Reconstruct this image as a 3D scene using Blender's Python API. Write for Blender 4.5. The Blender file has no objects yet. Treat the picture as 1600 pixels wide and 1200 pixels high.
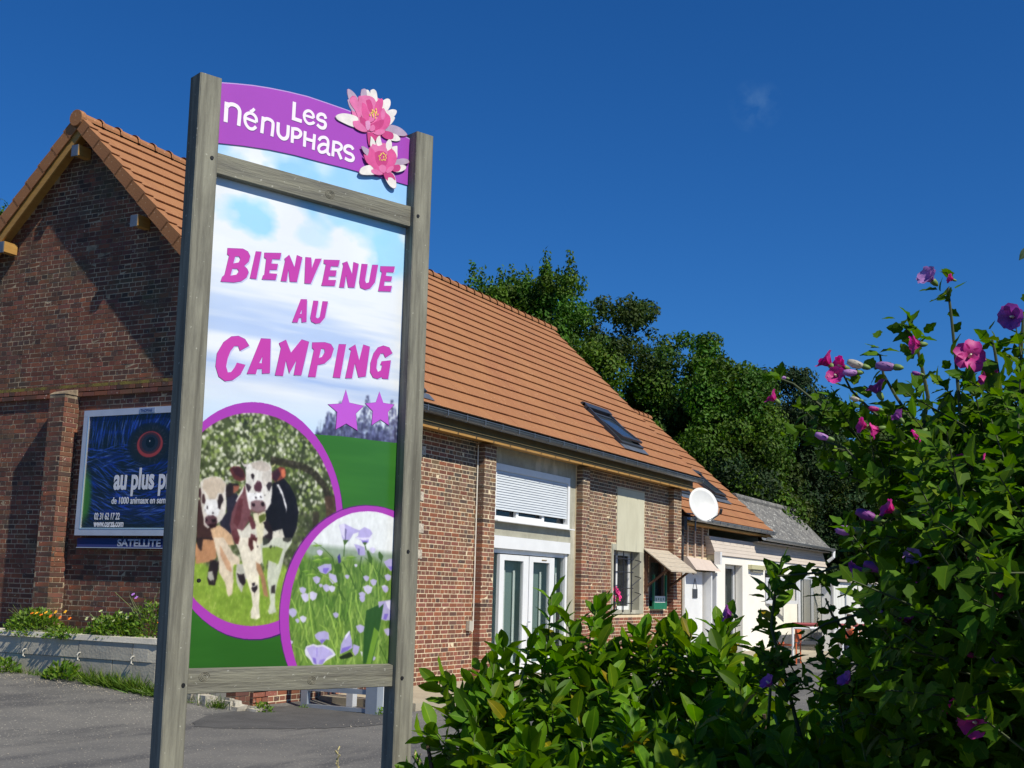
import bpy, math, random
import numpy as np
from mathutils import Matrix, Vector

sc = bpy.context.scene
COL = sc.collection
random.seed(7)
RNG = np.random.default_rng(11)

# ------------------------------------------------------------------ camera
cam_data = bpy.data.cameras.new('camera')
cam = bpy.data.objects.new('camera', cam_data)
COL.objects.link(cam)
cam_data.sensor_width = 36.0
cam_data.lens = 36.0 * 1942.0 / 1600.0
cam_data.clip_start = 0.05
cam_data.clip_end = 3000
CAMR = np.array([[0.463851, -0.156264, -0.872023], [-0.885518, -0.052403, -0.46164], [0.026441, 0.986324, -0.162681]])
cam.matrix_world = Matrix.Translation((0, 0, 1.6)) @ Matrix(CAMR.tolist()).to_4x4()
sc.camera = cam

# ------------------------------------------------------------------ world and sun
SUN_AZ = math.atan2(-0.285, -0.955)      # compass style angle of the sun, x = sin, y = cos
SUN_EL = math.radians(48)
world = bpy.data.worlds.new('World')
sc.world = world
world.use_nodes = True
wn = world.node_tree
for n in list(wn.nodes): wn.nodes.remove(n)
wo = wn.nodes.new('ShaderNodeOutputWorld')
bg = wn.nodes.new('ShaderNodeBackground')
sky = wn.nodes.new('ShaderNodeTexSky')
sky.sky_type = 'NISHITA'
sky.sun_disc = False
sky.sun_elevation = SUN_EL
sky.sun_rotation = SUN_AZ
sky.altitude = 0
sky.air_density = 1.0
sky.dust_density = 0.15
sky.ozone_density = 4.0
hs = wn.nodes.new('ShaderNodeHueSaturation')
hs.inputs['Saturation'].default_value = 1.07
hs.inputs['Value'].default_value = 1.0
hs.inputs['Hue'].default_value = 0.5
# one faint wisp of cloud in the clear sky
tc = wn.nodes.new('ShaderNodeTexCoord')
vs = wn.nodes.new('ShaderNodeVectorMath'); vs.operation = 'DISTANCE'
vs.inputs[1].default_value = (0.8893, 0.2651, 0.3727)
nz = wn.nodes.new('ShaderNodeTexNoise'); nz.inputs['Scale'].default_value = 45; nz.inputs['Detail'].default_value = 5
mr = wn.nodes.new('ShaderNodeMapRange')
mr.inputs['From Min'].default_value = 0.022; mr.inputs['From Max'].default_value = 0.0
mr.inputs['To Min'].default_value = 0.0; mr.inputs['To Max'].default_value = 0.5
mm = wn.nodes.new('ShaderNodeMath'); mm.operation = 'MULTIPLY'
cm = wn.nodes.new('ShaderNodeMixRGB'); cm.inputs['Color2'].default_value = (1.7, 3.4, 6.0, 1)
wn.links.new(tc.outputs['Generated'], vs.inputs[0])
wn.links.new(tc.outputs['Generated'], nz.inputs['Vector'])
wn.links.new(vs.outputs['Value'], mr.inputs['Value'])
wn.links.new(mr.outputs['Result'], mm.inputs[0])
mr2 = wn.nodes.new('ShaderNodeMapRange'); mr2.inputs['From Min'].default_value = 0.42; mr2.inputs['From Max'].default_value = 0.68
wn.links.new(nz.outputs['Fac'], mr2.inputs['Value'])
wn.links.new(mr2.outputs['Result'], mm.inputs[1])
wn.links.new(mm.outputs[0], cm.inputs['Fac'])
mc = wn.nodes.new('ShaderNodeMixRGB'); mc.blend_type = 'MULTIPLY'; mc.inputs['Fac'].default_value = 1.0; mc.inputs['Color2'].default_value = (0.405, 0.71, 1.13, 1)   # clear deep blue air
wn.links.new(sky.outputs[0], mc.inputs['Color1'])
wn.links.new(mc.outputs[0], hs.inputs['Color'])
wn.links.new(hs.outputs[0], cm.inputs['Color1'])
wn.links.new(cm.outputs[0], bg.inputs['Color'])
bg.inputs['Strength'].default_value = 0.076
wn.links.new(bg.outputs[0], wo.inputs['Surface'])

sun_data = bpy.data.lights.new('sun', 'SUN')
sun_data.energy = 5.0
sun_data.angle = math.radians(0.5)
sun_data.color = (1.0, 0.94, 0.80)
sun = bpy.data.objects.new('sun', sun_data)
COL.objects.link(sun)
sdir = Vector((math.sin(SUN_AZ) * math.cos(SUN_EL), math.cos(SUN_AZ) * math.cos(SUN_EL), math.sin(SUN_EL)))
sun.rotation_euler = sdir.to_track_quat('Z', 'Y').to_euler()
sun.location = sdir * 60

sc.view_settings.view_transform = 'Standard'
sc.view_settings.look = 'None'
sc.view_settings.exposure = 0.15
sc.view_settings.gamma = 1.0
sc.view_settings.use_curve_mapping = False
sc.render.engine = 'CYCLES'

# ------------------------------------------------------------------ helpers
def lin(r, g, b, k=1.0):
    f = lambda v: (v / 255 / 12.92 if v / 255 <= 0.04045 else ((v / 255 + 0.055) / 1.055) ** 2.4) * k
    return (f(r), f(g), f(b))

def project(P):
    """pixel position (1600 wide) and depth of world points; only used to sort pieces by how large they show"""
    q = (np.asarray(P, float) - np.array([0, 0, 1.6])) @ CAMR
    d = -q[..., 2]
    return 800 + 1942 * q[..., 0] / d, 600 - 1942 * q[..., 1] / d, d

MATS = {}
def mat(name, col, rough=0.7, col2=None, nscale=6.0, stretch=(1, 1, 1), contrast=(0.35, 0.65), bump=0.0, bscale=None,
        tint=False, metal=0.0, transl=0.0, spec=0.5, speck=None, coat=0.0, rnd=0.0, streak=None):
    """procedural material: two tones mixed by noise, optional speckle, bump, per-piece tint, leaf translucency"""
    if name in MATS: return MATS[name]
    m = bpy.data.materials.new(name); m.use_nodes = True
    nt = m.node_tree; N = nt.nodes; L = nt.links
    b = N['Principled BSDF']; out = N['Material Output']
    b.inputs['Roughness'].default_value = rough
    b.inputs['Metallic'].default_value = metal
    b.inputs['Specular IOR Level'].default_value = spec
    if coat: b.inputs['Coat Weight'].default_value = coat
    t = N.new('ShaderNodeTexCoord'); mp = N.new('ShaderNodeMapping'); mp.inputs['Scale'].default_value = stretch
    L.new(t.outputs['Object'], mp.inputs['Vector'])
    src = None
    if col2 is not None:
        n = N.new('ShaderNodeTexNoise'); n.inputs['Scale'].default_value = nscale; n.inputs['Detail'].default_value = 6; n.inputs['Roughness'].default_value = 0.65
        L.new(mp.outputs[0], n.inputs['Vector'])
        r = N.new('ShaderNodeMapRange'); r.inputs['From Min'].default_value = contrast[0]; r.inputs['From Max'].default_value = contrast[1]
        L.new(n.outputs['Fac'], r.inputs['Value'])
        mx = N.new('ShaderNodeMixRGB'); mx.inputs['Color1'].default_value = (*col, 1); mx.inputs['Color2'].default_value = (*col2, 1)
        L.new(r.outputs['Result'], mx.inputs['Fac']); src = mx.outputs[0]
    else:
        c = N.new('ShaderNodeRGB'); c.outputs[0].default_value = (*col, 1); src = c.outputs[0]
    if streak is not None:      # (colour, scale vector, lo, hi)
        mp2 = N.new('ShaderNodeMapping'); mp2.inputs['Scale'].default_value = streak[1]
        L.new(t.outputs['Object'], mp2.inputs['Vector'])
        n = N.new('ShaderNodeTexNoise'); n.inputs['Scale'].default_value = 1.0; n.inputs['Detail'].default_value = 5; n.inputs['Roughness'].default_value = 0.6
        L.new(mp2.outputs[0], n.inputs['Vector'])
        r = N.new('ShaderNodeMapRange'); r.inputs['From Min'].default_value = streak[2]; r.inputs['From Max'].default_value = streak[3]
        L.new(n.outputs['Fac'], r.inputs['Value'])
        mx = N.new('ShaderNodeMixRGB'); mx.inputs['Color2'].default_value = (*streak[0], 1)
        L.new(src, mx.inputs['Color1']); L.new(r.outputs['Result'], mx.inputs['Fac']); src = mx.outputs[0]
    if speck is not None:       # (colour, scale, threshold)
        n = N.new('ShaderNodeTexNoise'); n.inputs['Scale'].default_value = speck[1]; n.inputs['Detail'].default_value = 2
        L.new(t.outputs['Object'], n.inputs['Vector'])
        r = N.new('ShaderNodeMapRange'); r.inputs['From Min'].default_value = speck[2]; r.inputs['From Max'].default_value = speck[2] + 0.06
        L.new(n.outputs['Fac'], r.inputs['Value'])
        mx = N.new('ShaderNodeMixRGB'); mx.inputs['Color2'].default_value = (*speck[0], 1)
        L.new(src, mx.inputs['Color1']); L.new(r.outputs['Result'], mx.inputs['Fac']); src = mx.outputs[0]
    if tint:
        a = N.new('ShaderNodeAttribute'); a.attribute_name = 'tint'
        mu = N.new('ShaderNodeMixRGB'); mu.blend_type = 'MULTIPLY'; mu.inputs['Fac'].default_value = 1
        L.new(src, mu.inputs['Color1']); L.new(a.outputs['Color'], mu.inputs['Color2']); src = mu.outputs[0]
    if rnd:
        o = N.new('ShaderNodeObjectInfo'); h = N.new('ShaderNodeHueSaturation')
        r = N.new('ShaderNodeMapRange'); r.inputs['To Min'].default_value = 1 - rnd; r.inputs['To Max'].default_value = 1 + rnd
        L.new(o.outputs['Random'], r.inputs['Value']); L.new(r.outputs['Result'], h.inputs['Value']); L.new(src, h.inputs['Color']); src = h.outputs[0]
    L.new(src, b.inputs['Base Color'])
    if bump:
        n = N.new('ShaderNodeTexNoise'); n.inputs['Scale'].default_value = bscale or nscale * 4; n.inputs['Detail'].default_value = 5
        L.new(mp.outputs[0], n.inputs['Vector'])
        bp = N.new('ShaderNodeBump'); bp.inputs['Strength'].default_value = bump; bp.inputs['Distance'].default_value = 0.01
        L.new(n.outputs['Fac'], bp.inputs['Height']); L.new(bp.outputs[0], b.inputs['Normal'])
    if transl:
        tr = N.new('ShaderNodeBsdfTranslucent'); h = N.new('ShaderNodeHueSaturation'); h.inputs['Value'].default_value = 1.5; h.inputs['Saturation'].default_value = 1.1
        L.new(src, h.inputs['Color']); L.new(h.outputs[0], tr.inputs['Color'])
        ms = N.new('ShaderNodeMixShader'); ms.inputs['Fac'].default_value = transl
        L.new(b.outputs[0], ms.inputs[1]); L.new(tr.outputs[0], ms.inputs[2]); L.new(ms.outputs[0], out.inputs['Surface'])
    MATS[name] = m
    return m

def glass_mat(name, col=(0.03, 0.045, 0.05), refl=0.25):
    """window pane: partly see-through dark glass with a sharp reflection"""
    if name in MATS: return MATS[name]
    m = bpy.data.materials.new(name); m.use_nodes = True
    N = m.node_tree.nodes; L = m.node_tree.links
    b = N['Principled BSDF']; b.inputs['Base Color'].default_value = (*col, 1); b.inputs['Roughness'].default_value = 0.04
    b.inputs['Specular IOR Level'].default_value = 0.6
    tr = N.new('ShaderNodeBsdfTransparent'); ms = N.new('ShaderNodeMixShader'); ms.inputs['Fac'].default_value = refl
    L.new(tr.outputs[0], ms.inputs[1]); L.new(b.outputs[0], ms.inputs[2]); L.new(ms.outputs[0], N['Material Output'].inputs['Surface'])
    MATS[name] = m
    return m

def set_tint(me, arr):
    """arr: one rgb per face"""
    a = me.color_attributes.new('tint', 'FLOAT_COLOR', 'CORNER')
    tot = np.zeros(len(me.polygons), np.int32); me.polygons.foreach_get('loop_total', tot)
    c = np.ones((len(me.polygons), 4), np.float32); c[:, :3] = arr
    a.data.foreach_set('color', np.repeat(c, tot, axis=0).ravel())

def npmesh(name, V, F, material, tint=None, smooth=False):
    """V n x 3, F m x k (all faces the same size)"""
    V = np.asarray(V, np.float32); F = np.asarray(F, np.int32); m, k = F.shape
    me = bpy.data.meshes.new(name)
    me.vertices.add(len(V)); me.vertices.foreach_set('co', V.ravel())
    me.loops.add(m * k); me.loops.foreach_set('vertex_index', F.ravel())
    me.polygons.add(m); me.polygons.foreach_set('loop_start', np.arange(m, dtype=np.int32) * k)
    me.polygons.foreach_set('loop_total', np.full(m, k, np.int32))
    me.polygons.foreach_set('use_smooth', np.full(m, bool(smooth)))
    me.update(calc_edges=True)
    me.materials.append(material)
    if tint is not None: set_tint(me, tint)
    return me

class MB:
    def __init__(s): s.v = []; s.f = []; s.t = []
    def face(s, pts, t=(1, 1, 1)):
        n = len(s.v); s.v += [tuple(p) for p in pts]; s.f.append(tuple(range(n, n + len(pts)))); s.t.append(t); return s
    def raw(s, V, F, t=(1, 1, 1)):
        n = len(s.v); s.v += [tuple(p) for p in V]
        for f in F: s.f.append(tuple(i + n for i in f)); s.t.append(t)
        return s
    def box(s, x0, x1, y0, y1, z0, z1, t=(1, 1, 1)):
        V = [(x0, y0, z0), (x1, y0, z0), (x1, y1, z0), (x0, y1, z0), (x0, y0, z1), (x1, y0, z1), (x1, y1, z1), (x0, y1, z1)]
        return s.raw(V, [(0, 3, 2, 1), (4, 5, 6, 7), (0, 1, 5, 4), (1, 2, 6, 5), (2, 3, 7, 6), (3, 0, 4, 7)], t)
    def hexa(s, A, B, t=(1, 1, 1)):
        """A, B: two matching quads"""
        return s.raw(list(A) + list(B), [(0, 1, 2, 3), (7, 6, 5, 4), (0, 4, 5, 1), (1, 5, 6, 2), (2, 6, 7, 3), (3, 7, 4, 0)], t)
    def tube(s, pts, r, n=8, cap=True, t=(1, 1, 1)):
        P = [Vector(p) for p in pts]; rs = r if isinstance(r, (list, tuple)) else [r] * len(P)
        base = len(s.v)
        up = None
        for i, p in enumerate(P):
            d = (P[min(i + 1, len(P) - 1)] - P[max(i - 1, 0)]).normalized()
            if up is None: up = Vector((0, 0, 1)) if abs(d.z) < 0.9 else Vector((1, 0, 0))
            a = d.cross(up).normalized(); b = a.cross(d).normalized(); up = b
            for k in range(n):
                w = 2 * math.pi * k / n
                q = p + (a * math.cos(w) + b * math.sin(w)) * rs[i]; s.v.append(tuple(q))
        for i in range(len(P) - 1):
            for k in range(n):
                j = (k + 1) % n
                s.f.append((base + i * n + k, base + i * n + j, base + (i + 1) * n + j, base + (i + 1) * n + k)); s.t.append(t)
        if cap:
            s.f.append(tuple(base + k for k in range(n))[::-1]); s.t.append(t)
            s.f.append(tuple(base + (len(P) - 1) * n + k for k in range(n))); s.t.append(t)
        return s
    def mesh(s, name, material, smooth=False, tint=False, M=None):
        me = bpy.data.meshes.new(name)
        V = s.v if M is None else [tuple(M @ Vector(p)) for p in s.v]
        me.from_pydata(V, [], s.f); me.materials.append(material)
        if smooth:
            me.polygons.foreach_set('use_smooth', np.ones(len(s.f), bool))
        if tint: set_tint(me, np.array(s.t, np.float32))
        me.update()
        return me

WM = {}
def link(name, data, parent=None, M=None, local=False, label=None, kind=None):
    """world-space child unless local=True"""
    o = bpy.data.objects.new(name, data); COL.objects.link(o)
    M = M or Matrix.Identity(4)
    if parent is not None:
        o.parent = parent
        if local: o.matrix_basis = M; WM[o.name] = WM[parent.name] @ M
        else: o.matrix_basis = WM[parent.name].inverted() @ M; WM[o.name] = M
    else:
        o.matrix_basis = M; WM[o.name] = M
    if label: o['label'] = label
    if kind: o['kind'] = kind
    return o

def thing(name, label, cat, loc=(0, 0, 0), rz=0.0, group=None, data=None):
    o = link(name, data, None, Matrix.Translation(loc) @ Matrix.Rotation(rz, 4, 'Z'))
    o['label'] = label; o['category'] = cat
    if group: o['group'] = group
    if data is None: o.empty_display_size = 0.3
    return o

def struct(name, me):
    o = link(name, me); o['kind'] = 'structure'; return o

def boxes(B, T, jit=0.0):
    """many axis boxes at once: B n x 6, T n x 3 -> V, F, face tints"""
    B = np.asarray(B, float); n = len(B)
    ix = np.array([[0, 2, 4], [1, 2, 4], [1, 3, 4], [0, 3, 4], [0, 2, 5], [1, 2, 5], [1, 3, 5], [0, 3, 5]])
    V = B[:, ix]                                        # n,8,3
    if jit: V = V + RNG.normal(0, jit, V.shape)
    F = np.array([[0, 3, 2, 1], [4, 5, 6, 7], [0, 1, 5, 4], [1, 2, 6, 5], [2, 3, 7, 6], [3, 0, 4, 7]])
    F = (F[None] + (np.arange(n) * 8)[:, None, None]).reshape(-1, 4)
    return V.reshape(-1, 3), F, np.repeat(np.asarray(T, float), 6, axis=0)

def poly2d(name, loops, material, ext=0.001, M=None):
    """filled outline with holes (loops of (a, b)) in the local x-z plane with a small thickness along y"""
    cu = bpy.data.curves.new(name, 'CURVE'); cu.dimensions = '2D'; cu.fill_mode = 'BOTH'; cu.extrude = ext
    for lp in loops:
        sp = cu.splines.new('POLY'); sp.points.add(len(lp) - 1)
        for i, (a, b) in enumerate(lp): sp.points[i].co = (a, b, 0, 1)
        sp.use_cyclic_u = True
    o = bpy.data.objects.new(name, cu); COL.objects.link(o)
    me = bpy.data.meshes.new_from_object(o.evaluated_get(bpy.context.evaluated_depsgraph_get()))
    bpy.data.objects.remove(o); bpy.data.curves.remove(cu)
    R = Matrix(((1, 0, 0, 0), (0, 0, 1, 0), (0, 1, 0, 0), (0, 0, 0, 1)))
    me.transform(R if M is None else M @ R); me.flip_normals()
    me.name = name; me.materials.clear(); me.materials.append(material)
    return me

def text_mesh(name, body, size, material, xs=1.0, ext=0.001, align='LEFT', shear=0.0, bold=0.0):
    cu = bpy.data.curves.new(name, 'FONT'); cu.body = body; cu.size = size; cu.extrude = ext; cu.align_x = align; cu.shear = shear; cu.offset = bold
    o = bpy.data.objects.new(name, cu); COL.objects.link(o)
    me = bpy.data.meshes.new_from_object(o.evaluated_get(bpy.context.evaluated_depsgraph_get()))
    bpy.data.objects.remove(o); bpy.data.curves.remove(cu)
    me.transform(Matrix.Diagonal((xs, 1, 1, 1)))
    me.materials.clear(); me.materials.append(material); me.name = name
    return me

def pairs(a): return [(a[i] / 1000.0, a[i + 1] / 1000.0) for i in range(0, len(a), 2)]

# ---- a small painter for flat printed pictures (numpy, seen as an image on the panel)
class Paint:
    def __init__(s, x0, x1, z0, z1, ppm, base):
        s.x0, s.z0, s.p = x0, z0, ppm; s.w = int((x1 - x0) * ppm); s.h = int((z1 - z0) * ppm)
        s.a = np.zeros((s.h, s.w, 3)); s.a[:] = np.array(base) / 255.0
        s.X, s.Z = np.meshgrid(x0 + (np.arange(s.w) + .5) / ppm, z0 + (np.arange(s.h) + .5) / ppm)
    def mask(s, poly):
        P = np.array(poly); bx0, bz0 = P.min(0); bx1, bz1 = P.max(0)
        i0 = max(0, int((bx0 - s.x0) * s.p) - 1); i1 = min(s.w, int((bx1 - s.x0) * s.p) + 2)
        j0 = max(0, int((bz0 - s.z0) * s.p) - 1); j1 = min(s.h, int((bz1 - s.z0) * s.p) + 2)
        if i1 <= i0 or j1 <= j0: return None
        X = s.X[j0:j1, i0:i1]; Z = s.Z[j0:j1, i0:i1]; c = np.zeros(X.shape, bool)
        n = len(P)
        for k in range(n):
            xa, za = P[k]; xb, zb = P[(k + 1) % n]
            if za == zb: continue
            hit = ((za > Z) != (zb > Z)) & (X < (xb - xa) * (Z - za) / (zb - za) + xa)
            c ^= hit
        return (slice(j0, j1), slice(i0, i1)), c
    def fill(s, poly, col, alpha=1.0, clip=None, var=0.0):
        r = s.mask(poly)
        if r is None: return
        sl, c = r
        m = c.astype(float) * alpha
        if clip is not None: m = m * clip[sl]
        colv = np.array(col) / 255.0
        s.a[sl] = s.a[sl] * (1 - m[..., None]) + colv * m[..., None]
    def full(s, poly):
        m = np.zeros((s.h, s.w)); r = s.mask(poly)
        if r: m[r[0]] = r[1]
        return m
    def blend(s, m, col): s.a = s.a * (1 - m[..., None]) + (np.array(col) / 255.0) * m[..., None]
    def noise(s, sx, sz, seed, octv=4):
        """value noise, cell size sx, sz metres"""
        g = np.random.default_rng(seed); tot = np.zeros((s.h, s.w)); amp = 1; wsum = 0
        for _ in range(octv):
            nx = max(2, int((s.w / s.p) / sx) + 2); nz_ = max(2, int((s.h / s.p) / sz) + 2)
            G = g.random((nz_, nx))
            xi = np.linspace(0, nx - 1.001, s.w); zi = np.linspace(0, nz_ - 1.001, s.h)
            x0 = xi.astype(int); fx = xi - x0; fx = fx * fx * (3 - 2 * fx); z0 = zi.astype(int); fz = zi - z0; fz = fz * fz * (3 - 2 * fz)
            A = G[z0][:, x0] * (1 - fx) + G[z0][:, x0 + 1] * fx; B = G[z0 + 1][:, x0] * (1 - fx) + G[z0 + 1][:, x0 + 1] * fx
            tot += amp * (A * (1 - fz)[:, None] + B * fz[:, None]); wsum += amp; amp *= .55; sx /= 2; sz /= 2
        return tot / wsum
    def blur(s, k, m=None):
        a = s.a.copy()
        for _ in range(2):
            a = (np.roll(a, k, 0) + a + np.roll(a, -k, 0)) / 3; a = (np.roll(a, k, 1) + a + np.roll(a, -k, 1)) / 3
        s.a = a if m is None else s.a * (1 - m[..., None]) + a * m[..., None]
    def image(s, name):
        im = bpy.data.images.new(name, s.w, s.h)
        px = np.ones((s.h, s.w, 4), np.float32); px[..., :3] = np.clip(s.a, 0, 1)
        im.pixels.foreach_set(px.ravel()); im.update(); im.pack()
        return im

def print_mat(name, im, k=0.9, rough=0.3):
    m = bpy.data.materials.new(name); m.use_nodes = True; N = m.node_tree.nodes; L = m.node_tree.links
    b = N['Principled BSDF']; b.inputs['Roughness'].default_value = rough
    t = N.new('ShaderNodeTexImage'); t.image = im; t.extension = 'EXTEND'; t.interpolation = 'Cubic'
    h = N.new('ShaderNodeHueSaturation'); h.inputs['Value'].default_value = k
    uv = N.new('ShaderNodeUVMap'); uv.uv_map = 'print'
    L.new(uv.outputs[0], t.inputs['Vector']); L.new(t.outputs[0], h.inputs['Color']); L.new(h.outputs[0], b.inputs['Base Color'])
    return m

def add_uv(me, f):
    """f(co) -> (u, v)"""
    uv = me.uv_layers.new(name='print')
    for lp in me.loops: uv.data[lp.index].uv = f(me.vertices[lp.vertex_index].co)

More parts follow.
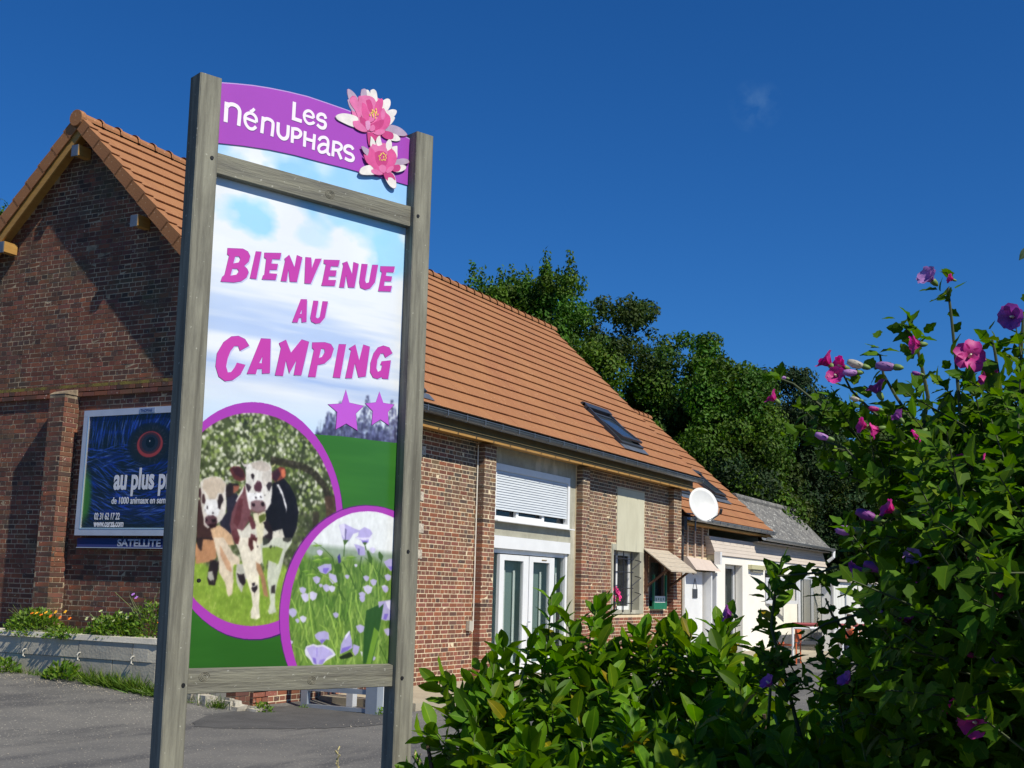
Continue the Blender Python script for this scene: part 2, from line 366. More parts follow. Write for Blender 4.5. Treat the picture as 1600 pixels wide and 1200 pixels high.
# ------------------------------------------------------------------ outlines of the flat print on the sign, in millimetres on the panel (x, z, x, z, ...)
ART = {'LET':[([77,2761,137,2771,157,2765,167,2750,163,2729,146,2710,159,2702,165,2690,158,2670,139,2653,110,2643,59,2637,64,2655,72,2663,85,2736,77,2739],[[109,2738,123,2741,130,2733,124,2719,103,2711],[101,2692,120,2695,127,2687,118,2673,95,2665]]),([189,2772,212,2775,198,2672,172,2670],[]),([224,2774,293,2787,289,2763,258,2758,255,2740,282,2744,279,2722,250,2716,249,2703,281,2707,276,2683,220,2675,224,2690,229,2694,233,2753,224,2757],[]),([308,2768,327,2787,352,2744,359,2792,382,2788,365,2692,336,2688,327,2732,322,2686,298,2683,311,2761],[]),([396,2792,421,2795,426,2755,438,2794,466,2800,425,2697,398,2693],[]),([476,2798,546,2810,541,2785,509,2780,505,2763,534,2768,531,2745,502,2740,500,2725,534,2731,529,2707,471,2698,475,2715,486,2783,476,2784],[]),([559,2801,580,2812,605,2766,608,2815,632,2812,618,2717,590,2713,578,2758,572,2709,550,2706,563,2794],[]),([646,2815,674,2819,665,2754,671,2744,684,2750,695,2821,722,2826,711,2755,691,2728,668,2718,645,2722,639,2744],[]),([734,2823,802,2835,797,2811,764,2806,761,2790,791,2793,787,2773,757,2768,754,2749,792,2756,787,2732,728,2723,732,2743,742,2801,734,2805],[]),([386,2630,412,2634,415,2550,395,2545,393,2562,383,2560,378,2542,355,2539],[[394,2595,393,2577,386,2576]]),([440,2634,462,2637,454,2574,463,2571,472,2579,480,2639,503,2642,493,2579,475,2556,455,2550,436,2555,431,2569],[]),([185,2426,151,2403,143,2419,128,2417,114,2396,105,2369,101,2340,109,2320,122,2323,135,2342,142,2359,175,2356,158,2319,129,2295,100,2288,75,2301,61,2335,63,2380,85,2423,114,2448,141,2454,167,2447],[]),([231,2459,270,2463,275,2339,244,2334,243,2351,224,2348,219,2329,184,2325],[[242,2396,241,2371,230,2370]]),([306,2453,334,2470,357,2426,398,2481,430,2477,405,2349,374,2346,382,2402,355,2349,338,2395,330,2337,297,2335,315,2437],[]),([445,2477,499,2486,526,2483,539,2467,529,2433,503,2407,473,2397,467,2351,435,2348,454,2452,445,2457],[[485,2461,499,2461,501,2449,490,2430,477,2424]]),([561,2488,593,2492,574,2362,542,2360],[]),([607,2478,635,2498,656,2439,671,2503,701,2499,688,2383,656,2375,637,2427,627,2368,597,2364,617,2474],[]),([808,2490,776,2468,766,2483,753,2481,739,2454,736,2421,744,2408,758,2416,763,2437,754,2437,759,2451,802,2461,793,2387,766,2385,763,2391,744,2381,723,2383,708,2403,708,2437,720,2476,739,2502,764,2513,792,2510],[])],'STAR':[[603,2319,621,2273,685,2269,651,2236,662,2174,611,2194,567,2168,569,2232,529,2256,587,2266],[756,2331,776,2291,826,2290,799,2259,805,2209,765,2226,727,2201,729,2254,694,2279,742,2289]],'HS':[([34,3292,35,3217],40),([35,3274,46,3286,61,3290,76,3287,85,3278,88,3264,87,3217],36),([111,3254,157,3250],26),([157,3250,156,3263,148,3273,134,3278,120,3273,111,3262,110,3248,115,3232,129,3220,145,3221,157,3233],30),([129,3282,139,3289,146,3298],28),([184,3279,182,3215],34),([184,3262,196,3274,210,3275,221,3271,226,3259,224,3214],32),([247,3275,248,3241,254,3226,268,3218,281,3221,288,3230,290,3242,290,3275],34),([309,3273,310,3212],32),([310,3267,329,3270,343,3263,343,3250,331,3239,310,3236],32),([363,3272,363,3211],32),([404,3271,402,3209],32),([363,3243,403,3243],30),([424,3252,433,3265,451,3271,463,3264,466,3248,464,3219,470,3210,478,3210],30),([466,3242,447,3243,430,3233,425,3219,433,3209,448,3212,463,3224],30),([491,3269,489,3206],32),([491,3263,511,3265,525,3258,525,3246,511,3235,491,3233],30),([509,3235,528,3204],32),([580,3256,571,3265,555,3265,543,3256,542,3243,555,3237,573,3235,583,3225,578,3213,562,3209,544,3213],32),([310,3372,310,3307,346,3306],36),([356,3333,396,3333],24),([396,3333,393,3346,381,3355,367,3353,357,3343,354,3329,361,3313,376,3305,394,3312,399,3319],28),([450,3345,442,3357,426,3357,415,3347,415,3335,427,3332,443,3331,450,3322,445,3308,429,3304,413,3312],32)],'HTOP':[11,3351,71,3370,135,3383,201,3393,282,3402,366,3408,451,3407,539,3405,629,3400,721,3392,800,3378,855,3369],'HBOT':[19,3129,112,3149,217,3162,325,3169,437,3171,552,3175,671,3176,763,3178,861,3178],'LO':[('p',[576,3466,680,3496,721,3470,748,3427,726,3379,688,3352,631,3342,582,3372,561,3412]),('g',[538,3488,546,3492,563,3487,578,3477,592,3460,582,3446,561,3449,547,3451,539,3470]),('g',[541,3445,549,3452,568,3451,584,3418,570,3408,551,3421]),('g',[603,3507,614,3514,626,3512,642,3493,638,3476,604,3472,600,3490]),('w',[625,3513,636,3513,645,3499,640,3480,630,3490]),('w',[645,3516,659,3525,672,3519,678,3498,679,3477,668,3463,652,3476,644,3494]),('w',[705,3491,724,3505,739,3504,742,3485,731,3460,715,3447,695,3454]),('w',[722,3451,751,3468,771,3470,773,3460,762,3442,738,3424,723,3433]),('w',[728,3422,752,3439,766,3438,760,3422,744,3401,725,3399]),('g',[711,3375,744,3400,774,3405,804,3400,827,3387,823,3378,801,3370,756,3366]),('w',[756,3370,778,3370,795,3360,794,3350,777,3342,752,3339,728,3342,717,3355]),('d',[708,3345,716,3368,756,3372,764,3355,752,3342,728,3339]),('w',[491,3364,500,3375,525,3387,557,3392,583,3391,600,3382,608,3363,588,3349,564,3345,527,3349,501,3354]),('d',[638,3340,669,3347,703,3347,690,3319,671,3314,653,3288,643,3307]),('p',[562,3466,576,3468,591,3450,598,3422,609,3388,620,3358,631,3342,602,3345,573,3358,586,3374,595,3380,579,3411,560,3428,549,3446]),('p',[592,3475,618,3487,647,3491,666,3484,675,3461,675,3415,657,3389,628,3385,604,3403,590,3437]),('m',[674,3478,695,3496,705,3491,704,3465,689,3431,670,3414,666,3446]),('m',[606,3454,625,3451,641,3422,642,3393,624,3384,608,3413]),('d',[624,3467,643,3477,658,3452,655,3430,640,3430]),('m',[688,3444,709,3459,722,3445,742,3434,744,3409,730,3384,707,3365,673,3356,658,3377,685,3409]),('p',[698,3445,709,3458,717,3450,717,3427,707,3411,698,3422]),('d',[599,3394,623,3392,648,3378,685,3401,714,3413,706,3382,678,3362,635,3346,611,3356]),('p',[568,3366,584,3373,606,3369,625,3358,636,3344,612,3337,583,3342,571,3353]),('l',[626,3381,638,3389,649,3383,649,3362,640,3349,630,3357]),('p',[649,3366,662,3379,672,3373,671,3360,659,3350,649,3351]),('p',[664,3345,687,3364,719,3373,717,3360,701,3347,679,3342]),('y',[668,3430,672,3432,673,3424,669,3423]),('y',[656,3422,660,3424,661,3416,657,3415]),('y',[662,3436,666,3438,667,3430,663,3429]),('y',[669,3423,673,3425,673,3417,670,3416]),('y',[649,3427,653,3428,654,3421,650,3420]),('y',[673,3438,677,3440,678,3432,674,3431]),('y',[658,3415,662,3416,663,3409,659,3408]),('y',[653,3439,657,3440,658,3433,654,3432]),('y',[680,3428,684,3430,684,3422,681,3421]),('y',[643,3417,647,3418,648,3411,644,3409]),('y',[670,3448,674,3449,675,3441,671,3440]),('y',[670,3412,674,3413,674,3406,671,3405]),('y',[655,3430,659,3431,660,3424,656,3422]),('y',[670,3433,674,3434,675,3426,671,3425]),('y',[656,3420,660,3421,661,3413,657,3412]),('y',[660,3438,663,3439,664,3432,660,3431]),('p',[657,3294,709,3316,759,3312,780,3276,763,3221,716,3193,667,3205,632,3237]),('w',[653,3328,661,3324,676,3307,672,3289,653,3288,652,3313]),('w',[682,3329,694,3341,702,3322,709,3303,701,3293,686,3297,678,3312]),('w',[726,3320,740,3339,752,3331,754,3311,745,3294,728,3287]),('w',[754,3311,776,3321,781,3318,782,3297,783,3280,774,3261,760,3279]),('g',[610,3275,620,3278,639,3274,659,3265,665,3250,655,3244,636,3247,621,3257]),('g',[771,3261,805,3276,833,3280,841,3270,829,3261,807,3249,772,3240]),('w',[792,3245,812,3251,826,3249,825,3238,808,3224,784,3214,769,3218]),('d',[765,3238,792,3247,801,3237,793,3220,771,3213,759,3220]),('w',[607,3170,613,3186,629,3200,657,3212,681,3215,691,3199,683,3182,655,3171,619,3164]),('w',[721,3190,750,3205,770,3200,780,3179,783,3155,772,3145,752,3150,734,3168]),('d',[719,3191,745,3204,764,3202,776,3187,776,3178,760,3185,743,3181,742,3168,729,3175]),('p',[662,3299,691,3298,710,3308,730,3296,737,3264,723,3236,694,3233,669,3255,654,3276]),('m',[649,3279,668,3276,694,3241,710,3216,716,3193,688,3181,667,3205,638,3218,624,3246,641,3244]),('m',[735,3289,754,3302,775,3287,779,3263,763,3229,740,3207,716,3193,709,3224,732,3251]),('d',[673,3265,692,3278,721,3281,737,3264,733,3234,710,3216,685,3226]),('p',[661,3193,677,3200,696,3198,715,3190,702,3182,678,3179,663,3184]),('p',[695,3214,709,3226,727,3224,730,3208,718,3195,701,3199]),('p',[730,3202,744,3224,763,3233,766,3224,754,3208,738,3198]),('y',[714,3262,718,3263,718,3256,715,3255]),('y',[696,3246,699,3248,700,3241,697,3240]),('y',[710,3277,714,3278,715,3271,711,3270]),('y',[721,3252,725,3253,726,3246,722,3245]),('y',[692,3259,696,3260,696,3253,693,3252]),('y',[724,3272,728,3274,728,3267,725,3266]),('y',[706,3246,710,3248,710,3241,707,3240]),('y',[701,3271,705,3272,706,3265,702,3264]),('y',[725,3260,728,3262,729,3255,725,3254]),('y',[696,3252,699,3254,700,3247,696,3246]),('y',[715,3273,719,3275,719,3268,716,3267]),('y',[714,3251,718,3252,719,3245,715,3244]),('y',[697,3263,701,3265,702,3258,698,3257]),('y',[722,3266,726,3268,726,3261,723,3260])],'NB':42,'CO':[((60,40,40),[24,1872,45,1873,85,1775,97,1738,70,1739,35,1730]),((178,130,96),[26,1721,52,1739,103,1738,113,1679,90,1665,37,1655]),((44,34,36),[28,1743,90,1746,94,1738,58,1739,55,1698,42,1709]),((38,36,52),[135,1888,174,1904,195,1867,161,1820,162,1766,157,1749,128,1772,116,1799,141,1836]),((206,170,136),[83,1775,114,1790,139,1778,165,1757,177,1725,107,1722,93,1746]),((212,196,176),[96,1746,135,1748,176,1695,201,1682,203,1660,179,1657,179,1635,183,1597,181,1559,168,1548,161,1559,151,1596,126,1628,123,1666,108,1706]),((190,150,120),[122,1723,166,1662,174,1632,155,1640,127,1688]),((188,186,178),[191,1660,215,1661,234,1620,226,1598,216,1562,195,1597,190,1627]),((38,30,36),[193,1630,205,1625,221,1628,232,1598,221,1587,207,1598]),((38,30,36),[90,1670,123,1669,120,1620,114,1585,90,1587,82,1611,86,1638]),((170,168,160),[84,1630,101,1633,109,1606,95,1600,85,1611]),((38,30,36),[120,1925,146,1937,178,1935,184,1927,167,1904,147,1888,132,1887,124,1906]),((150,92,74),[159,1928,184,1930,179,1913,161,1901]),((70,46,50),[27,1910,42,1911,50,1885,39,1873,29,1883]),((214,208,202),[32,1930,46,1944,69,1952,87,1956,112,1952,131,1934,132,1901,137,1863,136,1830,122,1807,102,1790,73,1777,57,1787,55,1809,48,1830,41,1862,40,1895]),((186,172,156),[46,1939,84,1955,115,1947,131,1932,124,1901,103,1899,93,1877,75,1875,58,1896,42,1911]),((226,226,230),[60,1874,96,1877,113,1845,109,1820,70,1818,53,1841]),((38,30,36),[108,1895,117,1897,126,1876,118,1862,115,1842,107,1847,102,1872]),((66,44,48),[45,1891,51,1891,58,1869,55,1858,46,1860,43,1873]),((38,30,36),[83,1828,87,1835,95,1829,89,1825]),((38,30,36),[64,1854,68,1850,68,1841,64,1842]),((38,30,36),[56,1840,60,1838,59,1831]),((84,56,64),[60,1812,71,1821,91,1822,104,1814,107,1800,99,1790,84,1782,69,1788,60,1798]),((30,20,26),[61,1809,68,1808,71,1802,65,1799]),((30,20,26),[83,1808,100,1811,104,1801,89,1797]),((40,22,28),[69,1788,107,1798,103,1782,85,1777]),((22,22,32),[314,1948,358,1969,386,1945,412,1904,427,1853,422,1795,402,1749,383,1742,363,1790,310,1764,279,1794,260,1843,307,1902]),((112,70,78),[203,1934,218,1896,234,1841,230,1813,207,1776,182,1780,166,1755,155,1793,160,1837,176,1877]),((92,50,56),[187,1888,200,1884,196,1811,185,1786,168,1802,177,1849]),((210,206,196),[178,1781,207,1776,231,1805,256,1806,265,1815,288,1794,309,1773,363,1790,383,1740,357,1733,186,1725,166,1752]),((226,218,202),[172,1750,275,1754,293,1672,278,1657,281,1621,288,1561,288,1517,295,1479,282,1472,259,1476,256,1498,263,1519,254,1560,238,1598,216,1655,200,1701]),((196,200,186),[275,1754,405,1760,406,1743,379,1703,369,1646,356,1601,350,1562,352,1520,359,1498,331,1490,324,1501,332,1528,326,1562,313,1617,315,1684,291,1663]),((122,148,60),[287,1719,344,1727,371,1719,355,1665,312,1678,305,1639,293,1672]),((160,120,90),[265,1671,285,1660,307,1611,320,1561,324,1548,304,1556,288,1616,270,1643]),((214,208,180),[241,1836,291,1848,296,1823,289,1789,286,1733,270,1732,256,1798]),((84,96,40),[264,1829,295,1842,293,1817,272,1804]),((92,50,56),[223,1824,238,1828,256,1798,254,1784,242,1781,231,1805]),((92,50,56),[239,1767,256,1762,263,1743,247,1745,245,1728,234,1733]),((38,30,36),[284,1808,306,1818,325,1782,326,1754,311,1736,289,1738,288,1758,309,1773]),((92,50,56),[164,1771,182,1783,197,1751,192,1728,180,1728,166,1755]),((78,40,40),[231,1752,266,1754,263,1740,247,1745,254,1715,244,1706,231,1727]),((38,30,36),[264,1727,271,1724,270,1717]),((56,60,54),[286,1755,314,1753,308,1734,290,1727]),((60,66,50),[322,1731,327,1726,321,1717,314,1723]),((50,56,50),[333,1732,338,1724,335,1718]),((60,60,56),[368,1759,405,1760,402,1749,389,1743,369,1747]),((92,46,50),[170,1749,197,1751,192,1728,182,1734]),((236,236,240),[330,1946,340,1946,358,1917,376,1873,377,1853,371,1867,356,1906]),((236,230,230),[201,1931,197,1925,172,1876,176,1874,198,1911]),((38,30,36),[254,1596,267,1599,267,1589,277,1591,278,1577,268,1562,258,1569,253,1579,258,1585]),((52,46,48),[333,1589,348,1593,349,1562,333,1564,332,1578]),((236,236,236),[258,1585,275,1590,274,1588,260,1582]),((88,44,46),[140,1985,155,1995,176,1997,193,1987,204,1965,203,1951,183,1945,167,1948,151,1964]),((60,34,42),[149,1988,173,1995,193,1981,201,1959,182,1960,163,1967]),((120,58,52),[308,1987,339,2009,359,2007,366,1992,364,1972,342,1962,323,1955,309,1965]),((56,34,46),[308,1990,333,2004,344,1982,329,1955,313,1962]),((196,110,80),[345,1999,359,2003,365,1981,358,1971,348,1976]),((206,198,200),[183,2017,195,2006,210,2008,223,2012,230,2001,211,1995,195,1998,187,2006]),((210,206,150),[301,2011,314,2012,320,2021,321,2013,310,2003]),((222,219,216),[202,1990,216,2011,241,2022,263,2026,286,2020,306,2007,310,1959,314,1914,310,1874,297,1854,291,1845,241,1842,226,1852,216,1885,205,1931,207,1957]),((188,178,170),[223,2012,263,2025,293,2015,304,1999,285,1986,253,1989,230,1995]),((196,190,184),[269,1982,304,1993,310,1954,279,1934,268,1962]),((234,234,238),[214,1907,274,1911,282,1889,270,1880,232,1875,219,1885]),((38,30,36),[224,1972,233,1977,240,1969,236,1956,229,1959]),((74,44,56),[254,1955,268,1948,273,1931,267,1915,248,1915,240,1926,240,1937,246,1943]),((52,40,50),[206,1940,221,1937,230,1929,226,1919,220,1909,213,1918,209,1929]),((46,40,48),[288,1938,297,1951,310,1951,312,1942,307,1931,302,1917,294,1927]),((38,30,36),[245,1895,250,1897,255,1892,249,1888]),((38,30,36),[265,1899,269,1900,275,1894,269,1893]),((38,30,36),[283,1906,287,1906,288,1902,284,1901]),((38,30,36),[243,1908,246,1908,245,1904]),((124,98,104),[232,1878,250,1884,276,1885,289,1876,292,1856,278,1847,260,1840,237,1847,231,1861]),((34,22,28),[235,1872,246,1873,250,1865,243,1860,236,1864]),((34,22,28),[272,1877,284,1880,288,1870,281,1862,272,1868]),((110,84,78),[232,1852,260,1843,296,1854,291,1848,263,1838,234,1844])],'FL':[((176,166,222),[602,1816,626,1822,666,1808,703,1798,668,1787,648,1757,631,1747,619,1770,611,1793]),((222,218,244),[604,1817,627,1821,632,1792,630,1765,616,1782]),((110,104,150),[629,1806,637,1801,635,1759,630,1762]),((176,166,222),[692,1800,716,1814,742,1806,754,1792,740,1776,738,1758,720,1748,705,1763,676,1773,689,1780]),((222,218,244),[675,1777,704,1774,737,1777,755,1784,748,1773,719,1765,686,1769]),((122,104,196),[705,1763,736,1764,727,1752,713,1751]),((60,92,36),[623,1762,648,1763,634,1745,629,1744]),((60,92,36),[709,1757,732,1758,722,1745]),((176,166,222),[673,1749,691,1747,721,1739,726,1710,704,1708,693,1715]),((100,90,150),[690,1735,699,1733,699,1709,693,1712]),((176,166,222),[518,1659,548,1672,577,1673,580,1652,557,1635,533,1640]),((122,104,196),[542,1657,570,1658,556,1636,543,1643]),((190,182,230),[567,1641,599,1633,611,1610,587,1601,572,1615]),((176,166,222),[811,1689,837,1701,863,1700,864,1667,846,1654,823,1672]),((122,104,196),[831,1672,857,1673,846,1656]),((60,52,130),[602,1700,612,1712,619,1683,609,1671]),((60,92,36),[593,1670,610,1677,622,1665,618,1639,602,1644]),((60,92,36),[730,1728,739,1728,759,1699,757,1679,741,1690]),((60,92,36),[784,1721,789,1727,808,1710,802,1689,786,1703]),((60,92,36),[629,1747,633,1748,632,1701,628,1701]),((150,184,84),[628,1701,632,1701,626,1683,622,1683]),((60,92,36),[720,1745,725,1746,731,1728,726,1728]),((60,92,36),[494,1749,498,1749,540,1729,536,1729]),((60,92,36),[536,1729,540,1729,584,1696,579,1696]),((60,92,36),[579,1696,584,1696,635,1541,630,1541]),((60,92,36),[492,1658,497,1659,532,1637,528,1637]),((150,184,84),[528,1637,532,1637,574,1621,570,1620]),((150,184,84),[570,1620,574,1621,611,1595,606,1595]),((60,92,36),[606,1595,611,1595,649,1541,644,1541]),((60,92,36),[706,1703,711,1704,706,1662,701,1662]),((60,92,36),[701,1662,706,1662,726,1630,721,1630]),((60,92,36),[721,1630,726,1630,711,1568,706,1568]),((150,184,84),[629,1686,633,1686,661,1696,656,1696]),((60,92,36),[656,1696,661,1696,696,1703,692,1703]),((150,184,84),[692,1703,696,1703,725,1701,721,1701]),((60,92,36),[721,1701,725,1701,755,1681,751,1681]),((60,92,36),[751,1681,755,1681,817,1624,812,1624]),((60,92,36),[798,1692,802,1692,794,1641,789,1641]),((60,92,36),[789,1641,794,1641,800,1600,795,1599]),((60,92,36),[603,1644,608,1645,623,1567,618,1567]),((60,92,36),[622,1683,626,1683,661,1640,656,1640]),((60,92,36),[656,1640,661,1640,692,1583,688,1582]),((150,184,84),[688,1582,692,1583,695,1542,690,1542]),((150,184,84),[747,1681,752,1681,754,1581,749,1581]),((150,184,84),[758,1676,763,1676,787,1629,783,1629]),((150,184,84),[783,1629,787,1629,799,1555,794,1555]),((96,138,48),[493,1681,520,1691,548,1683,521,1674]),((150,184,84),[493,1681,520,1691,538,1686]),((96,138,48),[492,1696,512,1702,533,1697,513,1691]),((150,184,84),[492,1696,512,1702,526,1699]),((96,138,48),[532,1690,554,1696,576,1691,554,1685]),((150,184,84),[532,1690,554,1696,569,1693]),((96,138,48),[452,1642,472,1647,492,1643,472,1637]),((150,184,84),[452,1642,472,1647,485,1645]),((96,138,48),[466,1629,496,1637,527,1631,497,1623]),((150,184,84),[466,1629,496,1637,516,1633]),((96,138,48),[485,1735,510,1741,536,1738,510,1732]),((150,184,84),[485,1735,510,1741,527,1739]),((96,138,48),[635,1698,662,1705,689,1700,662,1693]),((150,184,84),[635,1698,662,1705,680,1702]),((184,176,222),[446,1583,460,1588,476,1582,472,1568,462,1563,452,1570]),((206,200,236),[454,1560,473,1567,494,1559,489,1540,475,1533,463,1543]),((206,200,236),[483,1566,503,1573,524,1565,519,1546,505,1539,492,1549]),((184,176,222),[543,1594,559,1600,577,1593,573,1577,561,1571,550,1580]),((206,200,236),[569,1591,584,1596,600,1590,596,1576,585,1570,576,1578]),((184,176,222),[500,1622,517,1628,534,1621,530,1605,518,1599,508,1607]),((184,176,222),[527,1598,535,1601,544,1598,542,1590,536,1587,531,1591]),((184,176,222),[719,1631,733,1636,748,1631,745,1618,735,1613,726,1620]),((184,176,222),[751,1618,767,1624,784,1618,779,1603,768,1597,758,1605]),((206,200,236),[721,1594,743,1601,765,1593,759,1573,745,1566,731,1576]),((184,176,222),[703,1570,719,1576,735,1569,731,1555,720,1549,710,1557]),((206,200,236),[805,1598,819,1603,835,1597,831,1584,821,1579,811,1586]),((184,176,222),[816,1638,832,1644,849,1637,845,1622,833,1617,823,1624]),((184,176,222),[637,1633,648,1637,659,1633,656,1623,649,1620,642,1625]),((206,200,236),[677,1674,685,1677,693,1674,691,1667,685,1664,680,1668]),((206,200,236),[743,1736,757,1741,772,1736,768,1722,758,1717,749,1724]),((206,200,236),[511,1718,525,1723,539,1717,535,1705,526,1700,517,1706]),((180,172,220),[404,1506,424,1513,444,1505,439,1486,426,1479,413,1489]),((208,204,236),[454,1481,468,1487,484,1480,480,1466,470,1461,460,1469]),((180,172,220),[436,1473,446,1477,456,1472,453,1463,447,1460,441,1465]),((180,172,220),[594,1495,607,1500,620,1494,617,1482,608,1478,600,1484]),((180,172,220),[809,1592,823,1597,839,1591,835,1578,825,1573,815,1580]),((180,172,220),[824,1437,843,1443,862,1436,857,1419,844,1413,833,1422]),((180,172,220),[697,1450,717,1456,737,1448,732,1430,718,1424,706,1434]),((180,172,220),[772,1337,782,1340,793,1336,790,1327,783,1324,777,1329]),((208,204,236),[416,1397,424,1400,433,1397,431,1389,425,1386,420,1390]),((180,172,220),[706,1555,720,1560,734,1554,731,1541,721,1536,712,1543]),((150,184,84),[413,1546,418,1546,447,1499,442,1499]),((150,184,84),[442,1499,447,1499,471,1440,466,1440]),((150,184,84),[481,1627,486,1627,496,1514,491,1514]),((150,184,84),[491,1514,496,1514,524,1392,519,1392]),((150,184,84),[670,1573,675,1574,669,1495,664,1495]),((150,184,84),[664,1495,669,1495,683,1446,677,1446]),((150,184,84),[677,1446,683,1446,685,1400,680,1400]),((150,184,84),[689,1559,694,1559,707,1510,702,1510]),((150,184,84),[702,1510,707,1510,743,1446,738,1446]),((150,184,84),[802,1399,807,1399,805,1314,799,1314]),((60,92,36),[805,1381,810,1381,852,1313,847,1313]),((150,184,84),[561,1526,567,1526,598,1469,592,1469]),((150,184,84),[592,1469,598,1469,622,1412,616,1412]),((150,184,84),[616,1412,622,1412,621,1372,615,1372]),((150,184,84),[535,1456,540,1456,572,1440,567,1440]),((150,184,84),[567,1440,572,1440,618,1357,613,1357]),((150,184,84),[613,1357,618,1357,631,1317,625,1317]),((150,184,84),[478,1457,483,1457,493,1401,488,1401]),((150,184,84),[488,1401,493,1401,518,1373,513,1373]),((150,184,84),[423,1385,428,1385,472,1368,467,1368]),((150,184,84),[467,1368,472,1368,501,1320,496,1320]),((150,184,84),[622,1558,627,1558,625,1480,619,1480]),((150,184,84),[619,1480,625,1480,634,1446,628,1446]),((40,78,36),[741,1507,765,1516,823,1538,814,1493,797,1399,777,1312,737,1313,734,1428]),((110,150,52),[780,1446,803,1428,773,1312,751,1312]),((176,166,222),[793,1540,823,1544,863,1550,867,1473,830,1470,811,1475,819,1532,798,1517]),((122,104,196),[825,1496,843,1496,834,1473,819,1475]),((222,218,244),[826,1541,863,1547,866,1499,839,1517]),((176,166,222),[521,1418,536,1429,563,1433,580,1426,585,1400,571,1403,555,1386,544,1395,527,1406]),((122,104,196),[544,1401,571,1403,552,1386]),((222,218,244),[483,1365,488,1379,518,1387,535,1382,559,1385,601,1366,616,1347,606,1341,576,1327,560,1313,522,1314,508,1331,487,1348]),((176,166,222),[489,1373,518,1381,532,1375,559,1378,587,1366,605,1349,588,1344,569,1330,556,1314,526,1314,511,1339]),((122,104,196),[517,1340,531,1336,536,1314,522,1322]),((146,130,206),[548,1330,575,1335,560,1314,543,1314]),((140,124,204),[532,1373,536,1373,537,1339,534,1342]),((176,166,222),[670,1434,682,1400,688,1371,664,1360,633,1349,636,1383,653,1417]),((122,104,196),[642,1371,684,1380,667,1363,636,1351]),((222,218,244),[653,1417,670,1434,674,1429,654,1400]),((176,166,222),[690,1385,719,1376,713,1353,700,1342,688,1359]),((222,218,244),[722,1359,733,1356,732,1339]),((30,40,26),[630,1340,678,1357,693,1342,669,1334,637,1331])],'RING':{'bo':[618,1833,619,1790,615,1748,608,1706,598,1666,584,1627,566,1591,546,1557,522,1526,496,1498,468,1473,438,1452,406,1435,373,1422,339,1412,305,1406,270,1405,236,1407,202,1413,168,1422,136,1435,105,1452,75,1472,47,1495,22,1520,-2,1548,-23,1578,-42,1611,-58,1645,-72,1681,-82,1717,-90,1755,-94,1793,-96,1831,-94,1870,-89,1908,-82,1945,-71,1981,-57,2016,-40,2050,-20,2081,2,2110,26,2136,53,2160,82,2181,113,2198,146,2212,180,2222,214,2228,250,2230,285,2228,321,2222,356,2212,391,2198,424,2180,455,2157,485,2132,513,2102,537,2070,559,2035,578,1998,594,1958,606,1917,614,1875],'bi':[591,1836,592,1797,589,1759,582,1722,572,1686,558,1651,542,1619,522,1588,500,1560,476,1535,449,1512,421,1493,391,1477,360,1465,328,1456,295,1451,262,1449,230,1451,197,1456,166,1464,135,1476,106,1491,78,1509,51,1529,27,1552,4,1577,-16,1605,-33,1634,-49,1664,-61,1696,-71,1730,-78,1764,-82,1798,-83,1833,-82,1867,-77,1901,-69,1935,-59,1968,-46,1999,-30,2029,-11,2058,10,2084,34,2108,59,2129,87,2148,116,2163,147,2176,179,2185,212,2190,245,2192,279,2190,312,2185,346,2176,378,2163,409,2147,439,2127,467,2104,493,2078,516,2049,536,2017,554,1984,568,1948,580,1912,587,1874],'so':[1163,1481,1163,1438,1158,1396,1150,1355,1137,1315,1120,1278,1100,1242,1077,1209,1050,1180,1021,1153,989,1130,955,1111,920,1095,883,1083,845,1076,807,1072,769,1072,731,1076,693,1083,656,1095,621,1109,587,1128,554,1149,524,1173,496,1200,471,1229,448,1260,428,1293,410,1328,396,1364,385,1401,378,1439,374,1477,373,1515,376,1553,382,1591,391,1627,404,1663,420,1697,439,1729,461,1759,486,1787,514,1813,544,1835,577,1854,611,1870,648,1882,685,1890,724,1895,763,1895,802,1892,842,1884,880,1872,918,1856,955,1836,989,1813,1022,1785,1052,1755,1078,1721,1102,1685,1122,1647,1138,1607,1151,1566,1159,1523],'si':[1118,1480,1118,1440,1114,1400,1107,1361,1096,1324,1081,1288,1063,1254,1042,1223,1019,1195,993,1170,965,1148,935,1129,903,1114,870,1103,836,1095,802,1091,768,1091,734,1095,700,1102,667,1112,635,1126,604,1143,575,1164,547,1186,522,1212,498,1240,478,1270,459,1301,444,1334,431,1369,421,1404,414,1440,410,1477,409,1514,412,1550,417,1586,426,1621,437,1655,451,1687,469,1718,489,1747,511,1773,536,1797,564,1818,593,1837,624,1851,656,1863,690,1870,725,1874,760,1875,795,1871,830,1863,865,1852,899,1837,932,1818,962,1795,991,1769,1018,1740,1042,1708,1063,1674,1081,1638,1096,1600,1107,1561,1114,1521]},'LAND':{'hill':[444,2140,491,2140,611,2145,787,2143,909,2145,953,1255,27,1279,2,1614,471,1718]}}
LET, STAR, HS, HTOP, HBOT, LO, NB, CO, FL, RING, LAND = (ART[k] for k in ('LET', 'STAR', 'HS', 'HTOP', 'HBOT', 'LO', 'NB', 'CO', 'FL', 'RING', 'LAND'))
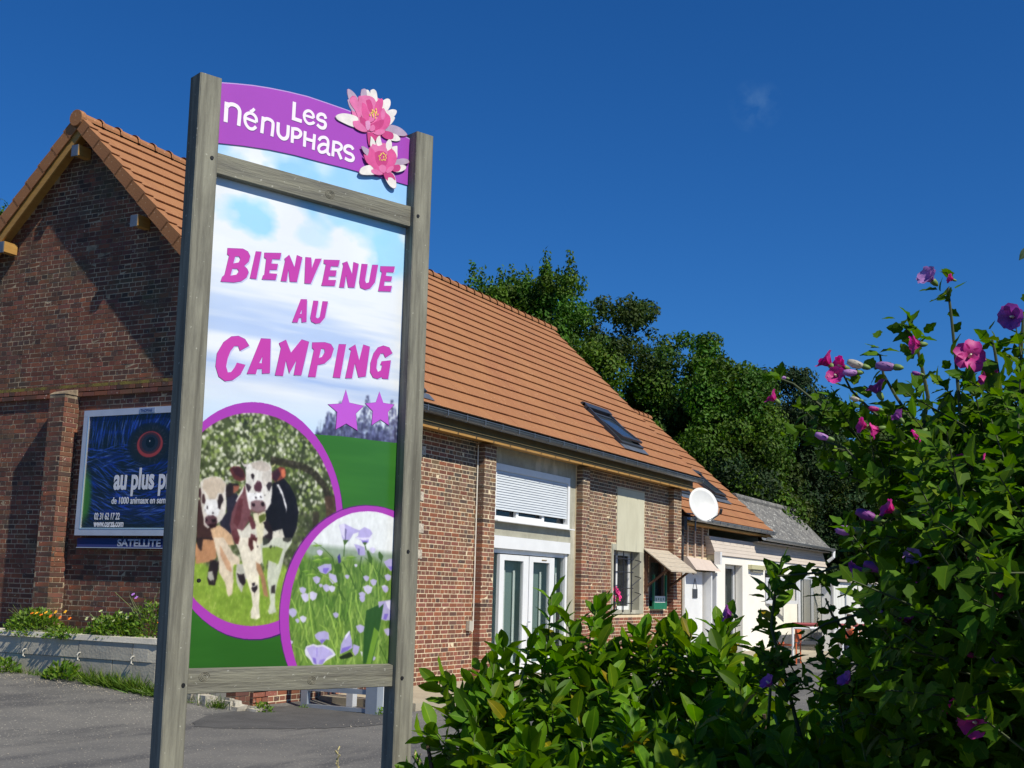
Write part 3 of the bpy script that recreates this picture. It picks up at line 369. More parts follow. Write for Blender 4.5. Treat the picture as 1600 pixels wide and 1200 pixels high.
# plant positions in metres: blossoms, branches, crown volumes, hedge volumes, trees
FLO = [[3.105,0.731,2.175,1,0.924,0],[3.113,0.698,2.171,1,0.84,0],[3.079,0.71,2.139,1,0.84,0],[3.074,0.642,2.164,2,0.84,2],[3.07,0.657,2.15,2,0.756,1],[2.951,0.543,2.136,2,0.924,1],[2.911,0.478,2.179,1,0.756,0],[2.876,0.376,2.133,0,0.9659999999999999,0],[2.866,0.442,2.312,1,0.84,1],[2.872,0.399,2.314,1,0.378,0],[2.946,0.828,2.068,1,0.666,0],[2.88,0.685,1.963,2,0.666,1],[2.8,0.581,1.978,1,0.592,0],[2.806,0.554,1.974,1,0.666,0],[3.271,0.891,2.181,2,0.42,1],[2.931,0.334,2.078,1,0.84,0],[2.738,0.261,2.19,1,0.924,3],[2.713,0.509,1.782,1,0.74,0],[2.697,0.585,1.742,2,0.888,1],[2.706,0.545,1.767,2,0.888,3],[2.727,0.427,1.781,2,0.666,1],[2.7,0.571,1.659,1,0.8140000000000001,3],[2.709,0.531,1.658,2,0.888,3],[2.718,0.48,1.615,1,0.8140000000000001,0],[2.646,0.273,1.631,2,0.962,1],[2.639,0.332,1.678,1,0.666,0],[2.749,0.788,1.403,1,0.666,3],[3.106,0.99,1.548,1,0.74,3],[2.435,0.352,1.402,1,0.74,0],[2.439,0.323,1.384,1,0.888,0],[2.834,0.387,1.898,1,0.518,0],[3.08,0.609,2.092,1,0.924,3],[2.846,0.606,2.045,2,0.444,2],[2.827,0.436,1.782,2,0.518,3],[2.595,0.583,1.43,1,0.592,3],[3.009,0.498,2.126,2,0.42,3],[2.658,0.526,1.994,2,0.4588,0],[2.679,0.41,1.791,1,0.5327999999999999,1],[2.693,0.299,1.599,1,0.6068,0],[2.673,0.446,1.403,2,0.4588,3],[2.692,0.314,1.879,1,0.5327999999999999,0],[2.67,0.465,1.681,1,0.6068,1],[2.687,0.352,1.491,2,0.4588,0],[2.666,0.484,1.971,1,0.5327999999999999,3],[2.685,0.369,1.769,1,0.6068,0],[2.66,0.519,1.57,2,0.4588,1],[2.679,0.406,1.383,1,0.5327999999999999,0],[2.696,0.274,1.856,1,0.6068,3],[2.677,0.423,1.659,2,0.4588,0],[2.692,0.313,1.472,1,0.5327999999999999,1],[2.674,0.442,1.947,1,0.6068,0],[2.69,0.328,1.747,2,0.4588,3],[2.668,0.478,1.55,1,0.5327999999999999,0],[2.685,0.366,1.365,1,0.6068,1]]
BR = [[[3.03,0.346,1.658],[3.025,0.387,1.861],[3.021,0.416,2.04],[3.021,0.422,2.162],[3.02,0.429,2.27],[3.019,0.434,2.333]],[[3.179,0.363,1.661],[3.169,0.443,1.843],[3.156,0.526,2.0],[3.146,0.583,2.097],[3.141,0.612,2.155],[3.14,0.619,2.204]],[[3.219,0.45,1.847],[3.201,0.565,1.991],[3.183,0.654,2.073],[3.174,0.699,2.123],[3.169,0.722,2.174]],[[3.107,0.518,1.994],[3.11,0.501,2.088],[3.108,0.514,2.167],[3.106,0.527,2.232],[3.102,0.548,2.257]],[[3.299,0.582,2.003],[3.278,0.692,2.004],[3.257,0.785,2.089],[3.237,0.865,2.159],[3.226,0.905,2.176]],[[3.229,0.369,1.662],[3.21,0.511,1.768],[3.189,0.628,1.878],[3.17,0.717,1.976],[3.159,0.763,1.992]],[[3.036,0.293,1.659],[3.036,0.296,1.948],[3.033,0.325,2.068],[3.031,0.336,2.174],[3.031,0.341,2.204]],[[3.164,0.479,1.598],[3.15,0.564,1.649],[3.127,0.681,1.693],[3.106,0.771,1.66],[3.08,0.868,1.649]],[[3.065,0.465,1.569],[3.051,0.548,1.581],[3.029,0.662,1.562],[3.012,0.734,1.538],[2.997,0.792,1.498]],[[3.11,0.502,1.508],[3.095,0.587,1.527],[3.074,0.688,1.501],[3.064,0.731,1.56],[3.061,0.745,1.598]],[[3.19,0.845,1.256],[3.18,0.882,1.411],[3.172,0.912,1.521],[3.174,0.903,1.602],[3.178,0.891,1.643]],[[2.887,0.274,1.793],[2.888,0.266,2.001],[2.888,0.267,2.129],[2.888,0.26,2.214]],[[3.03,0.346,1.658],[3.016,0.452,1.743],[3.0,0.549,1.757],[2.986,0.619,1.771]],[[3.03,0.346,1.658],[3.02,0.426,1.7],[3.007,0.509,1.684],[2.995,0.579,1.668]],[[2.786,0.281,1.334],[2.778,0.351,1.393],[2.771,0.4,1.416],[2.762,0.461,1.439]]]
BLB = [[3.043,0.201,1.661,0.42],[3.163,0.483,1.968,0.2],[3.198,0.578,2.072,0.15],[3.131,0.345,2.022,0.17],[3.229,0.681,2.014,0.2],[3.303,0.805,2.088,0.185],[3.146,0.588,1.898,0.22],[3.14,0.615,1.679,0.15],[3.025,0.679,1.377,0.22],[2.955,0.52,1.44,0.25],[3.19,0.844,1.412,0.2],[2.89,0.239,1.406,0.45],[3.164,0.48,1.812,0.2],[3.195,0.598,1.878,0.13],[3.191,0.616,1.704,0.1],[2.973,0.403,1.363,0.24],[2.996,0.154,1.799,0.5],[2.699,0.061,1.536,0.6]]
HD = [[3.438,1.842,1.13,0.18],[3.518,1.797,1.183,0.28],[3.682,1.803,1.259,0.38],[3.96,1.676,1.26,0.4],[4.052,1.438,1.269,0.4],[3.937,1.144,1.255,0.4],[3.805,0.856,1.237,0.42],[3.651,0.597,1.217,0.45],[3.482,0.353,1.22,0.5],[3.092,1.414,1.042,0.32],[3.158,1.26,1.041,0.45],[3.131,1.043,1.059,0.45],[3.111,0.75,1.062,0.45],[3.063,0.479,1.085,0.45]]
TR = [[38.733,20.874,12.383,2.6,'m'],[39.557,19.268,12.809,2.7,'m'],[42.335,17.992,12.502,3.1,'d'],[43.298,15.532,11.105,3.0,'m'],[41.818,13.684,9.874,2.2,'m'],[46.217,12.959,10.158,3.2,'d'],[48.799,10.893,8.765,3.6,'d'],[51.334,8.296,8.745,3.8,'d'],[49.747,5.026,8.526,3.8,'d'],[42.838,13.782,7.718,2.8,'d'],[25.131,33.652,15.346,3.0,'m']]
LSH = [[3.774,1.844,1.572],[3.902,1.807,1.467],[3.364,0.966,1.645],[3.425,1.865,1.386],[4.029,1.769,1.543],[4.03,1.499,1.477],[3.225,1.813,1.215],[3.992,1.599,1.463],[3.985,1.327,1.484]]
DRY = [(3.305,2.253,(3.27,2.304,1.096),0),(3.585,2.187,(3.578,2.199,1.052),0),(3.583,2.191,(3.57,2.212,1.058),0)]
HLOW = [0.0,0.02,0.02,0.0,0.0,0.1,0.16,0.1,0.0,0.0,0.0,0.0,0.0,0.0]

# ------------------------------------------------------------------ ground
def gh(x, y):
    return 0.38 * (1 - math.exp(-max(0.0, y - 10.0) / 2.2))

m_grass_far = mat('meadow', (0.045, 0.075, 0.02), 0.9, (0.09, 0.085, 0.035), 0.6, bump=0.4, bscale=8)
m_asphalt = mat('worn_asphalt', (0.150, 0.143, 0.130), 0.88, (0.105, 0.102, 0.097), 0.9, (1, 1, 1), (0.38, 0.62), bump=0.55, bscale=90,
                speck=((0.34, 0.32, 0.27), 40, 0.63), streak=((0.075, 0.073, 0.072), (0.35, 1.1, 1), 0.52, 0.62))
def sheet(xs, ys, dz, name, m):
    V = [(x, y, gh(x, y) + dz) for y in ys for x in xs]
    nx = len(xs)
    F = [(j * nx + i, j * nx + i + 1, (j + 1) * nx + i + 1, (j + 1) * nx + i) for j in range(len(ys) - 1) for i in range(nx - 1)]
    return npmesh(name, V, F, m, smooth=True)
gx = [-400, -200, -100, -50, -25] + list(np.arange(-12, 60, 2.0)) + [70, 100, 200, 400, 900]
gy = [-600, -200, -100, -50, -25] + list(np.arange(-12, 9.9, 2.0)) + list(np.arange(10, 24, 0.5)) + [26, 30, 40, 60, 100, 200, 400, 900]
struct('ground', sheet(gx, gy, -0.012, 'ground', m_grass_far))
struct('road', sheet(list(np.arange(-9, 13.5, 0.75)) + [13.6, 20, 30, 46], list(np.arange(-9, 9.7, 0.9)) + list(np.arange(9.9, 22, 0.4)), 0.0, 'road', m_asphalt))
# darker asphalt patch in front of the house corner
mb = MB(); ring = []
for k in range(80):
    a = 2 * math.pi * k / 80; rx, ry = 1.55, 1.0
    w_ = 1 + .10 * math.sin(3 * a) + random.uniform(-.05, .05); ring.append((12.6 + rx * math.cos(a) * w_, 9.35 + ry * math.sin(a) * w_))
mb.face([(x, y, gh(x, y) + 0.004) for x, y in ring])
struct('road_patch', mb.mesh('road_patch', mat('dark_asphalt', (0.058, 0.057, 0.056), 0.85, (0.085, 0.083, 0.08), 3, bump=0.5, bscale=110, speck=((0.25, 0.24, 0.21), 60, 0.68))))
# concrete strip along the house, and the loose grit at its foot
m_conc = mat('beige_concrete', (0.42, 0.37, 0.27), 0.9, (0.34, 0.29, 0.21), 2.5, bump=0.25, bscale=60)
mb = MB(); mb.box(14.15, 31.0, 8.78, 10.36, -0.05, 0.10)
mb.box(31.0, 46.0, 8.2, 10.38, -0.05, 0.10)
struct('pavement', mb.mesh('pavement', m_conc))
mb = MB()
for k in range(1500):
    x = random.uniform(12.0, 16.5); y = 8.75 - abs(random.gauss(0, .25)) if x > 14.1 else random.uniform(8.3, 10.2)
    s = random.uniform(.006, .016)
    if k > 420: x = random.uniform(7.0, 12.2); y = random.uniform(4.5, 14.5); s = random.uniform(.004, .010)
    if k > 1100: y = random.uniform(10.4, 14.8); x = 11.85 - abs(random.gauss(0, .22)); s = random.uniform(.004, .013)
    z = gh(x, y) + 0.004
    mb.raw([(x - s, y - s, z), (x + s, y - s * .6, z), (x + s * .5, y + s, z), (x, y, z + s * .9)], [(0, 1, 3), (1, 2, 3), (2, 0, 3)], (random.uniform(.6, 1.2),) * 3)
o = struct('gravel', mb.mesh('gravel', mat('grit', (0.34, 0.30, 0.24), 0.9, tint=True), tint=True)); o['kind'] = 'stuff'

# ------------------------------------------------------------------ brick machinery
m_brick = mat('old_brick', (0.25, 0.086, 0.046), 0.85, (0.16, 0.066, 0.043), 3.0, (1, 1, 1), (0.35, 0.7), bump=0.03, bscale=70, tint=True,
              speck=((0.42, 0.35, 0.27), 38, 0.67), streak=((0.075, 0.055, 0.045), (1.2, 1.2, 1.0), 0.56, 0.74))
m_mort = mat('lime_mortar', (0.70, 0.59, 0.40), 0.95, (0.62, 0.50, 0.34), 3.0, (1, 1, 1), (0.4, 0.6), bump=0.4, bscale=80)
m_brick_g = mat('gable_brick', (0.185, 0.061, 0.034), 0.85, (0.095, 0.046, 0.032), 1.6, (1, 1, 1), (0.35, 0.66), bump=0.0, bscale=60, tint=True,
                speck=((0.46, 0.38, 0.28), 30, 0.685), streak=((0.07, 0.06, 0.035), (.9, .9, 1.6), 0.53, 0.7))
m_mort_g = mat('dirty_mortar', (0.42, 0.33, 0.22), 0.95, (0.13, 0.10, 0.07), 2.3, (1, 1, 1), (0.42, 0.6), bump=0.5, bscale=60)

def courses(u0, u1, z0, z1, holes=(), ch=0.0705, st=0.24, gap=0.0125, seed=0, inside=None):
    """English bond: rows of stretchers and rows of headers; returns rectangles (u0,u1,z0,z1,is_header)"""
    rnd = random.Random(seed); out = []; n = 0; z = z0
    while z + ch * 0.6 < z1:
        head = n % 2 == 1; p = st / 2 if head else st; u = u0 - (p * 0.5 if head else 0) + (0 if n % 4 < 2 else p * 0.0)
        zt = min(z + ch - gap, z1)
        while u < u1:
            w = p * rnd.uniform(.97, 1.03)
            a = max(u, u0); b = min(u + w - gap, u1)
            segs = [(a, b)]
            for h in holes:
                if h[2] < (z + zt) / 2 < h[3]:
                    ns = []
                    for s_ in segs:
                        if s_[1] <= h[0] or s_[0] >= h[1]: ns.append(s_); continue
                        if s_[0] < h[0]: ns.append((s_[0], h[0]))
                        if s_[1] > h[1]: ns.append((h[1], s_[1]))
                    segs = ns
            for s_ in segs:
                if s_[1] - s_[0] > 0.03 and (inside is None or inside((s_[0] + s_[1]) / 2, (z + zt) / 2)):
                    out.append((s_[0], s_[1], z + rnd.uniform(-.0015, .0015), zt + rnd.uniform(-.0015, .0015), head))
            u += w
        z += ch; n += 1
    return out

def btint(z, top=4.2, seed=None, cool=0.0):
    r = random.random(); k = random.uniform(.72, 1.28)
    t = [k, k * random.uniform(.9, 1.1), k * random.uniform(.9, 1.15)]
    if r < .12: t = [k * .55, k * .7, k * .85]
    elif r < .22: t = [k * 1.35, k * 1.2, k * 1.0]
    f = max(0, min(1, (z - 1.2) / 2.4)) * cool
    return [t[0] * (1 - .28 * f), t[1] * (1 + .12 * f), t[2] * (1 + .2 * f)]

H = thing('brick_house', 'long red brick house with an orange tiled gable roof, behind the wooden welcome sign', 'house', (12.79, 10.35, 0))
BRICKS = []       # (x0,x1,y0,y1,z0,z1,tint,material key)
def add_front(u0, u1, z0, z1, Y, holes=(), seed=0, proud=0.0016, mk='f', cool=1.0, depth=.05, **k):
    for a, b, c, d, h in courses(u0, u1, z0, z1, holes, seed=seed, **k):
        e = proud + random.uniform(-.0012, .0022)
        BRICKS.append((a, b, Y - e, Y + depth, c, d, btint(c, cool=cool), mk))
def add_side(v0, v1, z0, z1, X, holes=(), seed=0, proud=0.0015, mk='g', inside=None, cool=0.0, depth=.05, **k):
    for a, b, c, d, h in courses(v0, v1, z0, z1, holes, seed=seed, inside=inside, **k):
        e = proud + random.uniform(-.001, .0012)
        BRICKS.append((X - e, X + depth, a, b, c, d, btint(c, cool=cool), mk))

# slab walls (mortar) round the openings
YF, YB, XG, XE = 10.35, 17.75, 12.79, 28.42
ZE, ZR, YR = 4.36, 8.29, 14.05
def slab_front(rects, name, m, Y0, Y1, parent):
    mb = MB()
    for r in rects: mb.box(r[0], r[1], Y0, Y1, r[2], r[3])
    return link(name, mb.mesh(name, m), parent)
bay = (18.8, 22.40, -0.05, 4.25)
pat = (24.2, 26.02, 1.12, 3.80)
slab_front([(XG + .002, bay[0], -0.1, 4.3)], 'front_wall', m_mort, YF, YF + .34, H)
slab_front([(bay[1], pat[0], -.1, 4.3), (pat[0], 24.45, 2.6, 4.3), (pat[0], 26.35, -.1, pat[2]), (24.45, 26.35, pat[3], 4.3), (26.02, 26.35, pat[2], pat[3]),
            (26.35, 27.35, -.1, 1.25), (26.35, 27.35, 2.40, 4.3), (27.35, XE, -.1, 4.3)], 'front_wall', m_mort, YF, YF + .34, H)
mb = MB()
P = [(YF, -.1), (YB, -.1), (YB, ZE), (YR, ZR), (YF, ZE)]
for X, nm_ in ((XG, 'gable_wall'), (XE - .3, 'end_wall')):
    mb = MB()
    A = [(X, y, z) for y, z in P]; B_ = [(X + .3, y, z) for y, z in P]; n = len(P)
    mb.face(A[::-1] if False else A); mb.face(B_[::-1])
    for i in range(n): mb.face([A[i], B_[i], B_[(i + 1) % n], A[(i + 1) % n]])
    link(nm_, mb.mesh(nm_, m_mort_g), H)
slab_front([(XG + .31, XE - .31, -.1, 4.3)], 'rear_wall', m_mort_g, YB - .3, YB - .01, H)
slab_front([(XG + .31, XE - .31, -.08, -.02)], 'floor', mat('dark_floor', (.05, .045, .04), .8), YF + .35, YB - .35, H)
slab_front([(18.3, 23.2, 0, 4.2)], 'room_wall', mat('room_wall', (.25, .24, .2), .9), 13.0, 13.1, H)

# front face bricks
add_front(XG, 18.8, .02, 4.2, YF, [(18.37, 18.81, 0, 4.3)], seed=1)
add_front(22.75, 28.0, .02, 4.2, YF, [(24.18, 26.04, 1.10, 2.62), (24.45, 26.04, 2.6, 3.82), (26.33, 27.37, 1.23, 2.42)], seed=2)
PIL = [(18.38, 18.8), (22.4, 22.75), (27.55, 28.07)]
for i, (a, b) in enumerate(PIL):
    z1 = 4.02
    link('pilaster_core', MB().box(a + .004, b - .004, YF - .134, YF - .001, -.1, z1).mesh('pilaster_core', m_mort), H)
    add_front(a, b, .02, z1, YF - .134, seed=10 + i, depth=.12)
    add_side(YF - .125, YF - .004, .02, z1, a + .004, seed=20 + i, mk='f', cool=1.0, st=.25, depth=.02)
add_front(28.07, XE, .02, 4.2, YF, seed=5)
# plinth course slightly proud at the foot
# gable face bricks
def in_gable(y, z):
    return z < ZR - .12 - abs(y - YR) * (ZR - ZE) / (YR - 9.95) - .0 or z < ZE
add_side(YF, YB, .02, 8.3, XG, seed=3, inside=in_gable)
# gable pilasters and ledge
for i, (a, b) in enumerate([(13.82, 14.12), (17.2, 17.5), (10.40, 10.75)]):
    z1 = 4.18
    link('pilaster_core', MB().box(XG - .28, XG - .001, a + .004, b - .004, -.1, z1).mesh('pilaster_core', m_mort_g), H)
    add_side(a, b, .05, z1, XG - .28, seed=40 + i, st=.27)
    for (c, d, e, f, h) in courses(XG - .28, XG - .004, .05, z1, seed=50 + i, st=.27):
        BRICKS.append((c, d, a - .003, a + .05, e, f, btint(e), 'g'))
    mb = MB(); mb.hexa([(XG - .285, a - .01, z1), (XG - .285, b + .01, z1), (XG - .01, b + .01, z1), (XG - .01, a - .01, z1)],
                       [(XG - .2, a, z1 + .05), (XG - .2, b, z1 + .05), (XG - .01, b, z1 + .1), (XG - .01, a, z1 + .1)])
    link('pilaster_cap', mb.mesh('pilaster_cap', m_mort_g), H)
m_moss = mat('mossy_ledge', (0.20, 0.155, 0.03), 0.95, (0.10, 0.06, 0.03), 5, contrast=(.45, .6), bump=.6, bscale=60)
link('ledge', MB().box(XG - .05, XG - .012, YF + .05, YB - .05, 4.30, 4.345).mesh('ledge', m_moss), H)
for (c, d, e, f, h) in courses(YF + .02, YB, 4.17, 4.31, seed=61):
    BRICKS.append((XG - .05, XG + .02, c, d, e, f, btint(e), 'g'))

# nearest and largest bricks are single parts, the rest is joined
E6 = np.array([b[:6] for b in BRICKS]); T6 = np.array([b[6] for b in BRICKS])
cen = np.stack([(E6[:, 0] + E6[:, 1]) / 2, (E6[:, 2] + E6[:, 3]) / 2, (E6[:, 4] + E6[:, 5]) / 2], 1)
px, py, dd = project(cen)
mk = np.array([b[7] for b in BRICKS])
faceg = (mk == 'g')
wid = np.where(faceg, (E6[:, 3] - E6[:, 2]), (E6[:, 1] - E6[:, 0])) * (E6[:, 5] - E6[:, 4]) / dd ** 2
seen = (px > 2) & (py > 0) & (py < 1100) & (((px < 236) & faceg) | ((px > 652) & (px < 1065) & ~faceg & (py < 1080)))
single = np.zeros(len(BRICKS), bool)
for fl, nmax in ((True, 150), (False, 145)):
    idx = np.where(seen & (faceg == fl))[0]; idx = idx[np.argsort(-wid[idx])][:nmax]; single[idx] = True
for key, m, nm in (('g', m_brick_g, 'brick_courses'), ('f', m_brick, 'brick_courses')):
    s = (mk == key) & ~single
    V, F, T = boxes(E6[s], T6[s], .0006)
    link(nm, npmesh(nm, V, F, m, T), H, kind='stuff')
BMESH = {}
for i in np.where(single)[0]:
    e = E6[i]; dims = tuple(np.round((e[1::2] - e[0::2]) / .012).astype(int)); key = (dims, mk[i], random.randrange(5))
    if key not in BMESH:
        w = (e[1::2] - e[0::2]) / 2
        V, F, T = boxes([[-w[0], w[0], -w[1], w[1], -w[2], w[2]]], [T6[i]], .0006)
        BMESH[key] = npmesh('brick', V, F, m_brick_g if mk[i] == 'g' else m_brick, T)
    link('brick', BMESH[key], H, Matrix.Translation(cen[i].tolist()))

# ------------------------------------------------------------------ roofs
m_tile = mat('clay_tile', (0.315, 0.140, 0.053), 0.85, (0.275, 0.108, 0.043), 0.9, contrast=(.3, .7), bump=.25, bscale=60, tint=True,
             speck=((0.52, 0.30, 0.17), 26, 0.66), streak=((0.25, 0.12, 0.055), (.8, 2.2, 2.2), .56, .78))
m_deck = mat('roof_deck', (0.10, 0.05, 0.03), 0.9)
def roof_mat(x0, y0, z0, y1, z1):
    """local (u along x, v up the slope, w outwards) -> world"""
    L = math.hypot(y1 - y0, z1 - z0); v = Vector((0, (y1 - y0) / L, (z1 - z0) / L)); u = Vector((1, 0, 0)); w = u.cross(v)
    if w.z < 0: w = -w
    M = Matrix(((u.x, v.x, w.x, x0), (u.y, v.y, w.y, y0), (u.z, v.z, w.z, z0), (0, 0, 0, 1)))
    return M, L
def tile_slope(parent, X0, X1, y0, z0, y1, z1, nmax=0, holes=(), rows=17, tw=0.222, pick=None):
    M, L = roof_mat(X0, y0, z0, y1, z1); W = X1 - X0
    mb = MB(); mb.box(0.02, W - .02, 0.0, L, -.10, -.012); link('roof_deck', mb.mesh('roof_deck', m_deck, M=M), parent)
    e = L / rows; nt = int(round(W / tw)); tw = W / nt
    Vs, Ts, C = [], [], []
    for r in range(rows):
        for c in range(nt):
            u0 = c * tw + (tw / 2 if r % 2 and 0 < c < nt - 1 else 0) * 0; v0 = r * e
            if any(h[0] < u0 + tw / 2 < h[1] and h[2] < v0 + e / 2 < h[3] for h in holes): continue
            j = random.gauss(0, .0012)
            lo, hi = 0.034 + j * .5, 0.003 + j * .5
            a, b = u0, u0 + tw - .0004
            v1 = min(v0 + e + .02, L)
            Vs.append([(a, v0, lo - .02), (b, v0, lo - .02), (b, v1, hi - .012), (a, v1, hi - .012), (a, v0, lo), (b, v0, lo), (b, v1, hi), (a, v1, hi)])
            k = random.uniform(.955, 1.035); Ts.append((k, k * random.uniform(.985, 1.015), k))
    Vs = np.array(Vs); Mn = np.array(M)
    Wd = Vs @ Mn[:3, :3].T + Mn[:3, 3]; cen = Wd.mean(1); qx, qy, dd = project(cen)
    F8 = np.array([[0, 3, 2, 1], [4, 5, 6, 7], [0, 1, 5, 4], [1, 2, 6, 5], [2, 3, 7, 6], [3, 0, 4, 7]])
    one = np.zeros(len(Vs), bool)
    if nmax:
        ok = pick(qx, qy)
        idx = np.where(ok)[0]; idx = idx[np.argsort(dd[idx])][:nmax]; one[idx] = True
    rest = Wd[~one]; n = len(rest)
    F = (F8[None] + (np.arange(n) * 8)[:, None, None]).reshape(-1, 4)
    link('roof_tiles', npmesh('roof_tiles', rest.reshape(-1, 3), F, m_tile, np.repeat(np.array(Ts)[~one], 6, axis=0)), parent, kind='stuff')
    if nmax:
        protos = []
        for k in range(8):
            i = np.where(one)[0][k * 7 % max(1, one.sum())]
            protos.append(npmesh('roof_tile', Vs[i] - Vs[i][0], F8, m_tile, np.repeat([Ts[i]], 6, axis=0)))
        for i in np.where(one)[0]:
            link('roof_tile', random.choice(protos), parent, M @ Matrix.Translation(Vs[i][0].tolist()))
    return M, L

X0, X1 = 12.52, 28.66
SKY1 = (24.42 - X0, 25.86 - X0, .33, 1.75)
def pick(qx, qy): return ((qx > 130) & (qx < 292)) | ((qx > 680) & (qx < 760) & (qy > 500))
MF, LF = tile_slope(H, X0 + .12, X1, 9.95, ZE, YR, 8.365, 296, [(24.35 - X0 - .12, 25.80 - X0 - .12, .40, 1.62)], pick=pick)
tile_slope(H, X0 + .12, X1, 18.15, ZE, YR, 8.365)

def ridge_row(parent, xa, xb, y, z, step=.37, r=.105, m=m_tile):
    V, F = [], []
    n = 9
    prof = [(0, 1.24), (.05, 1.20), (.056, 1.0), (step + .02, .96)]
    for ux, k in prof:
        for i in range(n):
            a = math.pi * (i / (n - 1)) * 1.1 - .05 * math.pi
            V.append((ux, math.cos(a) * r * k, math.sin(a) * r * k))
    for j in range(len(prof) - 1):
        for i in range(n - 1): F.append((j * n + i, j * n + i + 1, (j + 1) * n + i + 1, (j + 1) * n + i))
    protos = []
    for q in range(4):
        k = random.uniform(.9, 1.1); protos.append(npmesh('ridge_tile', V, F, m, np.tile([k, k, k], (len(F), 1))))
    x = xa
    while x < xb - .1:
        link('ridge_tile', random.choice(protos), parent, Matrix.Translation((x, y, z + random.uniform(-.004, .004)))); x += step
ridge_row(H, X0, X1 - .02, YR, 8.335)
# round end disc of the ridge
mb = MB(); mb.tube([(X0 - .05, YR, 8.335), (X0 + .03, YR, 8.335)], [.125, .13], 20); link('ridge_end_cap', mb.mesh('ridge_end_cap', m_tile, tint=True), H)

# verge tiles stepping up both slopes of the gable
M2, L2 = roof_mat(X0, 18.15, ZE, YR, 8.365)
for (MM, LL, sgn) in ((MF, LF, 1), (M2, L2, -1)):
    rows = 17; e = LL / rows; dx = -.12 if sgn == 1 else 0.0
    protos = []
    for q in range(3):
        mb = MB(); k = random.uniform(.92, 1.08); t = (k, k, k)
        mb.hexa([(dx, 0, .036), (dx + .15, 0, .036), (dx + .15, e + .03, .012), (dx, e + .03, .012)],
                [(dx, 0, .052), (dx + .15, 0, .052), (dx + .15, e + .03, .026), (dx, e + .03, .026)], t)
        mb.hexa([(dx - .018, 0, -.14), (dx, 0, -.14), (dx, e + .03, -.15), (dx - .018, e + .03, -.15)],
                [(dx - .018, 0, .052), (dx, 0, .052), (dx, e + .03, .026), (dx - .018, e + .03, .026)], t)
        protos.append(mb.mesh('verge_tile', m_tile, tint=True))
    for r in range(rows):
        link('verge_tile', random.choice(protos), H, MM @ Matrix.Translation((0, r * e, .004)))
# wooden soffit boards under the verge, purlin ends
m_wood_y = mat('varnished_pine', (0.42, 0.235, 0.06), 0.6, (0.34, 0.18, 0.045), 3, (1, 1, 8), bump=.1, bscale=30)
for (MM, LL, dx, k) in ((MF, LF, -.10, 0), (M2, L2, .02, 1)):
    mb = MB(); mb.box(dx, dx + .25, 0.05, LL - .08, -.135, -.105)
    if k: mb.box(dx, dx + .03, 0.05, LL - .08, -.25, -.136)
    link('barge_board', mb.mesh('barge_board', m_wood_y, M=MM), H)
m_zinc = mat('grey_zinc', (0.20, 0.23, 0.27), 0.45, (0.14, 0.16, 0.19), 4, metal=.6, bump=.05)
for (y, z) in ((YR, 7.93), (12.75, 6.70), (15.45, 6.60)):
    pu = link('purlin', MB().box(XG - .27, XG - .02, y - .055, y + .055, z - .16, z).mesh('purlin', m_wood_y), H)
    link('purlin_cap', MB().box(XG - .29, XG - .271, y - .062, y + .062, z - .18, z - .01).mesh('purlin_cap', m_zinc), pu)

# eave: soffit, fascia, gutter with brackets
m_gut = mat('dark_gutter', (0.075, 0.095, 0.12), 0.35, (0.10, 0.125, 0.15), 5, metal=.3)
def gutter(parent, xa, xb, y, z, r=.085, m=m_gut, hooks=True):
    mb = MB(); n = 9; V = []; F = []
    for k, rr in ((0, r), (1, r - .008)):
        for x in (xa, xb):
            for i in range(n):
                a = math.pi + math.pi * i / (n - 1); V.append((x, y + math.cos(a) * rr, z + math.sin(a) * rr))
    for base in (0, 2 * n):
        for i in range(n - 1): F.append((base + i, base + i + 1, base + n + i + 1, base + n + i))
    for i in range(n - 1):
        F.append((i, i + 1, 2 * n + i + 1, 2 * n + i)); F.append((n + i, n + i + 1, 3 * n + i + 1, 3 * n + i))
    mb.raw(V, F); mb.tube([(xa, y - r, z), (xb, y - r, z)], .011, 6); mb.tube([(xa, y + r, z), (xb, y + r, z)], .006, 5)
    g = link('gutter', mb.mesh('gutter', m, smooth=False), parent)
    if hooks:
        hb = MB().box(-.012, .012, -r - .012, -r - .004, -.07, .02); hb.box(-.012, .012, -r * .8, -r * .55, -r - .012, -r - .004)
        hm = hb.mesh('gutter_bracket', m_zinc)
        x = xa + .3
        while x < xb: link('gutter_bracket', hm, g, Matrix.Translation((x, y, z))); x += .6
    return g
gutter(H, X0 + .02, X1 - .1, 9.90, 4.30)
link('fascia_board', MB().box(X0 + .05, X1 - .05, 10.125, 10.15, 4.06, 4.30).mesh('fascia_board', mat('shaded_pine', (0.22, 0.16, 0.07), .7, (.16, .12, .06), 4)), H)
link('eave_board', MB().box(X0 + .05, X1 - .05, 10.0, 10.03, 4.02, 4.09).mesh('eave_board', m_wood_y), H)
mb = MB()
mb.box(X0 + .05, X1 - .05, 10.032, 10.12, 4.06, 4.075); mb.box(X0 + .05, X1 - .05, 10.155, 10.24, 4.06, 4.075); mb.box(X0 + .05, X1 - .05, 10.245, 10.345, 4.06, 4.075)
link('soffit', mb.mesh('soffit', m_wood_y), H)

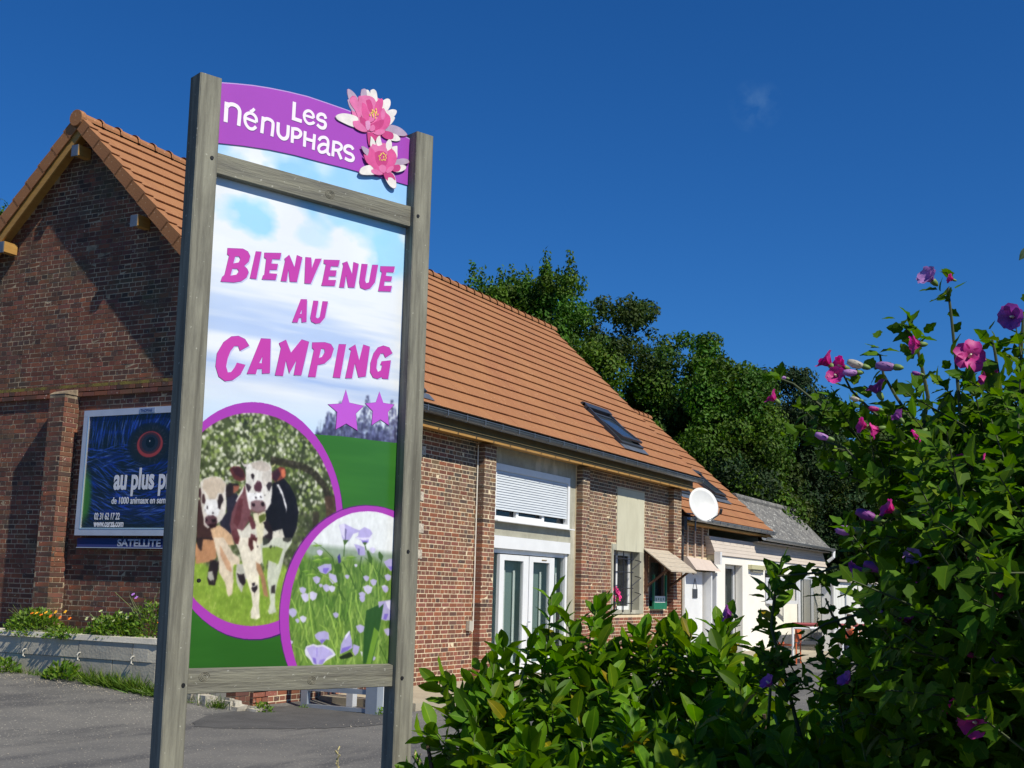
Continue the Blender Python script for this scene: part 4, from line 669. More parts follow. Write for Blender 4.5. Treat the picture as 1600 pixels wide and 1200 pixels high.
# roof windows
m_frame_d = mat('anthracite_frame', (0.035, 0.042, 0.055), .4)
m_sky_gl = glass_mat('roof_glass', (0.05, 0.07, 0.10), .65)
def skylight(parent, M, u0, u1, v0, v1, open_=0.0, label=None):
    f = MB()
    for r in ((u0, u0 + .06, v0, v1), (u1 - .06, u1, v0, v1), (u0 + .06, u1 - .06, v0, v0 + .07)): f.box(r[0], r[1], r[2], r[3], -.02, .085)
    f.box(u0 - .05, u1 + .05, v1 - .04, v1 + .10, -.02, .10); f.tube([(u0 - .05, v1 + .10, .04), (u1 + .05, v1 + .10, .04)], .065, 10)
    sk = link('skylight', f.mesh('skylight', m_frame_d, M=M), parent, label=label)
    link('flashing', MB().box(u0 - .06, u1 + .1, v0 - .16, v0 - .002, .034, .042).mesh('flashing', m_zinc, M=M), sk)
    link('blind', MB().box(u0 + .07, u1 - .07, v0 + .08, v1 - .1, .005, .012).mesh('blind', mat('grey_blind', (.09, .12, .13), .7), M=M), sk)
    c = (v0 + v1) / 2
    R = M @ Matrix.Translation((0, c, .05)) @ Matrix.Rotation(open_, 4, 'X') @ Matrix.Translation((0, -c, 0))
    g = MB()
    for r in ((u0 + .065, u0 + .13, v0 + .08, v1 - .1), (u1 - .13, u1 - .065, v0 + .08, v1 - .1), (u0 + .13, u1 - .13, v0 + .08, v0 + .16), (u0 + .13, u1 - .13, v1 - .18, v1 - .1)): g.box(*r, .01, .055)
    link('sash', g.mesh('sash', m_frame_d, M=R), sk)
    link('pane', MB().box(u0 + .13, u1 - .13, v0 + .16, v1 - .18, .026, .034).mesh('pane', m_sky_gl, M=R), sk)
MW, LW = roof_mat(0, 9.95, ZE, YR, 8.365)
skylight(H, MW, 24.48, 25.72, .50, 1.66, -.13, 'dark framed roof window standing slightly open')
skylight(H, MW, 15.08, 16.22, .25, 1.35, 0)

# ------------------------------------------------------------------ front bay: windows, shutter, double door
m_white = mat('white_pvc', (0.78, 0.79, 0.80), .35, (0.72, 0.73, 0.74), 3)
m_shut = mat('shutter_white', (0.60, 0.64, 0.68), .5, (0.54, 0.58, 0.62), 2, (1, 1, 6))
m_rend = mat('grey_render', (0.40, 0.39, 0.31), .92, (0.30, 0.29, 0.23), 4, bump=.4, bscale=40, streak=((.5, .47, .38), (2, 2, .8), .55, .66))
m_rend2 = mat('pale_render', (0.56, 0.54, 0.41), .92, (0.49, 0.47, 0.35), 2.5, (1, 1, .6), bump=.25, bscale=50, streak=((.40, .39, .30), (3, 3, .5), .56, .7))
m_glass = glass_mat('window_glass', (.03, .05, .05), .20)
m_curt = mat('green_grey_curtain', (0.30, 0.42, 0.38), .8, (0.20, 0.30, 0.27), 6, (8, 8, .3))
m_curtl = mat('pale_curtain', (0.62, 0.74, 0.70), .8)
m_alu = mat('brushed_aluminium', (0.34, 0.38, 0.43), .4, (0.28, 0.32, 0.37), 3, metal=.3)
Yb = YF + .02
mb = MB()
mb.box(18.80, 19.02, Yb, Yb + .28, -.05, 4.25); mb.box(22.12, 22.40, Yb, Yb + .28, -.05, 4.25)
mb.box(19.02, 22.12, Yb, Yb + .28, 3.78, 4.25); mb.box(19.02, 22.12, Yb, Yb + .28, 2.52, 2.76)
link('bay_surround', mb.mesh('bay_surround', m_rend), H)
Yw = YF - .035
# upper window with roller shutter
w = MB()
for r in ((19.02, 22.12, 3.66, 3.775), (19.02, 19.09, 2.78, 3.66), (22.03, 22.12, 2.78, 3.66), (19.09, 22.03, 2.78, 2.86)): w.box(r[0], r[1], Yw + .04, Yw + .14, r[2], r[3])
win = link('window', w.mesh('window', m_white), H, label='upper window with its white roller shutter almost closed')
link('sill', MB().box(18.98, 22.16, Yw - .06, Yw + .14, 2.757, 2.778).mesh('sill', m_white), win)
mb = MB(); z = 2.97
while z < 3.655:
    mb.hexa([(19.10, Yw + .055, z), (22.02, Yw + .055, z), (22.02, Yw + .075, z), (19.10, Yw + .075, z)],
            [(19.10, Yw + .066, z + .042), (22.02, Yw + .066, z + .042), (22.02, Yw + .076, z + .042), (19.10, Yw + .076, z + .042)]); z += .0455
link('roller_shutter', mb.mesh('roller_shutter', m_shut), win)
mb = MB()
for x in (19.95, 21.0): mb.box(x, x + .09, Yw + .09, Yw + .15, 2.86, 2.98)
mb.box(20.04, 21.0, Yw + .09, Yw + .15, 2.86, 2.905); link('casement', mb.mesh('casement', m_white), win)
link('pane', MB().box(19.09, 22.03, Yw + .16, Yw + .166, 2.86, 3.66).mesh('pane', glass_mat('dark_glass', (.015, .02, .03), .7)), win)
# door unit
w = MB()
w.box(18.99, 22.14, Yb - .03, Yb + .12, 2.30, 2.515)
w.box(19.02, 19.10, Yb + .02, Yb + .12, .1, 2.30); w.box(22.03, 22.12, Yb + .02, Yb + .12, .1, 2.30); w.box(19.10, 22.03, Yb + .02, Yb + .12, .1, .16)
w.box(19.10, 22.03, Yb + .05, Yb + .12, 2.22, 2.298)
dr = link('patio_door', w.mesh('patio_door', m_white), H, label='white double patio door with tall glass panes and green grey curtains')
def leaf(x0, x1, gx0, gx1, h=2.20, y=Yb + .02):
    q = MB(); q.box(x0, gx0, y, y + .06, .17, h); q.box(gx1, x1, y, y + .06, .17, h); q.box(gx0, gx1, y, y + .06, h - .1, h); q.box(gx0, gx1, y, y + .06, .17, .3)
    l = link('door_leaf', q.mesh('door_leaf', m_white), dr)
    link('pane', MB().box(gx0, gx1, y + .03, y + .036, .3, h - .1).mesh('pane', m_glass), dr)
    return l
leaf(19.35, 20.47, 19.52, 20.26); leaf(20.50, 21.55, 20.66, 21.34)
link('pane', MB().box(19.10, 19.34, Yb + .07, Yb + .076, .16, 2.22).mesh('pane', m_glass), dr)
link('pane', MB().box(21.57, 22.03, Yb + .07, Yb + .076, .16, 2.22).mesh('pane', m_glass), dr)
link('handle', MB().tube([(20.44, Yb, 1.02), (20.44, Yb - .05, 1.02), (20.36, Yb - .05, 1.02)], .01, 6).mesh('handle', m_alu), dr)
link('hook_plate', MB().box(21.0, 21.2, Yb + .008, Yb + .019, 2.14, 2.155).mesh('hook_plate', mat('brass', (.5, .33, .1), .4, metal=.7)), dr)
m_curt_t = mat('teal_curtain', (0.24, 0.36, 0.33), .8, (0.19, 0.30, 0.275), 5, (14, 14, .15)); m_curt_p = mat('pale_curtain_fold', (0.78, 0.90, 0.84), .8)
link('curtain', MB().box(19.11, 22.02, Yb + .20, Yb + .205, .17, 2.21).mesh('curtain', m_curt_t), dr)
for x, w_ in ((19.27, .035), (19.62, .05), (19.74, .09), (20.14, .07), (20.72, .10), (20.86, .06), (21.22, .06), (21.90, .05)):
    link('curtain_fold', MB().box(x, x + w_, Yb + .165, Yb + .172, .17, 1.93).mesh('curtain_fold', m_curt_p), dr)
# white cable pipe beside the first pilaster
link('cable_pipe', MB().tube([(18.33, YF - .03, 4.0), (18.34, YF - .03, .92), (18.30, YF - .03, .88)], .012, 6).mesh('cable_pipe', mat('pipe_white', (.7, .66, .58), .6)), H)
link('socket_box', MB().box(18.15, 18.27, YF - .07, YF - .008, .90, 1.06).mesh('socket_box', mat('box_grey', (.45, .43, .36), .6)), H)
# quoin render smears
for (x, z, s) in ((16.62, 3.72, .06), (16.63, 2.5, .07), (16.62, 3.0, .05), (16.62, 2.1, .06)):
    link('mortar_smear', MB().box(x - s, x + s, YF - .012, YF - .009, z - .07, z + .07).mesh('mortar_smear', mat('smear', (.62, .56, .45), .9, (.3, .25, .2), 20)), H)

# ------------------------------------------------------------------ barred window in the rendered patch
mb = MB()
mb.box(24.46, 26.0, YF - .012, YF + .05, 2.47, 3.79)
link('render_patch', mb.mesh('render_patch', m_rend2), H)
mb = MB()
for r in ((24.22, 24.30, 1.14, 2.47), (25.76, 25.99, 1.14, 2.468), (24.30, 25.76, 1.14, 1.22)): mb.box(r[0], r[1], YF - .010, YF + .34, r[2], r[3])
mb.box(24.22, 24.458, YF - .010, YF + .05, 2.472, 2.598)
mb.box(24.30, 25.76, YF + .05, YF + .34, 2.462, 2.60)
link('window_surround', mb.mesh('window_surround', m_rend), H)
w = MB()
for x in (24.32, 24.98, 25.68): w.box(x, x + .07, YF + .22, YF + .28, 1.22, 2.46)
w.box(24.39, 25.68, YF + .22, YF + .28, 2.38, 2.46); w.box(24.39, 25.68, YF + .22, YF + .28, 1.22, 1.30)
wn2 = link('window', w.mesh('window', m_white), H, label='small window behind iron bars')
link('pane', MB().box(24.39, 25.68, YF + .245, YF + .25, 1.3, 2.38).mesh('pane', glass_mat('dark_glass'), ), wn2)
link('net_curtain', MB().box(24.40, 25.66, YF + .265, YF + .27, 1.31, 2.37).mesh('net_curtain', mat('net', (.40, .44, .36), .9)), wn2)
g = MB()
for x in (24.33, 24.79, 25.25): g.tube([(x, YF - .03, 1.18), (x, YF - .03, 2.46)], .014, 6)
for z in (1.36, 1.68, 2.02, 2.30): g.tube([(24.30, YF - .03, z), (25.34, YF - .03, z)], .011, 6)
for z in (1.50, 1.85, 2.20): g.tube([(25.25, YF - .03, z - .12), (25.62, YF - .10, z + .06), (25.66, YF + .06, z + .10)], .010, 5)
link('window_grille', g.mesh('window_grille', mat('black_iron', (.012, .014, .022), .5)), H)

# ------------------------------------------------------------------ service window under the little awning
w = MB()
w.box(26.36, 26.52, YF + .03, YF + .2, 1.25, 2.40); w.box(27.2, 27.35, YF + .03, YF + .2, 1.25, 2.40); w.box(26.52, 27.2, YF + .03, YF + .2, 2.28, 2.40)
m_dw = mat('dark_brown_wood', (.045, .022, .014), .6, (.03, .016, .01), 5, (6, 6, 1))
hatch = link('window', w.mesh('window', m_dw), H, label='dark wooden service window under the awning')
link('pane', MB().box(26.52, 27.2, YF + .1, YF + .106, 1.5, 2.28).mesh('pane', glass_mat('hatch_glass', (.05, .07, .07), .5)), hatch)
mb = MB(); x = 26.53
while x < 27.18:
    mb.box(x, x + .03, YF + .16, YF + .17, 1.42, 1.98 + .1 * math.sin(x * 14)); x += .045
link('lace_curtain', mb.mesh('lace_curtain', mat('lace', (.32, .38, .40), .9)), hatch)
mb = MB(); mb.box(26.40, 27.22, YF - .10, YF + .09, 1.24, 1.30); mb.box(26.40, 26.46, YF - .10, YF - .06, 1.30, 2.0); mb.box(27.16, 27.22, YF - .10, YF - .06, 1.30, 2.0); mb.box(26.46, 27.16, YF - .10, YF - .07, 1.30, 1.38)
link('green_frame', mb.mesh('green_frame', mat('green_paint', (.012, .16, .085), .45)), hatch)
mb = MB(); mb.box(26.47, 27.15, YF - .085, YF - .08, 1.385, 1.53)
nt_ = link('notice', mb.mesh('notice', mat('notice_white', (.62, .64, .62), .7)), hatch)
mb = MB()
for k in range(4): mb.box(26.55 + k * .15, 26.60 + k * .15, YF - .088, YF - .086, 1.42 + .02 * (k % 2), 1.49)
link('notice_print', mb.mesh('notice_print', mat('print_green', (.05, .2, .12), .7)), nt_)
# awning of thin boards on two timber brackets
aw = link('awning', None, H)
m_aw = mat('weathered_board', (.48, .42, .33), .85, (.38, .32, .25), 4, (1.5, 6, 6), bump=.25, bscale=30)
xa, xb, ya, za, yb, zb = 25.98, 27.66, YF - .005, 2.55, 9.68, 2.06
N_ = 5
for k in range(N_):
    s0, s1 = k / N_, (k + 1) / N_ - .012
    y0, y1 = ya + (yb - ya) * s0, ya + (yb - ya) * s1; z0, z1 = za + (zb - za) * s0, za + (zb - za) * s1
    mb = MB(); mb.hexa([(xa, y0, z0), (xb, y0, z0), (xb, y1, z1), (xa, y1, z1)], [(xa, y0, z0 + .022), (xb, y0, z0 + .022), (xb, y1, z1 + .03), (xa, y1, z1 + .03)])
    link('awning_board', mb.mesh('awning_board', m_aw), aw)
for x in (26.08, 27.5):
    mb = MB(); mb.tube([(x, YF - .04, 1.72), (x, 9.80, 2.12)], .028, 4); mb.box(x - .03, x + .03, YF - .07, YF - .008, 1.62, 2.46); mb.tube([(x, YF - .02, 2.50), (x, 9.70, 2.055)], .026, 4)
    link('bracket', mb.mesh('bracket', mat('bracket_wood', (.10, .045, .025), .7)), aw)
# dark downpipe with hopper at the corner
mb = MB(); mb.box(28.14, 28.34, YF - .18, YF - .01, 3.1, 3.42); mb.tube([(28.24, YF - .09, 3.1), (28.24, YF - .09, 2.55), (28.30, YF - .06, 2.3)], .045, 8)
link('downpipe', mb.mesh('downpipe', mat('dark_pipe', (.03, .028, .03), .6)), H)

# ------------------------------------------------------------------ glazed grey porch beside the corner
PO = thing('glazed_porch', 'low grey aluminium porch frame with clear panes against the brick wall at the house corner', 'porch', (13.40, 8.9, 0))
f = MB()
f.box(13.36, 13.50, 8.86, 9.03, .0, 2.1); f.box(13.38, 13.45, 9.95, 10.05, .02, 2.1)
f.box(13.38, 13.44, 9.03, 9.95, .02, .07); f.box(13.38, 13.44, 9.03, 9.95, .24, .30); f.box(13.38, 13.44, 9.03, 9.95, 2.02, 2.1)
f.box(14.05, 14.13, 8.88, 8.96, .02, 2.1); f.box(13.50, 14.05, 8.88, 8.95, .02, .08); f.box(13.50, 14.05, 8.88, 8.95, 2.02, 2.1); f.box(13.36, 14.13, 8.86, 10.2, 2.1, 2.14)
link('frame', f.mesh('frame', m_alu), PO)
d = MB(); d.box(13.55, 13.60, 8.90, 8.93, .09, 2.0); d.box(13.95, 14.0, 8.90, 8.93, .09, 2.0); d.box(13.60, 13.95, 8.90, 8.93, .09, .15); d.box(13.60, 13.95, 8.90, 8.93, 1.94, 2.0)
link('door_leaf', d.mesh('door_leaf', m_white), PO)
link('pane', MB().box(13.405, 13.411, 9.03, 9.95, .30, 2.02).mesh('pane', m_glass), PO)
link('pane', MB().box(13.60, 13.95, 8.912, 8.918, .15, 1.94).mesh('pane', m_glass), PO)
link('inner_post', MB().box(13.9, 14.0, 9.6, 9.7, .02, 2.1).mesh('inner_post', m_white), PO)

# ------------------------------------------------------------------ annex with lower tiled roof
A = thing('tiled_annex', 'lower tiled annex joined to the far end of the brick house, white rendered front', 'annex', (28.7, 10.6, 0))
AE, AR = 3.45, 7.0
link('wall', MB().box(XE + .01, 31.2, 10.6, 10.85, -.1, 3.4).mesh('wall', m_mort), A)
bb = [(a, b, 10.6 - .006, 10.65, c, d) for a, b, c, d, h in courses(XE + .02, 31.1, 0, 3.38, [(29.0, 31.0, 0, 2.5)], seed=71)]
V, F, T = boxes(bb, [btint(3.4, cool=1) for _ in bb], .001); link('brick_courses', npmesh('brick_courses', V, F, m_brick, T), A, kind='stuff')
tile_slope(A, X1 + .01, 35.9, 10.25, AE, 14.2, AR, rows=15)
tile_slope(A, X1 + .01, 35.9, 18.1, AE, 14.2, AR, rows=15)
ridge_row(A, X1, 35.9, 14.2, AR - .03)
mb = MB(); mb.face([(35.6, 10.6, 0), (35.6, 17.8, 0), (35.6, 17.8, 3.6), (35.6, 14.2, 6.9), (35.6, 10.6, 3.6)]); mb.box(30, 35.6, 17.5, 17.8, 0, 3.4)
link('end_wall', mb.mesh('end_wall', m_rend2), A)
m_gut2 = mat('galvanised_gutter', (.36, .38, .40), .4, (.26, .28, .30), 6, metal=.5)
gutter(A, XE + .06, 35.75, 10.17, 3.42, .08, m_gut2)
link('eave_board', MB().box(XE + .06, 35.75, 10.27, 10.58, 3.28, 3.32).mesh('eave_board', m_wood_y), A)
MA, LA = roof_mat(0, 10.25, AE, 14.2, AR)
skylight(A, MA, 33.1, 34.2, 1.15, 2.25, -.10)
skylight(A, MA, 29.9, 30.8, .95, 1.60, 0)
for x in (29.5, 30.05, 30.62):
    link('batten', MB().box(x - .03, x + .03, 10.56, 10.592, 2.5, 3.3).mesh('batten', mat('pink_batten', (.55, .42, .33), .8)), A)
mb = MB(); mb.hexa([(29.1, 10.58, 2.20), (31.0, 10.58, 2.20), (31.0, 10.2, 2.18), (29.1, 10.2, 2.18)], [(29.1, 10.58, 2.52), (31.0, 10.58, 2.47), (31.0, 10.45, 2.45), (29.1, 10.45, 2.50)])
link('door_canopy', mb.mesh('door_canopy', mat('canopy_fabric', (.55, .46, .40), .8, (.48, .4, .35), 3)), A)
dd_ = link('door', MB().box(29.1, 30.4, 10.50, 10.56, .1, 2.15).mesh('door', m_white), A, label='white door with a small dark hanging plate')
mb = MB(); mb.box(29.64, 29.98, 10.48, 10.495, 1.5, 1.72); mb.tube([(29.66, 10.488, 1.72), (29.81, 10.488, 1.98), (29.96, 10.488, 1.72)], .008, 4)
link('hanging_plate', mb.mesh('hanging_plate', mat('slate_plate', (.04, .045, .055), .6)), dd_)
link('letter_flap', MB().tube([(29.3, 10.47, .72), (29.3, 10.49, .72)], .05, 10).mesh('letter_flap', m_frame_d), dd_)
mb = MB(); mb.box(30.5, 30.58, 10.3, 10.58, .1, 2.15); mb.box(30.9, 30.98, 10.3, 10.58, .1, 2.15); mb.box(30.58, 30.9, 10.45, 10.5, 2.05, 2.15)
link('side_frame', mb.mesh('side_frame', m_white), A)
link('pane', MB().box(30.58, 30.9, 10.47, 10.476, .1, 2.05).mesh('pane', glass_mat('dark_glass')), A)
link('meter_box', MB().box(30.86, 31.0, 10.18, 10.34, 2.36, 2.68).mesh('meter_box', m_white), A)
# projecting white rendered front with cladding band
m_wr = mat('white_render', (.82, .80, .74), .9, (.78, .75, .68), 1.5, bump=.1, bscale=60)
m_cr = mat('cream_reveal', (.62, .60, .44), .9)
m_clad = mat('beige_cladding', (.56, .49, .43), .75, (.51, .45, .39), 2, (1, 1, 3))
OP = [(31.86, 33.37, .12, 2.40), (35.5, 36.97, 1.40, 2.36), (39.0, 40.57, .12, 2.38)]
xs = [31.03] + [v for o_ in OP for v in (o_[0], o_[1])] + [42.7]
mb = MB()
for i in range(0, len(xs), 2): mb.box(xs[i], xs[i + 1], 10.38, 10.58, -.1, 2.60)
for o_ in OP:
    mb.box(o_[0], o_[1], 10.38, 10.58, o_[3], 2.60)
    if o_[2] > .2: mb.box(o_[0], o_[1], 10.38, 10.58, -.1, o_[2])
link('rendered_wall', mb.mesh('rendered_wall', m_wr), A)
mb = MB(); mb.box(31.03, 42.7, 10.86, 10.95, -.1, 3.1); link('inner_wall', mb.mesh('inner_wall', mat('inner_grey', (.20, .23, .22), .9)), A)
link('side_wall', MB().box(31.026, 31.03, 10.385, 10.6, -.1, 2.6).mesh('side_wall', m_cr), A)
for k in range(5):
    z0 = 2.61 + k * .096; y0 = 10.34 + k * .028
    mb = MB(); mb.hexa([(31.0 - k * .03, y0, z0), (42.75, y0, z0), (42.75, y0 + .3, z0), (31.0 - k * .03, y0 + .3, z0)],
                       [(31.0 - k * .03 - .028, y0 + .026, z0 + .091), (42.75, y0 + .026, z0 + .091), (42.75, y0 + .3, z0 + .091), (31.0 - k * .03 - .028, y0 + .3, z0 + .091)])
    link('cladding_board', mb.mesh('cladding_board', m_clad), A)
for (x0, x1, z0, z1) in OP:
    fr = MB(); fr.box(x0 + .02, x0 + .1, 10.60, 10.66, z0, z1); fr.box(x1 - .1, x1 - .02, 10.60, 10.66, z0, z1); fr.box(x0 + .1, x1 - .1, 10.60, 10.66, z1 - .1, z1)
    wd = link('window' if z0 > 1 else 'door', fr.mesh('window_frame', m_white), A)
    link('pane', MB().box(x0 + .1, x1 - .1, 10.63, 10.636, z0, z1 - .1).mesh('pane', m_glass), wd)
link('half_curtain', MB().box(32.1, 33.2, 10.7, 10.71, .2, 1.25).mesh('half_curtain', mat('blue_grey_panel', (.12, .14, .19), .8)), A)
# open sashes
def sash(x0, x1, y0, y1, z0, z1, nm, parent):
    a = Vector((x0, y0, 0)); b = Vector((x1, y1, 0)); d = (b - a).normalized(); nrm = Vector((-d.y, d.x, 0)) * .04; Ln = (b - a).length
    M = Matrix(((d.x, -d.y, 0, x0), (d.y, d.x, 0, y0), (0, 0, 1, 0), (0, 0, 0, 1)))
    q = MB(); q.box(0, .09, 0, .05, z0, z1); q.box(Ln - .09, Ln, 0, .05, z0, z1); q.box(.09, Ln - .09, 0, .05, z0, z0 + .1); q.box(.09, Ln - .09, 0, .05, z1 - .1, z1)
    s_ = link(nm, q.mesh(nm, mat('grey_white_pvc', (.55, .57, .62), .4), M=M), parent)
    link('pane', MB().box(.09, Ln - .09, .022, .028, z0 + .1, z1 - .1).mesh('pane', m_glass, M=M), s_)
sash(35.5, 37.3, 10.34, 9.9, 1.38, 2.12, 'open_sash', A)
sash(39.0, 39.9, 10.34, 9.75, .14, 2.25, 'open_door_leaf', A)
sash(40.57, 41.3, 10.34, 9.6, .14, 2.2, 'open_door_leaf', A)
lb = MB(); lb.box(33.88, 35.3, 10.26, 10.375, 2.32, 2.44); lf = link('strip_light', lb.mesh('strip_light', mat('yellowed_plastic', (.52, .50, .30), .4)), A)
link('strip_base', MB().box(34.1, 35.1, 10.30, 10.378, 2.255, 2.318).mesh('strip_base', mat('grey_plastic', (.30, .29, .22), .6)), lf)
mb = MB(); mb.tube([(38.3, 10.37, 2.1), (38.3, 10.1, 2.15), (38.3, 10.05, 2.28)], .018, 6); mb.tube([(38.3, 10.05, 2.25), (38.3, 10.05, 2.29)], .07, 10)
wl = link('wall_lamp', mb.mesh('wall_lamp', m_alu), A)
gl = MB(); gl.tube([(38.3, 10.05, 2.30 + k * .04) for k in range(7)], [.08, .13, .155, .16, .145, .11, .04], 12)
link('globe', gl.mesh('globe', mat('frosted_globe', (.75, .75, .72), .3), smooth=True), wl)

# low grey roof beyond
G_ = thing('grey_roofed_wing', 'far wing with a weathered grey sheet roof and pale gutter beyond the tiled annex', 'building wing', (36, 10.9, 0))
m_fc = mat('fibre_cement', (.17, .165, .155), .95, (.10, .10, .10), 3, contrast=(.4, .6), bump=.6, bscale=25, speck=((.34, .34, .32), 14, .60))
MG, LG = roof_mat(35.95, 10.2, 3.22, 11.45, 4.50)
nx = 60; W_ = 42.75 - 35.95; V = []; F = []
for i in range(nx * 3 + 1):
    u = W_ * i / (nx * 3); h = .022 * math.sin(2 * math.pi * i / 3.0 * 1.0)
    for v in (0, LG): V.append(tuple(MG @ Vector((u, v, h))))
for i in range(nx * 3): F.append((2 * i, 2 * i + 2, 2 * i + 3, 2 * i + 1))
link('roof_sheet', npmesh('roof_sheet', V, F, m_fc), G_)
mb = MB(); mb.box(0, W_, 0, LG, -.09, -.03); link('roof_deck', mb.mesh('roof_deck', m_deck, M=MG), G_)
mb = MB(); mb.tube([(35.95, 11.45, 4.50), (42.75, 11.45, 4.50)], .11, 10); link('ridge_capping', mb.mesh('ridge_capping', m_fc), G_)
M3, L3 = roof_mat(35.95, 13.2, 2.9, 11.45, 4.50)
link('rear_roof_sheet', MB().box(0, W_, 0, L3, -.05, 0).mesh('rear_roof_sheet', m_fc, M=M3), G_)
gutter(G_, 34.6, 42.8, 10.12, 3.22, .08, m_gut2, hooks=False)
link('gutter_elbow', MB().tube([(42.8, 10.12, 3.16), (42.75, 10.12, 2.95), (42.72, 10.3, 2.8)], .06, 8).mesh('gutter_elbow', mat('white_pipe', (.7, .72, .74), .4)), G_)
mb = MB(); mb.face([(42.7, 10.6, 0), (42.7, 13, 0), (42.7, 13, 3), (42.7, 11.45, 4.4), (42.7, 10.6, 3.4)]); link('end_wall', mb.mesh('end_wall', m_wr), G_)
link('boxed_eave', MB().box(34.7, 42.7, 10.22, 10.5, 3.09, 3.12).mesh('boxed_eave', mat('eave_grey', (.3, .27, .24), .8)), G_)

# ------------------------------------------------------------------ satellite dish
D_ = thing('satellite_dish', 'white round satellite dish on the corner of the brick house under the eave', 'satellite dish', (28.6, 10.3, 3.3))
cen = Vector((28.42, 9.83, 3.68)); nrm = Vector((-.60, -.76, .30)).normalized()
zax = nrm; xax = Vector((0, 0, 1)).cross(zax).normalized(); yax = zax.cross(xax)
MD = Matrix(((xax.x, yax.x, zax.x, cen.x), (xax.y, yax.y, zax.y, cen.y), (xax.z, yax.z, zax.z, cen.z), (0, 0, 0, 1)))
V = []; F = []; nr, na = 7, 40
for side in (0, 1):
    for j in range(nr):
        r = j / (nr - 1)
        for i in range(na):
            a = 2 * math.pi * i / na; V.append((math.cos(a) * r * .40, math.sin(a) * r * .43, .085 * r * r - .012 * side))
for side in (0, 1):
    b0 = side * nr * na
    for j in range(nr - 1):
        for i in range(na):
            k = (i + 1) % na; q = (b0 + j * na + i, b0 + j * na + k, b0 + (j + 1) * na + k, b0 + (j + 1) * na + i); F.append(q if side == 0 else q[::-1])
b0 = (nr - 1) * na; b1 = nr * na + (nr - 1) * na
for i in range(na): k = (i + 1) % na; F.append((b0 + i, b0 + k, b1 + k, b1 + i))
mb = MB(); mb.raw(V, F); link('reflector', mb.mesh('reflector', mat('dish_white', (.66, .67, .68), .45, (.58, .59, .58), 2.5), smooth=True, M=MD), D_)
mb = MB(); mb.tube([(.12, -.40, .03), (.26, -.30, .32)], .014, 6); mb.tube([(.0, -.42, .05), (.26, -.30, .32)], .008, 5)
link('feed_arm', mb.mesh('feed_arm', m_zinc, M=MD), D_)
mb = MB(); mb.tube([(.27, -.29, .30), (.25, -.22, .40)], .035, 8); link('receiver', mb.mesh('receiver', mat('dark_plastic', (.03, .03, .035), .5), M=MD), D_)
mb = MB(); mb.tube([(28.45, 9.92, 3.62), (28.72, 10.1, 3.5), (28.45, 10.22, 3.5)], .02, 6); mb.tube([(28.72, 10.1, 3.75), (28.72, 10.1, 3.1)], .022, 6); link('mount', mb.mesh('mount', m_zinc), D_)

# ------------------------------------------------------------------ white boarded shed further back, with rail, chair and person
S_ = thing('white_shed', 'narrow white boarded shed at the far end of the terrace, half hidden by hibiscus branches', 'shed', (38, 8.6, 0))
x = 35.9
mb0 = MB(); k = 0
while x < 41.6:
    link('wall_board', MB().box(x, x + .185, 8.5 - .004 * (k % 2), 8.54, .05, 2.05).mesh('wall_board', mat('white_board', (.74, .74, .71), .7, (.68, .68, .64), 2)), S_); x += .19; k += 1
link('shed_body', MB().box(35.92, 41.58, 8.55, 8.85, .05, 2.0).mesh('shed_body', MATS['white_board']), S_)
link('roof', MB().box(35.8, 41.7, 8.42, 8.95, 2.06, 2.12).mesh('roof', m_clad), S_)
mb = MB(); mb.box(36.6, 37.9, 8.46, 8.49, 1.75, 1.80); mb.box(37.2, 37.27, 8.46, 8.49, 1.1, 1.75); link('window_bar', mb.mesh('window_bar', m_alu), S_)

R_ = thing('terrace_rail', 'low rail with a dark red top bar in front of the white terrace', 'rail', (31, 7.4, 0))
link('top_bar', MB().tube([(30.0, 8.1, .95), (33.2, 5.4, .93)], .04, 8).mesh('top_bar', mat('dark_red_paint', (.22, .015, .02), .5)), R_)
link('lower_bar', MB().tube([(30.0, 8.1, .86), (33.2, 5.4, .84)], .03, 8).mesh('lower_bar', m_white), R_)
for t in (0, .33, .66, 1):
    link('post', MB().tube([(30 + 3.2 * t, 8.1 - 2.7 * t, 0), (30 + 3.2 * t, 8.1 - 2.7 * t, .93)], .03, 8).mesh('post', m_white), R_)
m_or = mat('orange_plastic', (.62, .14, .045), .5)
C_ = thing('orange_chair', 'orange plastic chair with a square back on the terrace', 'chair', (30.5, 8.35, 0))
link('backrest', MB().box(30.28, 30.72, 8.08, 8.12, .52, .87).mesh('backrest', m_or), C_)
link('seat', MB().box(30.28, 30.72, 8.12, 8.55, .42, .46).mesh('seat', m_or), C_)
for a, b in ((30.3, 8.1), (30.7, 8.1), (30.3, 8.52), (30.7, 8.52)): link('leg', MB().tube([(a, b, 0), (a, b, .5)], .018, 6).mesh('leg', m_or), C_)

# ------------------------------------------------------------------ seated person (far, small)
def skin_body(name, verts, edges, radii, material, parent, root=0, sub=2):
    me = bpy.data.meshes.new(name); me.from_pydata(verts, edges, []); o = bpy.data.objects.new(name, me); COL.objects.link(o)
    md = o.modifiers.new('skin', 'SKIN'); sv = me.skin_vertices[0].data
    for i, r in enumerate(radii): sv[i].radius = (r, r) if not isinstance(r, tuple) else r
    sv[root].use_root = True
    o.modifiers.new('sub', 'SUBSURF').levels = sub
    m2 = bpy.data.meshes.new_from_object(o.evaluated_get(bpy.context.evaluated_depsgraph_get())); bpy.data.objects.remove(o)
    m2.polygons.foreach_set('use_smooth', np.ones(len(m2.polygons), bool)); m2.materials.clear(); m2.materials.append(material); m2.name = name
    return m2
PE = thing('person', 'person in an orange top sitting at the terrace with one hand raised to the mouth', 'person', (30.0, 6.75, 0), math.radians(-150))
